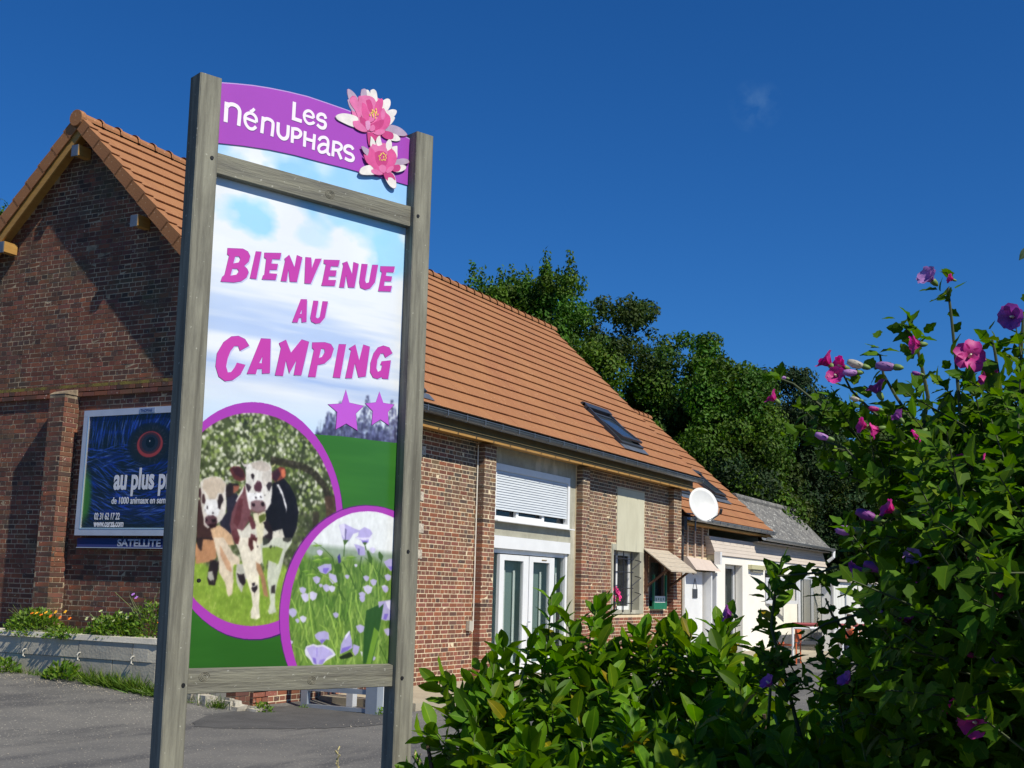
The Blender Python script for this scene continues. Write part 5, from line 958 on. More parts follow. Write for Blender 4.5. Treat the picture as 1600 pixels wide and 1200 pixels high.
V = [(0, 0, .48), (0, 0, .66), (0, .01, .86), (0, .02, .93), (0, .03, 1.0), (0, .05, 1.09), (0, .05, 1.17),
     (.17, .02, .86), (.24, .06, .64), (.14, .22, .80), (.05, .20, .98),
     (-.17, .02, .86), (-.24, .03, .62), (-.16, .22, .60),
     (.09, .02, .46), (.12, .42, .48), (.12, .44, .08), (.12, .56, .04), (-.09, .02, .46), (-.12, .42, .48), (-.12, .44, .08), (-.12, .56, .04)]
E = [(0, 1), (1, 2), (2, 3), (3, 4), (4, 5), (5, 6), (2, 7), (7, 8), (8, 9), (9, 10), (2, 11), (11, 12), (12, 13), (0, 14), (14, 15), (15, 16), (16, 17), (0, 18), (18, 19), (19, 20), (20, 21)]
Rr = [.15, .14, .13, .06, .055, .088, .075, .06, .045, .036, .034, .06, .045, .036, .09, .075, .05, .035, .09, .075, .05, .035]
m_skin = mat('skin', (.48, .26, .17), .6)
body = skin_body('body', V, E, Rr, m_skin, PE)
link('body', body, PE, local=True)
top = skin_body('orange_top', [(0, 0, .46), (0, 0, .66), (0, .01, .85), (.17, .02, .85), (.22, .05, .72), (-.17, .02, .85), (-.22, .03, .70)], [(0, 1), (1, 2), (2, 3), (3, 4), (2, 5), (5, 6)],
                [.165, .155, .142, .072, .06, .072, .06], mat('orange_cloth', (.62, .13, .05), .9), PE); link('orange_top', top, PE, local=True)
tr_ = skin_body('trousers', [(0, 0, .45), (.09, .03, .46), (.12, .41, .48), (.12, .43, .2), (-.09, .03, .46), (-.12, .41, .48), (-.12, .43, .2)], [(0, 1), (1, 2), (2, 3), (0, 4), (4, 5), (5, 6)],
                [.16, .1, .088, .065, .1, .088, .065], mat('blue_cloth', (.03, .05, .12), .9), PE); link('trousers', tr_, PE, local=True)
hair = MB(); hair.tube([(0, .0, 1.02), (0, -.01, 1.10), (0, .02, 1.18), (0, .07, 1.20)], [.05, .092, .085, .03], 12); link('hair', hair.mesh('hair', mat('brown_hair', (.06, .035, .02), .8), smooth=True), PE, local=True)
for sx in (-1, 1):
    link('eye', MB().tube([(sx * .033, .128, 1.10), (sx * .033, .138, 1.10)], .011, 8).mesh('eye', mat('eye_dark', (.02, .015, .01), .3)), PE, local=True)
link('nose', MB().tube([(0, .125, 1.10), (0, .152, 1.075)], [.008, .014], 6).mesh('nose', m_skin), PE, local=True)
link('mouth', MB().box(-.022, .022, .126, .134, 1.045, 1.052).mesh('mouth', mat('lips', (.3, .08, .07), .6)), PE, local=True)
hd = MB()
for k in range(4): hd.tube([(.045 - .015 * k, .20, .98), (.04 - .015 * k, .185, 1.02), (.03 - .013 * k, .16, 1.035)], .0085, 6)
hd.tube([(.07, .19, .98), (.06, .165, 1.02)], .010, 6); link('fingers', hd.mesh('fingers', m_skin), PE, local=True)
ST = thing('terrace_chair', 'plain white chair carrying the seated person in orange', 'chair', (30.0, 6.75, 0), math.radians(-150))
link('seat', MB().box(-.22, .22, -.2, .22, .35, .385).mesh('seat', m_white), ST, local=True)
link('backrest', MB().box(-.2, .2, -.24, -.205, .385, .8).mesh('backrest', m_white), ST, local=True)
for a in (-.2, .2):
    for b in (-.2, .2): link('leg', MB().tube([(a, b, 0), (a, b, .35)], .018, 6).mesh('leg', m_white), ST, local=True)

# ------------------------------------------------------------------ billboard on the gable wall
BBX = XG - .10
BB = thing('billboard', 'framed blue feather poster with a red ringed eye on the brick gable', 'billboard', (BBX, 12.4, 2.1))
m_bf = mat('billboard_aluminium', (.46, .50, .60), .35, (.40, .44, .54), 3, metal=.2)
yl, yr_, zb_, zt_ = 13.57, 11.12, 2.18, 3.94
fw = .09
for r in ((yr_, yl, zt_ - fw, zt_), (yr_, yl, zb_, zb_ + fw), (yl - fw, yl, zb_ + fw + .002, zt_ - fw - .002), (yr_, yr_ + fw, zb_ + fw + .002, zt_ - fw - .002)):
    link('frame_bar', MB().box(BBX - .03, XG - .012, r[0], r[1], r[2], r[3]).mesh('frame_bar', m_bf), BB)
m_bright = mat('polished_edge', (.75, .78, .82), .2, metal=.7)
link('inner_trim', MB().box(BBX - .034, BBX - .012, yl - fw - .016, yl - fw - .002, zb_ + fw, zt_ - fw).box(BBX - .034, BBX - .012, yr_ + fw, yl - fw - .016, zb_ + fw + .002, zb_ + fw + .014).mesh('inner_trim', m_bright), BB)
# poster picture: coordinate a runs left to right as seen from the road
pw, ph = (yl - fw) - (yr_ + fw), (zt_ - fw) - (zb_ + fw)
p = Paint(0, pw, 0, ph, 300, (6, 10, 22))
p.blend(np.clip((p.noise(.5, .12, 5) - .45) * 3, 0, 1) * .8, (12, 40, 130))
g = random.Random(3)
for k in range(1500):
    x = g.uniform(0, pw); z = g.uniform(0, ph); ex, ez = 1.18, ph - .42
    ang = math.atan2(z - ez, x - ex) * .25 + (.75 if z > ph * .55 else .15 + .5 * (x / pw)) + g.gauss(0, .18)
    Ln = g.uniform(.06, .26); w = g.uniform(.002, .008)
    if math.hypot(x - ex, (z - ez)) < .30: continue
    dx, dz = math.cos(ang) * Ln, math.sin(ang) * Ln
    c = g.choice([(18, 50, 190), (30, 80, 225), (14, 30, 110), (70, 120, 235), (4, 8, 30), (22, 60, 170), (120, 150, 220)])
    p.fill([(x - dx, z - dz), (x - w * math.sin(ang), z + w), (x + dx, z + dz), (x + w * math.sin(ang), z - w)], c, .65)
gm = np.clip(1 - np.hypot((p.X - .02) / .17, (p.Z - .42) / .48), 0, 1); p.blend(np.clip(gm * 2.2, 0, 1), (58, 120, 30))
p.blend(np.clip(1 - (p.Z / .22), 0, 1) * .8, (5, 12, 18))
def ellp(cx, cz, rx, rz, n=40): return [(cx + rx * math.cos(2 * math.pi * i / n), cz + rz * math.sin(2 * math.pi * i / n)) for i in range(n)]
ex, ez = 1.18, ph - .42
for k in range(9): p.fill(ellp(ex, ez, .42 - k * .012, .30 - k * .01), (14 + k * 2, 14 + k * 2, 24), .35)
for k in range(60):
    a = g.uniform(0, 6.28); r = g.uniform(.17, .27); p.fill([(ex + math.cos(a) * r, ez + math.sin(a) * r), (ex + math.cos(a + .05) * (r + .06), ez + math.sin(a + .05) * (r + .06)), (ex + math.cos(a + .07) * r, ez + math.sin(a + .07) * r)], (70, 70, 90), .5)
p.fill(ellp(ex, ez, .25, .19), (50, 20, 22)); p.fill(ellp(ex, ez - .005, .235, .18), (176, 62, 58)); p.fill(ellp(ex, ez + .012, .195, .150), (74, 36, 40)); p.fill(ellp(ex, ez + .012, .15, .12), (34, 36, 50)); p.fill(ellp(ex + .01, ez + .02, .085, .075), (2, 2, 6)); p.fill(ellp(ex - .005, ez + .04, .010, .014), (220, 225, 235))
p.blur(1)
me = MB().box(BBX - .012, BBX, yr_ + fw, yl - fw, zb_ + fw, zt_ - fw).mesh('poster', print_mat('poster_print', p.image('poster_print'), .80, .25))
add_uv(me, lambda c: (((yl - fw) - c.y) / pw, (c.z - zb_ - fw) / ph))
link('poster', me, BB)
m_txt = mat('pale_ink', (.62, .64, .70), .5)
def wall_text(body, size, a, z, xs, name='lettering', material=None, parent=BB, X=None, bold=0.0):
    me = text_mesh(name, body, size, material or m_txt, xs, .001, bold=bold)
    # text x -> world -y, text y -> world z, thickness -> x
    X = BBX - .0145 if X is None else X
    M = Matrix(((0, 0, -1, X), (-1, 0, 0, yl - a), (0, 1, 0, z), (0, 0, 0, 1)))
    return link(name, me, parent, M)
wall_text('au plus près', .40, .66, 2.82, .66, bold=.012)
wall_text('de 1000 animaux en semi-liberté', .130, .64, 2.615, .76, bold=.002)
wall_text('02 31 62 17 22', .13, .34, 2.40, .60, bold=.002)
wall_text('www.cerza.com', .13, .34, 2.30, .66, bold=.003)
link('maker_plate', MB().box(BBX - .036, BBX - .031, yl - 1.34, yl - 1.06, zt_ - .075, zt_ - .012).mesh('maker_plate', mat('plate_blue', (.20, .26, .42), .5)), BB)
wall_text('THOMAS', .055, 1.08, zt_ - .062, .95, material=mat('navy_ink', (.03, .06, .18), .5), X=BBX - .0375)
TB = thing('name_strip', 'narrow navy strip with outlined capital letters mounted under the blue poster', 'sign', (BBX, 12.4, 2.03))
m_navy = mat('navy_panel', (.018, .024, .10), .4)
mb = MB(); mb.hexa([(BBX + .03, yl, 2.145), (BBX + .03, yr_, 2.145), (XG - .012, yr_, 2.145), (XG - .012, yl, 2.145)], [(BBX - .01, yl - .05, 2.02), (BBX - .01, yr_, 2.02), (XG - .012, yr_, 2.02), (XG - .012, yl - .05, 2.02)])
link('strip_panel', mb.mesh('strip_panel', m_navy), TB)
mb = MB(); mb.box(BBX - .018, BBX - .004, yr_, yl - .04, 2.008, 2.018); link('edge_line', mb.mesh('edge_line', m_bf), TB)
wall_text('SATELLITE', .135, .80, 2.035, 1.28, parent=TB, X=BBX - .005, bold=.004, material=mat('silver_ink', (.30, .33, .42), .4))

# ------------------------------------------------------------------ retaining wall of the flower bed
RW = thing('planter_wall', 'low grey stone block retaining wall of the flower bed in front of the gable', 'retaining wall', (12.2, 12.5, 0))
m_blk = mat('grey_block', (.50, .455, .355), .92, (.36, .33, .265), 2.2, bump=.5, bscale=30, tint=True, streak=((.42, .40, .33), (1.5, 1.5, 3), .55, .68))
def wx(y): return 12.05 + .10 * math.sin((y - 11) * .5) - max(0, 11.3 - y) * -.35
core = MB(); ys = np.arange(10.55, 17.2, .35)
for a, b in zip(ys[:-1], ys[1:]):
    top = .80 if a > 10.9 else .42
    core.hexa([(wx(a) + .03, a, -.1), (wx(a) + .30, a, -.1), (wx(b) + .30, b, -.1), (wx(b) + .03, b, -.1)], [(wx(a) + .03, a, top), (wx(a) + .30, a, top), (wx(b) + .30, b, top), (wx(b) + .03, b, top)])
link('wall_core', core.mesh('wall_core', mat('joint_grey', (.15, .15, .14), .95)), RW)
rows = [(-.08, .24), (.246, .56), (.566, .79)]
for ri, (za_, zb2) in enumerate(rows):
    y = 10.7 + (.4 if ri % 2 else 0)
    while y < 17:
        w = random.uniform(.9, 1.15); y1 = min(y + w, 17.1); q = MB(); n_ = 4
        k = random.uniform(.85, 1.15); dx = random.uniform(-.012, .01)
        for j in range(n_):
            ya_, yb_ = y + (y1 - y - .012) * j / n_, y + (y1 - y - .012) * (j + 1) / n_
            e1, e2 = (random.uniform(-.008, .008) for _ in range(2))
            q.hexa([(wx(ya_) + dx, ya_, za_), (wx(ya_) + .05, ya_, za_), (wx(yb_) + .05, yb_, za_), (wx(yb_) + dx, yb_, za_)], [(wx(ya_) + dx + .004, ya_, zb2), (wx(ya_) + .05, ya_, zb2), (wx(yb_) + .05, yb_, zb2), (wx(yb_) + dx + .004, yb_, zb2)], (k, k, k))
        link('block', q.mesh('block', m_blk, tint=True), RW); y = y1
y = 10.95
m_cop = mat('worn_coping', (.66, .61, .50), .9, (.46, .43, .36), 3, bump=.4, bscale=40)
while y < 17:
    y1 = min(y + random.uniform(1.3, 2.0), 17.1); q = MB(); n_ = 5
    for j in range(n_):
        a, b = y + (y1 - y - .006) * j / n_, y + (y1 - y - .006) * (j + 1) / n_
        q.hexa([(wx(a) - .02, a, .792), (wx(a) + .31, a, .792), (wx(b) + .31, b, .792), (wx(b) - .02, b, .792)], [(wx(a) - .005, a, .86), (wx(a) + .31, a, .87), (wx(b) + .31, b, .87), (wx(b) - .005, b, .86)])
    link('coping', q.mesh('coping', m_cop), RW); y = y1
# broken whitewashed end of the wall
q = MB()
for (x, y, z, s) in ((12.25, 10.62, .10, .16), (12.34, 10.42, .06, .13), (12.42, 10.28, .03, .12), (12.50, 10.12, .02, .10), (12.2, 10.82, .2, .2), (12.38, 10.34, .13, .08)):
    for _ in range(3):
        cx_, cy_, cz_ = x + random.uniform(-.05, .05), y + random.uniform(-.05, .05), z + random.uniform(-.03, .03); r = s * random.uniform(.6, 1)
        P8 = [(cx_ + sx * r * random.uniform(.6, 1), cy_ + sy * r * random.uniform(.6, 1), cz_ + sz * r * random.uniform(.5, .9)) for sz in (-1, 1) for sx, sy in ((-1, -1), (1, -1), (1, 1), (-1, 1))]
        q.raw(P8, [(0, 3, 2, 1), (4, 5, 6, 7), (0, 1, 5, 4), (1, 2, 6, 5), (2, 3, 7, 6), (3, 0, 4, 7)])
link('rubble_end', q.mesh('rubble_end', mat('chalky_rubble', (.50, .47, .40), .95, (.28, .25, .20), 8, bump=.6, bscale=30)), RW)
hk = MB(); hk.tube([(0, 0, .03), (-.035, 0, .03), (-.05, .01, .0), (-.03, .015, -.035), (-.045, 0, -.06), (-.015, 0, -.07)], .009, 6)
hkm = hk.mesh('wall_hook', mat('chalky_metal', (.5, .48, .42), .7))
for y in (13.74, 12.70, 11.72): link('wall_hook', hkm, RW, Matrix.Translation((wx(y) - .002, y, .60)))
mb = MB(); mb.box(12.35, XG - .02, 10.9, 17.1, -.1, .78)
o = struct('bed_soil', mb.mesh('bed_soil', mat('soil', (.05, .035, .022), .95, (.09, .06, .035), 8, bump=.6)))

# ------------------------------------------------------------------ leaves
def tmpl(n=4, width=.5, fold=.12, droop=.15, shape='laurel', base=0.0):
    """leaf lying along +x, length 1; returns V, F"""
    V = []; F = []
    for i in range(n + 1):
        t = i / n
        if shape == 'laurel': w = width * .5 * (math.sin(math.pi * min(1, t * .92 + .06)) ** .75)
        elif shape == 'lobed': w = width * .5 * (max(0.05, math.sin(math.pi * min(1, t ** .75))) * (1.0 if i % 2 else .74))
        else: w = width * .5 * math.sin(math.pi * t)
        if i == n: w = 0.004
        z = -droop * t * t
        m = min(.016, w * .5); e = .02 * math.sin(t * 17 + width * 40); V += [(t, w, z + fold * w * 2 + e), (t, m, z), (t, -m, z), (t, -w, z + fold * w * 2 - e)]
    for i in range(n):
        a = 4 * i; F += [(a, a + 1, a + 5, a + 4), (a + 1, a + 2, a + 6, a + 5), (a + 2, a + 3, a + 7, a + 6)]
    TM = np.tile([[.94, .96, 1], [1.75, 1.4, 1.6], [1.05, 1.03, 1]], (n, 1))      # blade, pale midrib, blade
    return np.array(V), np.array(F), TM
DIAM = (np.array([(0, 0, 0), (.45, .30, .06), (1, 0, -.1), (.45, -.30, .06)]), np.array([[0, 3, 2, 1]]))
def basis(A, Nn):
    A = A / np.linalg.norm(A, axis=1, keepdims=True)
    B = np.cross(Nn, A); B /= np.linalg.norm(B, axis=1, keepdims=True) + 1e-9
    C_ = np.cross(A, B); return A, B, C_
def scatter(T, P, A, Nn, S):
    TV, TF = T[:2]; A, B, C_ = basis(A, Nn); n = len(P); S = np.asarray(S).reshape(-1, 1, 1)
    V = (TV[None, :, 0:1] * A[:, None, :] + TV[None, :, 1:2] * B[:, None, :] + TV[None, :, 2:3] * C_[:, None, :]) * S + P[:, None, :]
    F = (TF[None] + (np.arange(n) * len(TV))[:, None, None]).reshape(-1, TF.shape[1])
    return V.reshape(-1, 3), F
def ltint(n, lo=.6, hi=1.35, yel=.12):
    k = RNG.uniform(lo, hi, (n, 1)); y = (RNG.random((n, 1)) < yel) * RNG.uniform(.2, .8, (n, 1))
    return np.concatenate([k * (1 + y * .9) * RNG.uniform(.9, 1.15, (n, 1)), k * (1 + y * .35), k * (1 - y * .2) * RNG.uniform(.8, 1.1, (n, 1))], 1)
def unit(n):
    v = RNG.normal(size=(n, 3)); return v / np.linalg.norm(v, axis=1, keepdims=True)

# ------------------------------------------------------------------ trees behind the houses
m_bark = mat('bark', (.075, .055, .04), .95, (.04, .03, .022), 6, (1, 1, .3), bump=.5, bscale=20)
LM = {'m': mat('leaf_mid', (.045, .115, .008), .6, tint=True, transl=.25, spec=.25), 'd': mat('leaf_dark', (.029, .062, .009), .6, tint=True, transl=.2, spec=.2),
      'b': mat('leaf_blue', (.018, .045, .016), .65, tint=True, transl=.18, spec=.2)}
def tree(x, y, top, rad, kind, label, nclump=95, per=400, spiky=False, low=1.0, group='trees behind the houses', leaf=.15):
    t = thing('tree', label, 'tree', (x, y, 0), group=group)
    tr = MB(); tr.tube([(x, y, -.3), (x + .1, y, top * .3), (x - .1, y + .1, top * .6), (x, y, top * .72)], [.26, .2, .13, .05], 8)
    link('trunk', tr.mesh('trunk', m_bark, smooth=True), t)
    br = MB(); cl = []
    for k in range(nclump):
        h = low + (top - low) * (k + .5) / nclump
        f = (h - low) / (top - low)
        env = rad * (math.sin(math.pi * min(1, .12 + f * .86)) ** .55)
        a = random.uniform(0, 6.283); r = env * math.sqrt(random.uniform(.15, 1)) * random.uniform(.85, 1.08)
        cr = random.uniform(.45, .95) * (1.0 if f < .85 else .62)
        cl.append((x + r * math.cos(a), y + r * math.sin(a), min(h + random.uniform(-.3, .3), top - cr * .8), cr))
        if k % 7 == 0 and f < .7: br.tube([(x, y, h * .75), (x + r * .5 * math.cos(a), y + r * .5 * math.sin(a), h * .9), (x + r * .9 * math.cos(a), y + r * .9 * math.sin(a), h)], [.08, .05, .02], 5)
    if spiky:
        for k in range(16):
            a = random.uniform(0, 6.283); r = rad * .9 * math.sqrt(random.random())
            for j in range(6): cl.append((x + r * math.cos(a), y + r * math.sin(a), top - 1.3 + j * .25 + .25 * (k % 4) - .3 * r / rad, .36 - .05 * j))
    link('limbs', br.mesh('limbs', m_bark), t)
    Ps, Ns, Ts = [], [], []
    for (cx_, cy_, cz_, cr) in cl:
        n = int(per * (cr / .7) ** 2); d = unit(n); d[:, 2] = d[:, 2] * .85 + .12
        rr = cr * RNG.uniform(.45, 1.06, (n, 1)) ** .6
        Ps.append(np.array([cx_, cy_, cz_]) + d * rr); Ns.append(d + unit(n) * .7)
        Ts.append(ltint(n, .65, 1.3, .1) * random.uniform(.75, 1.3) * np.array([random.uniform(.85, 1.3), 1, random.uniform(.8, 1.1)]))
    P = np.concatenate(Ps); N_ = np.concatenate(Ns); T = np.concatenate(Ts)
    A_ = np.cross(N_, unit(len(P))); A_[:, 2] -= .25
    V, F = scatter(DIAM, P, A_, N_, RNG.uniform(.7, 1.25, len(P)) * leaf)
    link('crown', npmesh('crown', V, F, LM[kind], T), t)
    return t
LBL = ['bright green tree with upright twigs above the main roof ridge, leftmost of the row', 'tallest bright green tree with spiky upright shoots above the main roof',
       'broad dark tree with a loose rounded top right of the spiky one', 'mid green tree with a rounded head where the treeline starts to drop', 'light green bushy tree right of the treeline drop',
       'dark feathery tree above the satellite dish and grey roof', 'dark tree seen behind the upper left hibiscus flowers', 'dark tree behind the middle of the hibiscus', 'dark tree behind the right hand hibiscus stems',
       'dense dark tree low between the tiled annex roof and the taller trees', 'thin tree at the left picture edge beyond the left roof slope']
for i, (x, y, z, r, k) in enumerate(TR):
    tree(x, y, z, r, 'b' if i in (5, 7) else k, LBL[i], spiky=i in (0, 1), nclump=200 if r > 3.1 else 140 if r > 2.5 else 100, low=1.5 if i < 5 else .6)
tree(41.0, 13.5, 6.2, 2.6, 'b', 'dark bushy evergreen mass just behind the ridge of the grey sheet roof', nclump=70, low=.5)
tree(47.0, 6.5, 6.5, 3.0, 'd', 'dark low tree beyond the white shed, right of the grey roof', nclump=90, low=.3)
tree(50.0, 1.5, 7.5, 3.4, 'd', 'dark tree at the right picture edge behind the flowering shrub', nclump=90, low=.3)

# ------------------------------------------------------------------ cherry laurel hedge
m_laurel = mat('laurel_leaf', (.092, .205, .007), .5, (.060, .150, .005), 12, tint=True, transl=.36, spec=.16)
m_stem = mat('green_stem', (.10, .14, .035), .6)
m_twig = mat('brown_twig', (.07, .045, .028), .9)
LT = [tmpl(5, w, .16, d, 'laurel') for w, d in ((.52, .10), (.46, .22), (.55, .05), (.48, .34), (.42, -.08))]
HG = thing('laurel_hedge', 'glossy dark green laurel hedge across the lower right foreground', 'hedge', (3.6, 1.0, 0))
def shoots(blobs, n, up=.6, lmin=0.16, lmax=.30, zmin=.1, rnd=RNG):
    """points on the outside of a union of ellipsoids with outward growing directions"""
    W_ = np.array([b[3] ** 2 for b in blobs]); W_ /= W_.sum(); out = []
    C3 = np.array([b[:3] for b in blobs]); Rr_ = np.array([b[3] for b in blobs])
    while len(out) < n:
        i = rnd.choice(len(blobs), p=W_); d = rnd.normal(size=3); d /= np.linalg.norm(d)
        if d[2] < -.3: continue
        q = C3[i] + d * Rr_[i] * rnd.uniform(.55, 1.0)
        if q[2] < zmin: continue
        ins = (np.linalg.norm(C3 - q, axis=1) < Rr_ * .62).sum()
        if ins > 0: continue
        g = d * .7 + np.array([0, 0, up]) + rnd.normal(size=3) * .25; out.append((q, g / np.linalg.norm(g), rnd.uniform(lmin, lmax)))
    return out
def whorl(sh, nl, L0, L1, spread=1.1, P=None):
    """leaves round a list of shoots -> P, A, N, S"""
    Ps, As, Ns, Ss = [], [], [], []
    for q, g, ln in sh:
        a = np.cross(g, [0, 0, 1.0]); a = a / (np.linalg.norm(a) + 1e-6) if np.linalg.norm(a) > .05 else np.array([1., 0, 0]); b = np.cross(g, a)
        n = nl + random.randint(-2, 2); ph = random.uniform(0, 6.28)
        for k in range(n):
            f = (k + .5) / n; w = ph + k * 2.4; o_ = a * math.cos(w) + b * math.sin(w)
            sp = spread * (1.15 - .75 * f) * random.uniform(.75, 1.25)
            A_ = o_ * sp + g * (.35 + .5 * f) + np.array([0, 0, -.10 * (1 - f)]); A_ /= np.linalg.norm(A_)
            Ps.append(q + g * ln * f); As.append(A_); Ns.append(g * 1.0 - o_ * .1 + RNG.normal(size=3) * .22); Ss.append(random.uniform(L0, L1) * (1 - .25 * f))
    return np.array(Ps), np.array(As), np.array(Ns), np.array(Ss)
def inner(blobs, n, leaf, P, A_, N_, S):
    """leaves filling the inside of the shrub"""
    B = np.array(blobs); w = B[:, 3] ** 2.5; i = RNG.choice(len(B), n, p=w / w.sum()); d = unit(n) * (RNG.random((n, 1)) ** (1 / 3)) * B[i, 3:4] * .92
    q = B[i, :3] + d; q[:, 2] = np.maximum(q[:, 2], .15)
    return np.concatenate([P, q]), np.concatenate([A_, unit(n) + [0, 0, .3]]), np.concatenate([N_, unit(n) + [0, 0, .8]]), np.concatenate([S, RNG.uniform(.8, 1.3, n) * leaf])
def build_leaves(parent, P, A_, N_, S, TMP, material, T, nsingle, name='leaf', keep=lambda x, y: (x > 0) & (x < 1600) & (y > 0) & (y < 1200)):
    x, y, d = project(P + A_ * S[:, None] * .5); size = S / d * np.clip(np.linalg.norm(np.cross(A_, (P - np.array([0, 0, 1.6])) / d[:, None]), axis=1), .1, 1)
    ok = (d > .3) & keep(x, y); idx = np.where(ok)[0]; idx = idx[np.argsort(-size[idx])][:nsingle]
    one = np.zeros(len(P), bool); one[idx] = True
    kind_ = np.arange(len(P)) % len(TMP); Vs, Fs, Ts = [], [], []; off = 0
    for k in range(len(TMP)):
        s = (~one) & (kind_ == k)
        if not s.any(): continue
        V, F = scatter(TMP[k], P[s], A_[s], N_[s], S[s]); Vs.append(V); Fs.append(F + off); off += len(V); Ts.append(np.repeat(T[s], len(TMP[k][1]), axis=0) * np.tile(TMP[k][2], (int(s.sum()), 1)))
    link(name + '_mass' if name == 'leaf' else name, npmesh('foliage', np.concatenate(Vs), np.concatenate(Fs), material, np.concatenate(Ts), smooth=True), parent, kind='stuff')
    protos = {}
    A2, B2, C2 = basis(A_[one], N_[one])
    for j, i in enumerate(np.where(one)[0]):
        key = (int(kind_[i]), random.randrange(4))
        if key not in protos: protos[key] = npmesh(name, TMP[key[0]][0], TMP[key[0]][1], material, np.repeat(T[i:i + 1], len(TMP[key[0]][1]), axis=0) * TMP[key[0]][2], smooth=True)
        M = Matrix(((A2[j][0], B2[j][0], C2[j][0], 0), (A2[j][1], B2[j][1], C2[j][1], 0), (A2[j][2], B2[j][2], C2[j][2], 0), (0, 0, 0, 1)))
        link(name, protos[key], parent, Matrix.Translation(P[i].tolist()) @ M @ Matrix.Scale(float(S[i]), 4))
hb = [(b[0], b[1], b[2] - .17 - HLOW[i], b[3] * .78) for i, b in enumerate(HD)]
hb += [(b[0], b[1], .62, b[3] * .9) for b in HD] + [(b[0] * .98, b[1] * .98 - .05, .25, b[3]) for b in HD]
sh = shoots(hb, 1150, .6, .10, .20)
extra = [(np.array(p_), np.array([0, 0, -1.0]), 0) for p_ in ()]
for p_ in LSH: sh.append((np.array(p_) - np.array([0, 0, .22]), np.array([.05, -.05, 1.0]), .24))
P, A_, N_, S = whorl(sh, 11, .075, .12)
P, A_, N_, S = inner(hb[:28], 3600, .10, P, A_, N_, S)
T = ltint(len(P), .6, 1.35, .3)
old = RNG.random(len(P)) < .03; T[old] = T[old] * [2.6, 1.1, 1.0]
build_leaves(HG, P, A_, N_, S, LT, m_laurel, T, 290)
mb = MB()
for q, g, ln in sh: mb.tube([q - g * .25, q, q + g * ln], [.005, .004, .002], 4, cap=False)
link('twigs', mb.mesh('twigs', m_stem), HG, kind='stuff')
mb = MB()
for b in HD:
    for k in range(3):
        a = random.uniform(0, 6.28); mb.tube([(b[0] + random.uniform(-.1, .1), b[1] + random.uniform(-.1, .1), 0), (b[0] + .1 * math.cos(a), b[1] + .1 * math.sin(a), b[2] * .5), (b[0] + .25 * math.cos(a), b[1] + .25 * math.sin(a), b[2])], [.016, .012, .006], 5)
link('stems', mb.mesh('stems', m_twig), HG, kind='stuff')

# ------------------------------------------------------------------ flowering hibiscus
m_hib = mat('hibiscus_leaf', (.078, .172, .010), .6, (.052, .130, .008), 20, tint=True, transl=.40, spec=.15)
HT = [tmpl(6, w, .12, d, 'lobed') for w, d in ((.78, .2), (.70, .05), (.82, .35), (.66, -.1))]
HB = thing('hibiscus_shrub', 'tall hibiscus shrub with pink and mauve blossoms in the right foreground', 'flowering shrub', (3.0, -.1, 0))
OFF = [(2.75, -1.05, .9, .6), (2.7, -1.25, 1.7, .65), (2.75, -1.25, 2.45, .60), (2.95, -1.0, 1.6, .5), (3.2, -1.0, 1.2, .6), (3.3, -1.3, 2.1, .6), (3.6, -.7, 1.3, .5), (3.6, -.95, 2.15, .6), (4.0, -.8, 2.1, .6), (2.85, -.95, 1.95, .42), (3.2, -.78, 1.85, .42), (3.5, -.62, 1.8, .42)]   # unseen foliage added beyond the picture edge to shade hedge and lower shrub
BLC = [(b[0], b[1], b[2] - .03, max(.06, b[3] - (.12 if b[3] < .3 else .07))) for b in BLB]
sh2 = shoots(BLC + [(b[0], b[1], .7, b[3]) for b in BLC if b[3] > .2], 1350, .35, .05, .12, .3) + shoots(OFF, 500, .35, .08, .16, .2)
brm = MB(); bsh = []
for br_ in BR:
    pts = [Vector(v) for v in br_]; n_ = len(pts)
    brm.tube(pts, [.0042 * (1 - .65 * i / (n_ - 1)) + .0012 for i in range(n_)], 6, cap=True)
    for i in range(n_ - 1):
        for k in range(5):
            f = (k + random.random()) / 5
            if i < 1 and f < .5: continue
            q = pts[i].lerp(pts[i + 1], f); d = (pts[i + 1] - pts[i]).normalized(); side = Vector(unit(1)[0].tolist()); side = (side - d * side.dot(d)).normalized()
            bsh.append((np.array(q), np.array((d * .6 + side).normalized()), .035))
    bsh.append((np.array(pts[-1]), np.array((pts[-1] - pts[-2]).normalized()), .05)); bsh.append((np.array(pts[-1]) - .02, np.array((pts[-1] - pts[-2]).normalized()), .05))
P1, A1, N1, S1 = whorl(sh2, 9, .034, .060, 1.2)
P2, A2_, N2, S2 = whorl(bsh, 2, .032, .058, 1.2)
k2 = RNG.random(len(P2)) < .62; P2, A2_, N2, S2 = P2[k2], A2_[k2], N2[k2], S2[k2]
P1, A1, N1, S1 = inner(BLC, 5200, .05, P1, A1, N1, S1); P1, A1, N1, S1 = inner(OFF, 8500, .085, P1, A1, N1, S1)
P = np.concatenate([P1, P2]); A_ = np.concatenate([A1, A2_]); N_ = np.concatenate([N1, N2]); S = np.concatenate([S1, S2])
N_[:, 2] += .5
T = ltint(len(P), .65, 1.3, .2)
build_leaves(HB, P, A_, N_, S, HT, m_hib, T, 290)
for q, g, ln in sh2: brm.tube([q - g * .07, q, q + g * ln], [.002, .002, .0012], 4, cap=False)
for b in BLC + OFF:
    for k in range(2):
        a = random.uniform(0, 6.28); brm.tube([(3.1 + random.uniform(-.15, .15), -.15 + random.uniform(-.15, .15), 0), (b[0] * .5 + 1.55, b[1] * .5 - .07, b[2] * .5), (b[0] * .8 + .62, b[1] * .8 - .03, b[2] * .8)], [.006, .0045, .002], 5)
link('branches', brm.mesh('branches', mat('hibiscus_stem', (.045, .060, .022), .8)), HB, kind='stuff')

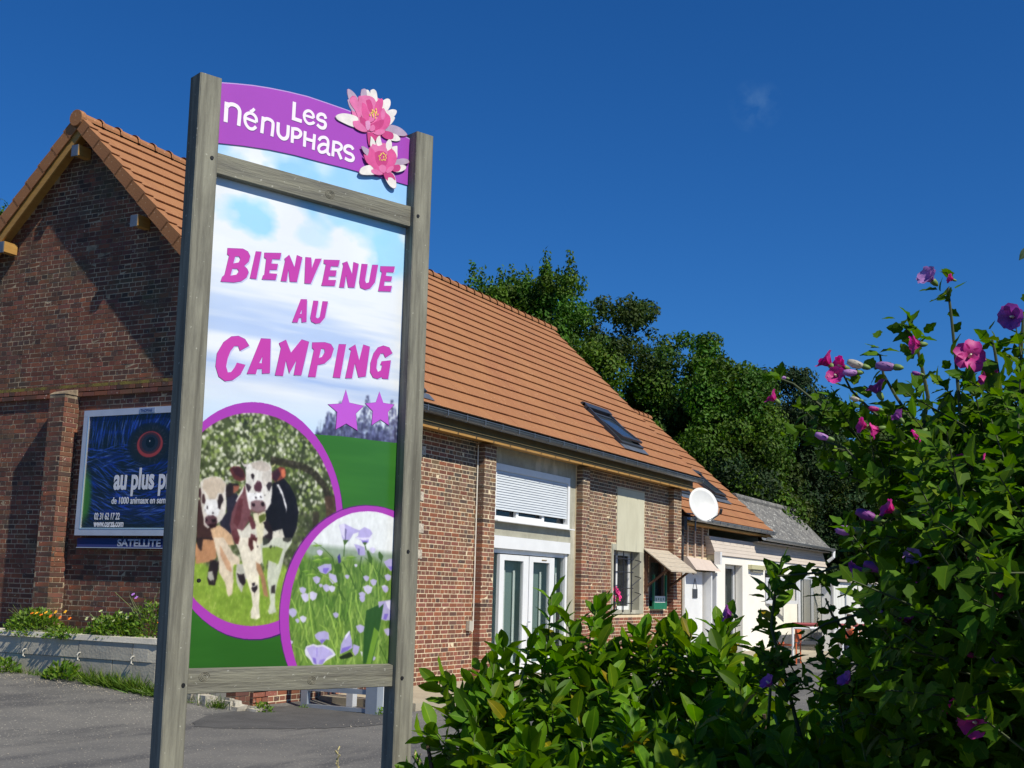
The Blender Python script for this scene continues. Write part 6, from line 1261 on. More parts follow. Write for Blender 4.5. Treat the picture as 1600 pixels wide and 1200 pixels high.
# flowers: 0 open, 1 funnel seen from the side, 2 rolled closed bud; colours 0 magenta 1 mauve 2 cream 3 violet
PC = [(.66, .045, .33), (.46, .24, .56), (.62, .58, .52), (.34, .08, .40)]
PM = [mat('petal_%s' % n, c, .55, tuple(v * .75 for v in c), 60, transl=.35, rnd=.2) for n, c in zip(('magenta', 'mauve', 'cream', 'violet'), PC)]
m_cal = mat('calyx_green', (.12, .20, .04), .6); m_sta = mat('stamen_cream', (.75, .70, .5), .6)
def petal(w, ln, flare, cup):
    V = []; F = []; n_, k_ = 5, 5
    for i in range(n_ + 1):
        t = i / n_; r = ln * (.12 + .88 * t); hw = w * math.sin(math.pi * min(1, t * .62 + .12)) * (1 if i < n_ else .80)
        for j in range(k_):
            s = (j / (k_ - 1) - .5) * 2; rip = .05 * ln * math.sin(s * 7 + t * 3) * t
            V.append((r * math.sin(flare * t ** .8) , s * hw, r * math.cos(flare * t ** .8) + cup * s * s * hw * .4 + rip))
    for i in range(n_):
        for j in range(k_ - 1): F.append((i * k_ + j, i * k_ + j + 1, (i + 1) * k_ + j + 1, (i + 1) * k_ + j))
    return V, F
FM = {}
def flower(pos, kind, s, ci, k):
    pos = Vector(pos); r = random.Random(k * 13 + 5)
    if kind == 0: ax = Vector((-.85, -.35, .15))
    elif kind == 1: ax = Vector((r.uniform(-.7, .1), r.uniform(.0, .7), r.uniform(-.1, .7)))
    else: ax = Vector((r.uniform(-.5, .1), r.uniform(.5, 1), r.uniform(-.05, .3)))
    ax.normalize(); M = Matrix.Translation(pos) @ ax.to_track_quat('Z', 'Y').to_matrix().to_4x4()
    key = ('cal',)
    if key not in FM: FM[key] = MB().tube([(0, 0, -.016), (0, 0, -.008), (0, 0, .004), (0, 0, .010)], [.003, .0075, .009, .006], 8).mesh('calyx', m_cal, smooth=True)
    f = link('flower', FM[key], HB, M @ Matrix.Scale(s, 4))
    if kind == 2:
        key = ('bud', ci)
        if key not in FM:
            mb = MB(); mb.tube([(0, 0, .004), (0, 0, .012), (.001, 0, .026), (.002, 0, .040), (.003, 0, .050), (.003, 0, .054)], [.005, .009, .0115, .0112, .0085, .003], 10)
            for q in range(3): mb.tube([(.010 * math.cos(q * 2.1), .010 * math.sin(q * 2.1), .014), (.0122 * math.cos(q * 2.1 + .5), .0122 * math.sin(q * 2.1 + .5), .034), (.006 * math.cos(q * 2.1 + 1), .006 * math.sin(q * 2.1 + 1), .054)], .0016, 4)
            FM[key] = mb.mesh('petal', PM[ci], smooth=True)
        link('petal', FM[key], f, M @ Matrix.Scale(s, 4)); return
    key = ('pet', kind, ci)
    if key not in FM:
        V, F = petal(.019, .040 if kind == 0 else .042, 1.25 if kind == 0 else .78, .7); FM[key] = MB().raw(V, F).mesh('petal', PM[ci], smooth=True)
    for q in range(5): link('petal', FM[key], f, M @ Matrix.Rotation(q * 1.2566, 4, 'Z') @ Matrix.Scale(s * r.uniform(.9, 1.1), 4))
    if kind == 0 or r.random() < .4:
        key = ('st',)
        if key not in FM: FM[key] = MB().tube([(0, 0, .004), (0, 0, .016), (0, 0, .030)], [.0025, .004, .002], 6).mesh('stamen', m_sta)
        link('stamen', FM[key], f, M @ Matrix.Scale(s, 4))
for k, (x, y, z, kd, s, ci) in enumerate(FLO): flower((x, y, z), kd, s, ci, k)

# ------------------------------------------------------------------ flower bed and weeds
m_bed = mat('bed_leaf', (.105, .205, .018), .6, tint=True, transl=.35)
m_fo = mat('marigold_orange', (.85, .22, .01), .6, transl=.2); m_fy = mat('marigold_yellow', (.85, .48, .02), .6, transl=.2)
m_ye = mat('yarrow_head', (.42, .46, .22), .8)
def clump(parent, x, y, z, rx, ry, h, n, leaf, up=.5, T=DIAM, name='foliage', material=None, tall=1.0):
    d = unit(n); d[:, 2] = abs(d[:, 2]); r = RNG.uniform(.25, 1, (n, 1)) ** .5
    P = np.array([x, y, z]) + d * r * np.array([rx, ry, h]); A_ = d * [1, 1, .4] + unit(n) * .6; A_[:, 2] += up
    V, F = scatter(T, P, A_, d + unit(n) * .6 + [0, 0, .6], RNG.uniform(.6, 1.3, n) * leaf)
    return link(name, npmesh(name, V, F, material or m_bed, np.repeat(ltint(n, .6, 1.4, .25), len(T[1]), axis=0)), parent)
def blossoms(parent, pts, m, r=.022, name='flower'):
    V = [(0, 0, .004)] + [(r * (1 if k % 2 else .8) * math.cos(k * math.pi / 6), r * (1 if k % 2 else .8) * math.sin(k * math.pi / 6), .008 * (k % 2)) for k in range(12)] + [(0, 0, -.01)]
    F = [(0, 1 + k, 1 + (k + 1) % 12) for k in range(12)] + [(13, 1 + (k + 1) % 12, 1 + k) for k in range(12)]
    me = MB().raw(V, F).mesh(name, m)
    sme = None
    for q in pts:
        link(name, me, parent, Matrix.Translation(q) @ Matrix.Rotation(random.uniform(-1.0, -.4), 4, 'Y') @ Matrix.Rotation(random.uniform(0, 6), 4, 'Z'))
BED = .80
for (nm, lb, x, y, rx, ry, h, n, fl, fm) in (
    ('marigold_plant', 'marigold clump with orange and yellow flowers at the left end of the flower bed', 12.35, 13.85, .28, .52, .38, 900, [(12.2, 13.75 - .09 * k, BED + .30 + .05 * math.sin(k * 3)) for k in range(9)], m_fo),
    ('marigold_plant', 'small marigold with three orange flowers beside the left sign post', 12.3, 11.25, .16, .22, .30, 300, [(12.2, 11.45, BED + .26), (12.2, 11.38, BED + .20), (12.2, 11.42, BED + .12)], m_fo),
    ('yarrow_plant', 'bushy green plant with flat pale flower heads in the middle of the flower bed', 12.35, 12.35, .24, .48, .36, 1000, [], None),
    ('bed_plant', 'low leafy plant spilling over the wall coping between the two clumps', 12.25, 13.1, .22, .42, .14, 400, [], None),
    ('verbena_plant', 'loose tall weed with a violet flower tip leaning over the flower bed', 12.35, 11.75, .20, .40, .55, 450, [(12.25, 11.98, BED + .60), (12.25, 11.92, BED + .56)], mat('violet_flower', (.38, .16, .55), .6))):
    t = thing(nm, lb, 'plant', (x, y, BED))
    clump(t, x, y, BED - .02, rx, ry, h, int(n * 1.5), .058)
    st_ = MB()
    for k in range(14): a = random.uniform(0, 6.28); st_.tube([(x, y, BED - .03), (x + rx * .5 * math.cos(a), y + ry * .5 * math.sin(a), BED + h * .6), (x + rx * .9 * math.cos(a), y + ry * .9 * math.sin(a), BED + h * random.uniform(.8, 1.1))], .003, 4, cap=False)
    link('stalks', st_.mesh('stalks', m_stem), t)
    if fl:
        h_ = fl[::2] if nm == 'marigold_plant' and len(fl) > 4 else fl
        blossoms(t, h_, fm, .028)
        if len(fl) > 4: blossoms(t, fl[1::2], m_fy, .028)
    if nm == 'yarrow_plant': blossoms(t, [(12.25, 12.05 + .12 * k, BED + .30 + .07 * math.sin(k * 2)) for k in range(7)], m_ye, .03, 'flower_head')
    if nm == 'verbena_plant':
        s2 = MB()
        for (a, b, c) in ((.5, .25, .62), (-.45, .2, .5), (-.3, -.1, .75), (.2, .2, .55)): s2.tube([(x, y, BED), (x - .1, y + a * .5, BED + c * .7), (x - .15, y + a, BED + c)], .004, 4)
        link('long_stems', s2.mesh('long_stems', m_stem), t)
blade = (np.array([(0, .03, 0), (0, -.03, 0), (.55, -.022, .0), (.55, .022, .0), (1, 0, -.12), (1, .001, -.12)]), np.array([[0, 1, 2, 3], [3, 2, 4, 5]]))
def grass(name, y0, y1, n, hgt, x_of, label=None):
    y = RNG.uniform(y0, y1, n); x = np.array([x_of(v) for v in y]) - abs(RNG.normal(0, .07, n)); z = np.array([gh(a, b) for a, b in zip(x, y)])
    A_ = np.stack([RNG.normal(-.3, .45, n), RNG.normal(-.15, .55, n), RNG.uniform(.25, 1.1, n)], 1); V, F = scatter(blade, np.stack([x, y, z], 1), A_, unit(n), RNG.uniform(.5, 1.2, n) * hgt)
    return npmesh(name, V, F, m_bed, np.repeat(ltint(n, .5, 1.1, .3), 2, axis=0))
o = link('grass', grass('grass', 10.9, 12.5, 1000, .24, lambda v: wx(v) + 0.0)); o['kind'] = 'stuff'
o = link('grass', grass('grass', 12.2, 16.5, 500, .13, wx)); o['kind'] = 'stuff'
o = link('grass', grass('grass', 10.35, 10.9, 300, .16, lambda v: wx(v) - .02)); o['kind'] = 'stuff'
for (lb, x, y, r, n) in (('bright leafy weed at the foot of the retaining wall below the middle hook', 12.0, 12.85, .20, 320), ('spiky weed at the foot of the retaining wall near the left edge', 11.95, 13.9, .17, 220),
                         ('small weed growing from the asphalt beside the grey porch frame', 13.42, 8.78, .09, 90), ('tiny weed at the foot of the brick corner beside the porch', 13.3, 9.95, .06, 60), ('low weed patch on the asphalt at the rubble end of the wall', 12.55, 10.0, .12, 160)):
    t = thing('weed', lb, 'weed', (x, y, gh(x, y)), group='weeds along the foot of the walls')
    clump(t, x, y, gh(x, y), r, r * 1.4, r * 1.1, n, r * .38, up=.8)
# geranium behind the grille
t = thing('geranium', 'pink potted geranium on the sill behind the iron bars', 'potted plant', (24.6, 10.5, 1.22))
link('pot', MB().tube([(24.6, 10.5, 1.222), (24.6, 10.5, 1.34)], [.07, .10], 12).mesh('pot', mat('terracotta', (.35, .12, .06), .8)), t)
clump(t, 24.6, 10.47, 1.32, .16, .12, .22, 200, .05)
m_pk = mat('geranium_pink', (.80, .05, .25), .6, rnd=.2)
for (dx, dz) in ((-.08, .30), (.10, .20), (-.16, .10), (.03, .25), (.14, .12)):
    mb = MB()
    mb.tube([(24.6 + dx, 10.40, 1.33 + dz), (24.6 + dx, 10.40, 1.40 + dz)], .045, 6)
    for k in range(14):
        d = Vector(unit(1)[0].tolist()) * .055; c = Vector((24.6 + dx, 10.40, 1.36 + dz)) + d; s = .03
        mb.face([c + Vector((s, 0, 0)), c + Vector((0, 0, s)), c + Vector((-s, 0, 0)), c + Vector((0, -.01, -s))])
    link('flower', mb.mesh('flower', m_pk), t)
# dry grass stems in front of the right sign post
t = thing('dry_grass_stalk', 'thin dry grass stalks standing beside the right sign post', 'grass stalk', (3.7, 2.5, 0))
for k, (a, b, c, d_) in enumerate(DRY):
    mb = MB(); mb.tube([(a, b, 0), ((a + c[0]) / 2, (b + c[1]) / 2, .6), c], [.0022, .0016, .001], 5)
    link('stalk', mb.mesh('stalk', mat('straw', (.38, .33, .16), .9)), t)
    mb = MB()
    for j in range(12): z = c[2] - j * .012; mb.tube([(c[0], c[1], z), (c[0] + .008 * math.cos(j * 2.4), c[1] + .008 * math.sin(j * 2.4), z + .010)], .0028, 4)
    link('seed_head', mb.mesh('seed_head', MATS['straw']), t)

# branch of a tree hanging in at the right picture edge
t = thing('overhanging_branch', 'dark leafy tree branch tip poking in at the right picture edge high above the hibiscus', 'branch', (4.25, -.1, 2.7))
mb = MB(); mb.tube([(4.9, -1.1, 3.0), (4.5, -.5, 2.85), (4.2, -.05, 2.72), (3.98, .33, 2.65)], [.02, .014, .008, .003], 6); link('twig', mb.mesh('twig', m_twig), t)
q_ = []
for k in range(70):
    f = random.random() ** .7; c = Vector((4.9, -1.1, 3.0)).lerp(Vector((3.985, .36, 2.65)), f); q_.append((np.array(c) + RNG.normal(size=3) * .03, np.array([-.5, .5, -.15]) + RNG.normal(size=3) * .6, 0))
P_ = np.array([a[0] for a in q_]); A3 = np.array([a[1] for a in q_]); V, F = scatter(tmpl(4, .42, .1, .2, 'laurel'), P_, A3, np.tile([0., 0, 1], (len(P_), 1)) + RNG.normal(size=(len(P_), 3)) * .3, np.full(len(P_), .055))
link('foliage', npmesh('foliage', V, F, LM['b'], np.repeat(ltint(len(P_)), 12, axis=0)), t)

# ------------------------------------------------------------------ the welcome sign (local x along the sign, y backwards, z up)
SG = thing('welcome_sign', 'tall campsite welcome sign in a grey timber frame in the left foreground', 'sign', (3.1990, 2.8734, 0), math.atan2(-.35685, .93416))
m_post = mat('weathered_post', (.262, .256, .205), .85, (.148, .144, .120), 5.0, (5, 5, .55), (.38, .64), bump=.35, bscale=34, speck=((.42, .42, .36), 70, .69), spec=.12, streak=((.085, .080, .066), (26, 26, .9), .50, .72))
m_beam = mat('weathered_beam', (.205, .200, .155), .85, (.125, .122, .105), 5.0, (.55, 5, 5), (.38, .64), bump=.35, bscale=34, speck=((.34, .34, .30), 70, .69), streak=((.075, .07, .058), (.9, 26, 26), .50, .72))
def lpart(name, me, parent=SG, **k): return link(name, me, parent, local=True, **k)
def bevel_prism(x0, x1, y0, y1, zpts, c=.004, lean=(0, 0)):
    """vertical post with chamfered edges; zpts rows; lean = x offset at bottom, top"""
    mb = MB(); ring = [(x0 + c, y0), (x1 - c, y0), (x1, y0 + c), (x1, y1 - c), (x1 - c, y1), (x0 + c, y1), (x0, y1 - c), (x0, y0 + c)]
    n = len(zpts); V = []
    for i, z in enumerate(zpts):
        f = i / (n - 1); dx = lean[0] * (1 - f) + lean[1] * f
        V += [(a + dx, b, z) for a, b in ring]
    F = []
    for i in range(n - 1):
        for k in range(8): F.append((i * 8 + k, i * 8 + (k + 1) % 8, (i + 1) * 8 + (k + 1) % 8, (i + 1) * 8 + k))
    F.append(tuple(range(8))[::-1]); F.append(tuple((n - 1) * 8 + k for k in range(8)))
    return mb.raw(V, F)
lpart('post', bevel_prism(-.096, -.012, 0, .078, [0, 1.0, 2.2, 3.352], lean=(.043, 0)).mesh('post', m_post))
lpart('post', bevel_prism(.848, .932, 0, .078, [0, 1.0, 2.2, 3.392], lean=(.009, 0)).mesh('post', m_post))
def beam(x0, x1, z0, z1, zr0=None, zr1=None):
    c = .004; mb = MB(); A_ = [(x0, c, z0), (x0, .05, z0), (x0, .05, z1), (x0, c, z1)]
    zr0 = z0 if zr0 is None else zr0; zr1 = z1 if zr1 is None else zr1
    mb.hexa([(x0, .022, z0 + c), (x1, .022, zr0 + c), (x1, .022, zr1 - c), (x0, .022, z1 - c)], [(x0, .046, z0), (x1, .046, zr0), (x1, .046, zr1), (x0, .046, z1)])
    return mb
lpart('beam', beam(-.010, .851, 3.010, 3.091, 3.000, 3.088).mesh('beam', m_beam))
lpart('beam', beam(.022, .858, 1.228, 1.312).mesh('beam', m_beam))
m_bolt = mat('dark_bolt', (.02, .02, .022), .5, metal=.4)
bm_ = MB().tube([(0, -.003, 0), (0, .002, 0)], [.0065, .0075], 10).mesh('bolt', m_bolt)
for (x, z) in ((-.032, 3.055), (.868, 3.045), (-.005, 1.262), (.880, 1.262), (.026, 1.60), (.885, 1.73)):
    lpart('bolt', bm_, M=Matrix.Translation((x, 0, z)))
m_knot = mat('wood_knot', (.085, .075, .055), .8, (.22, .21, .16), 60)
for (x, z, r) in ((.47, 3.045, .016), (.08, 1.285, .016), (.50, 1.262, .014)):
    mb = MB()
    for q in range(3):
        rr = r * (1 - q * .3); mb.tube([(x + rr * 1.25 * math.cos(a), .0218, z + rr * math.sin(a)) for a in np.linspace(0, 6.283, 15)], .0014, 4, cap=False)
    lpart('wood_knot', mb.mesh('wood_knot', m_knot))

# ---- printed panel
px0, px1, pz0, pz1 = -.012, .888, 1.30, 3.25
p = Paint(px0, px1, pz0, pz1, 900, (228, 233, 240))
Z, X = p.Z, p.X
p.blend(np.clip((p.noise(.30, .22, 21) - .50) * 5, 0, 1) * np.clip((Z - 2.74) / .12, 0, 1), (146, 205, 242))
p.blend(np.clip((p.noise(.22, .15, 29) - .46) * 5, 0, 1) * np.clip((Z - 2.98) / .05, 0, 1), (150, 200, 245))
p.blend(np.clip((Z - 3.0) / .05, 0, 1) * np.clip((X - .42) / .1, 0, 1) * .9, (150, 200, 248))
for bx, bz, rx, rz, al in ((.16, 2.90, .13, .075, .95), (.78, 2.90, .10, .11, .95), (.60, 2.96, .10, .05, .7), (.42, 2.88, .08, .04, .35)):
    m_ = np.clip(1.25 - np.hypot((X - bx) / rx, (Z - bz) / rz) + (p.noise(.12, .08, int(bx * 100)) - .5) * 1.3, 0, 1); p.blend(np.clip(m_ * 1.5, 0, 1) * al, (158, 212, 244))
p.blend(np.clip((p.noise(.9, .07, 22) - .42) * 3.5, 0, 1) * np.clip(1 - abs(Z - 2.50) / .34, 0, 1) * .75, (160, 186, 232))
p.blend(np.clip(1 - abs(Z - 2.335 + .04 * (X - .4)) / .06, 0, 1) * np.clip((p.noise(.5, .05, 31) - .3) * 2, 0, 1) * .9, (140, 170, 226))
p.blend(np.clip(1 - (Z - 2.12) / .16, 0, 1) * (Z > 2.1) * .75, (170, 205, 244))
hill = p.full(pairs(LAND['hill']))
# bare trees on the hill line
tn = p.noise(.05, .10, 40); edge = 2.14 + .10 * np.clip((p.noise(.09, .5, 41) - .25) * 1.7, 0, 1) + .03 * (X > .7)
g = random.Random(4)
for k in range(1500):
    x = g.uniform(.485, .88); t_ = g.random(); hh = .075 + .045 * math.sin(x * 47) + .03 * math.sin(x * 110) + (.04 if x > .6 else 0); z = 2.135 + hh * t_ ** 1.1; r = g.uniform(.003, .010) * (1.1 - .5 * t_)
    p.fill([(x + r * math.cos(a), z + r * 1.3 * math.sin(a)) for a in (0, 1.05, 2.1, 3.14, 4.2, 5.2)], g.choice([(62, 62, 96), (84, 86, 126), (48, 50, 74), (120, 128, 176)]), .45)
for k in range(60):
    x = g.uniform(.49, .88); p.fill([(x - .0015, 2.12), (x + .0015, 2.12), (x + g.uniform(-.01, .01), 2.20)], (44, 42, 60), .5)
p.blur(2, (Z > 2.1).astype(float) * (Z < 2.32) * (X > .47))
p.blend(hill, (50, 108, 38)); p.blend(hill * np.clip((p.noise(.5, .05, 44) - .4) * 2, 0, 1) * .35, (72, 136, 52)); p.blend(hill * np.clip((1.6 - Z) / .4, 0, 1) * .6, (30, 72, 28))
bo = p.full(pairs(RING['bo'])); bi = p.full(pairs(RING['bi'])); so = p.full(pairs(RING['so'])); si = p.full(pairs(RING['si']))
sh_ = np.roll(np.roll(bo, -4, 0), 3, 1); p.blend(sh_ * .8, (72, 24, 110))
p.blend(bo, (166, 62, 178))
# orchard behind the cows
base = p.a.copy()
p.blend(bi, (74, 84, 52)); g = random.Random(8)
low = np.clip((p.noise(.08, .08, 50) - .45) * 3, 0, 1); p.blend(bi * low, (44, 50, 36))
zg = 1.66
for k in range(3600):
    x = g.uniform(.0, .62); z = g.uniform(1.62, 2.22); r = g.uniform(.003, .0085); up = (z - 1.66) / .55
    c = g.choice([(214, 218, 196), (176, 184, 150), (120, 142, 70), (60, 74, 40), (150, 168, 96), (236, 236, 224), (52, 58, 38)] if up > .35 else [(120, 122, 100), (84, 92, 66), (150, 156, 130), (60, 62, 50), (96, 110, 60)])
    p.fill([(x + r * math.cos(a), z + r * math.sin(a) * 1.1) for a in (0, 1.05, 2.1, 3.14, 4.2, 5.2)], c, g.uniform(.5, .95), bi)
for (pts, w, c) in (([(.30, 2.03), (.36, 2.025), (.43, 2.018), (.48, 2.0), (.535, 1.95), (.565, 1.88)], .014, (46, 40, 32)), ([(.50, 1.86), (.505, 1.64)], .013, (52, 46, 38)), ([(.555, 1.92), (.572, 1.80), (.575, 1.66)], .022, (74, 54, 44)), ([(.455, 1.76), (.46, 1.62)], .009, (60, 50, 40))):
    for (a, b), (c2, d2) in zip(pts[:-1], pts[1:]):
        L_ = math.hypot(c2 - a, d2 - b); nx_, nz_ = -(d2 - b) / L_ * w, (c2 - a) / L_ * w
        p.fill([(a + nx_, b + nz_), (c2 + nx_ * .9, d2 + nz_ * .9), (c2 - nx_ * .9, d2 - nz_ * .9), (a - nx_, b - nz_)], c, .85, bi)
p.blur(1, bi)
gm = bi * np.clip((zg + .02 * np.sin(X * 40) - Z) / .02, 0, 1); p.blend(gm, (132, 160, 62)); p.blend(gm * np.clip((p.noise(.10, .05, 52) - .45) * 3, 0, 1) * .6, (96, 128, 42))
for k in range(1300):
    x = g.uniform(0, .62); z = g.uniform(1.36, 1.66); h = g.uniform(.008, .022); d = g.uniform(-.006, .006)
    p.fill([(x - .0012, z), (x + .0012, z), (x + d, z + h)], g.choice([(176, 200, 92), (150, 180, 70), (104, 134, 44), (196, 212, 120)]), .7, gm)
for col, pl in CO: p.fill(pairs(pl), col, .96, bi)
# coat texture
for (x0_, x1_, z0_, z1_, n_, cl_) in ((.0, .60, 1.38, 2.08, 9000, bi),):
    for k in range(n_):
        x = g.uniform(x0_, x1_); z = g.uniform(z0_, z1_); i_ = int((x - px0) * 900); j_ = int((z - pz0) * 900)
        if not cl_[j_, i_]: continue
        c = p.a[j_, i_] * 255 * g.uniform(.80, 1.22); ln_ = g.uniform(.005, .014); d = g.uniform(-.004, .004)
        p.fill([(x - .0013, z), (x + .0013, z), (x + d, z - ln_)], np.clip(c, 0, 255), .6, cl_)
cow = (np.abs(p.a - base).sum(2) > .02) * bi
nn = p.noise(.012, .018, 60, 3); p.a = p.a * (1 + (bi * (nn - .5) * .22)[..., None])
for k in range(500):
    x = g.uniform(0, .62); z = g.uniform(1.37, 1.58); h = g.uniform(.010, .026)
    if not (1.37 < z < 1.42 + g.uniform(0, .08)): continue
    p.fill([(x - .0011, z), (x + .0011, z), (x + g.uniform(-.006, .006), z + h)], g.choice([(176, 200, 92), (140, 172, 62), (110, 140, 50)]), .7, gm)
p.blur(2, bi * .75)
# small ring
sh_ = np.roll(np.roll(so, 3, 0), -4, 1); p.blend(sh_ * .7 * (1 - 0), (96, 30, 128)); p.blend(so, (166, 62, 178))
p.blend(si, (226, 231, 236))
fz = 1.745 - .05 * (X - .52)
f1 = si * np.clip((fz + .004 - Z) / .02, 0, 1); p.blend(f1, (142, 160, 142))
f2 = si * np.clip((fz - .03 + .01 * np.sin(X * 60) - Z) / .03, 0, 1); p.blend(f2, (104, 136, 62)); p.blend(f2 * np.clip((p.noise(.05, .09, 70) - .45) * 3, 0, 1) * .7, (56, 90, 36)); p.blend(f2 * np.clip((p.noise(.06, .07, 71) - .55) * 4, 0, 1) * .6, (150, 176, 70))
for k in range(1100):
    x = g.uniform(.40, .89); z = g.uniform(1.29, 1.68); h = g.uniform(.03, .10); d = g.uniform(-.03, .03); w = g.uniform(.001, .003)
    p.fill([(x - w, z), (x + w, z), (x + d, z + h)], g.choice([(70, 108, 40), (96, 140, 52), (138, 170, 76), (50, 84, 34), (168, 194, 104)]), .65, f2)
p.blur(1, f2)
for col, pl in FL: p.fill(pairs(pl), col, .93, si)
nn = p.noise(.01, .02, 61, 3); p.a = p.a * (1 + (si * (nn - .5) * .14)[..., None])
p.blur(2, si * .6)
p.a *= (1 + (p.noise(.25, .25, 80) - .5) * .06)[..., None]
top_line = [(a, b) for a, b in pairs(HTOP)]
prm = print_mat('panel_print', p.image('panel_print'), .93, .28)
me = poly2d('print_panel', [[(px0, pz0), (px1, pz0), (px1, 3.22), (px0, 3.22)]], prm, .0012)
add_uv(me, lambda c: ((c.x - px0) / (px1 - px0), (c.z - pz0) / (pz1 - pz0)))
pan = lpart('print_panel', me, M=Matrix.Translation((0, .0525, 0)))
lpart('backing_board', MB().box(-.010, .846, .058, .068, 1.30, 3.20).mesh('backing_board', mat('backing_grey', (.28, .28, .27), .6)))
# ---- header board with the name
m_purple = mat('purple_print', (.355, .062, .45), .35, (.325, .056, .42), 1.5)
tl = pairs(HTOP); bl = pairs(HBOT)
tl[0] = (-.012, tl[0][1]); bl[0] = (-.012, bl[0][1]); tl[-1] = (.848, tl[-1][1]); bl[-1] = (.848, bl[-1][1])
hd_ = lpart('header_board', poly2d('header_board', [tl + bl[::-1]], m_purple, .0014, Matrix.Translation((0, .0485, 0))))
edge = [(x, z) for x, z in tl]; eb = [(x, z + .004) for x, z in tl]
lpart('header_edge', poly2d('header_edge', [[(x, z + .0002) for x, z in edge] + eb[::-1]], mat('header_edge_lilac', (.45, .30, .62), .4), .0012, Matrix.Translation((0, .0488, 0))), hd_)
m_ltr = mat('white_print', (.80, .74, .83), .4); m_ltrd = mat('purple_shadow_print', (.13, .03, .22), .4)
def ribbon(pts, w, yoff, m, mb=None, dx=0, dz=0):
    P = [Vector((a + dx, 0, b + dz)) for a, b in pts]; P = [q for i, q in enumerate(P) if i == 0 or (q - P[i - 1]).length > 1e-4]
    mb = mb or MB(); Lf, Rt = [], []
    for i, q in enumerate(P):
        d1 = (q - P[i - 1]).normalized() if i else (P[1] - q).normalized(); d2 = (P[i + 1] - q).normalized() if i < len(P) - 1 else d1
        d = (d1 + d2).normalized(); n_ = Vector((-d.z, 0, d.x)); k = 1 / max(.5, n_.dot(Vector((-d1.z, 0, d1.x))))
        Lf.append(q + n_ * w * .5 * k); Rt.append(q - n_ * w * .5 * k)
    Y = Vector((0, yoff, 0)); Y2 = Vector((0, yoff + .0008, 0))
    for i in range(len(P) - 1): mb.hexa([Lf[i] + Y, Lf[i + 1] + Y, Rt[i + 1] + Y, Rt[i] + Y], [Lf[i] + Y2, Lf[i + 1] + Y2, Rt[i + 1] + Y2, Rt[i] + Y2])
    return mb
def smooth(pts, k=3):
    """Catmull-Rom through the points"""
    if len(pts) < 3: return pts
    out = []; n_ = len(pts)
    for i in range(n_ - 1):
        p0, p1, p2, p3 = pts[max(0, i - 1)], pts[i], pts[i + 1], pts[min(n_ - 1, i + 2)]
        for j in range(k):
            t = j / k; out.append(tuple(.5 * ((2 * p1[c]) + (-p0[c] + p2[c]) * t + (2 * p0[c] - 5 * p1[c] + 4 * p2[c] - p3[c]) * t * t + (-p0[c] + 3 * p1[c] - 3 * p2[c] + p3[c]) * t ** 3) for c in (0, 1)))
    out.append(pts[-1]); return out
cnt = [2, 3, 2, 1, 2, 3, 2, 3, 1, 1, 2, 1]; i0 = 0
for c in cnt:
    mb = MB(); m2 = MB(); yo = .0462
    for j in range(c):
        pl, w = HS[i0 + j]; w = w / 7.27 * .00290
        q = pairs(pl); q = smooth(q) if len(q) > 3 else q
        ribbon(q, w, yo - .0003 * j, m_ltr, mb); ribbon(q, w * 1.12, .0469 - .0002 * j, m_ltrd, m2, .0012, -.0014)
    i0 += c
    lt = lpart('letter', mb.mesh('letter', m_ltr), hd_)
    lpart('letter_outline', m2.mesh('letter_outline', m_ltrd), lt)
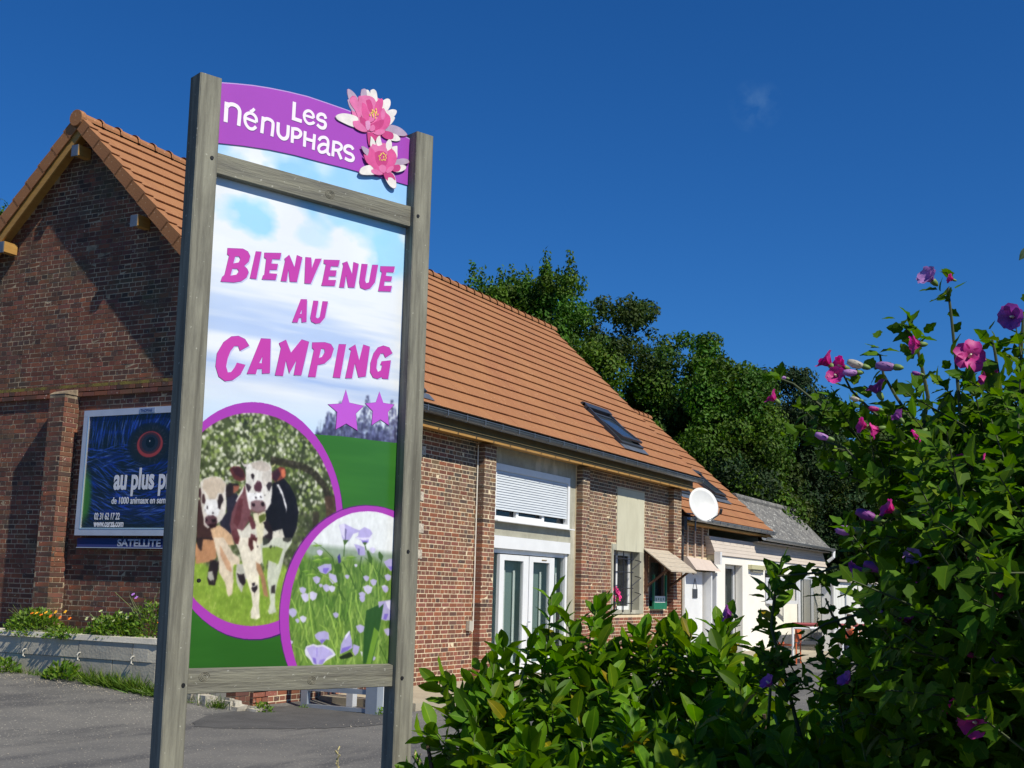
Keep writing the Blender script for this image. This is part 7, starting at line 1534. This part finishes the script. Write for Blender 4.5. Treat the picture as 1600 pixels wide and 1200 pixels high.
# ---- lotus cut-outs
LC = {'w': (.80, .75, .72), 'g': (.44, .34, .46), 'p': (.70, .17, .38), 'm': (.68, .09, .29), 'd': (.55, .05, .21), 'l': (.68, .30, .52), 'y': (.90, .66, .12)}
LMt = {k: mat('lotus_' + n, LC[k], .4, tuple(v * .82 for v in LC[k]), 30) for k, n in zip('wgpmdly', ('white', 'grey', 'pink', 'magenta', 'deep', 'lilac', 'yellow'))}
def hull(pts):
    pts = sorted(set(pts)); 
    def half(ps):
        h = []
        for q in ps:
            while len(h) > 1 and (h[-1][0] - h[-2][0]) * (q[1] - h[-2][1]) - (h[-1][1] - h[-2][1]) * (q[0] - h[-2][0]) <= 0: h.pop()
            h.append(q)
        return h[:-1]
    return half(pts) + half(pts[::-1])
for a, b, lb, y0 in ((0, NB, 'large pink and white water lily cut-out', .0440), (NB, len(LO), 'small pink and white water lily cut-out below the large one', .0385)):
    items = LO[a:b]; lo_root = None
    for j, (ck_, pl) in enumerate(items):
        q = pairs(pl); q = smooth(q + q[:1], 3)[:-1] if ck_ != 'y' else q
        yy = y0 - .00012 * j
        me = poly2d('petal' if ck_ != 'y' else 'stamen', [q], LMt[ck_], .0008, Matrix.Translation((0, yy, 0)))
        if lo_root is None:
            lo_root = lpart('water_lily', me, hd_, label=lb)
            continue
        # petals stay at thing > part > sub-part depth: children of the sign, named petal
        lpart('petal' if ck_ != 'y' else 'stamen', me, SG)
        if ck_ in 'wpgml' :
            big = [((x_ - sum(v[0] for v in q) / len(q)) * 1.05 + sum(v[0] for v in q) / len(q) + .0006, (z_ - sum(v[1] for v in q) / len(q)) * 1.05 + sum(v[1] for v in q) / len(q) - .0006) for x_, z_ in q]
            lpart('petal_edge', poly2d('petal_edge', [big], LMt['g'] if ck_ == 'w' else LMt['d'], .0003, Matrix.Translation((0, yy + .00095, 0))), SG)
# ---- main lettering and stars
m_mag = mat('magenta_print', (.50, .045, .36), .4, (.46, .04, .36), 3); m_mage = mat('violet_edge_print', (.20, .03, .26), .4); m_lsh = mat('lavender_shadow_print', (.50, .52, .78), .5)
for o_, hs_ in LET:
    lps = [pairs(o_)] + [pairs(h) for h in hs_]
    lt = lpart('letter', poly2d('letter', lps, m_mag, .0006, Matrix.Translation((0, .0498, 0))), SG)
    c0 = sum(v[0] for v in lps[0]) / len(lps[0]); c1 = sum(v[1] for v in lps[0]) / len(lps[0])
    grow = [((x_ - c0) * 1.02 + c0 + .0007, (z_ - c1) * 1.012 + c1 + .0007) for x_, z_ in lps[0]]
    lpart('letter_edge', poly2d('letter_edge', [grow] + lps[1:], m_mage, .0002, Matrix.Translation((0, .05045, 0))), lt)
    lpart('letter_shadow', poly2d('letter_shadow', [[(x_ + .0055, z_ - .0035) for x_, z_ in l] for l in lps], m_lsh, .0001, Matrix.Translation((0, .0509, 0))), lt)
m_star = mat('star_print', (.46, .09, .58), .35)
for s_ in STAR:
    q = pairs(s_); st_ = lpart('star', poly2d('star', [q], m_star, .0006, Matrix.Translation((0, .0498, 0))))
    c0 = sum(v[0] for v in q) / 10; c1 = sum(v[1] for v in q) / 10
    lpart('star_edge', poly2d('star_edge', [[((x_ - c0) * 1.04 + c0, (z_ - c1) * 1.04 + c1) for x_, z_ in q]], m_mage, .0002, Matrix.Translation((0, .05045, 0))), st_)
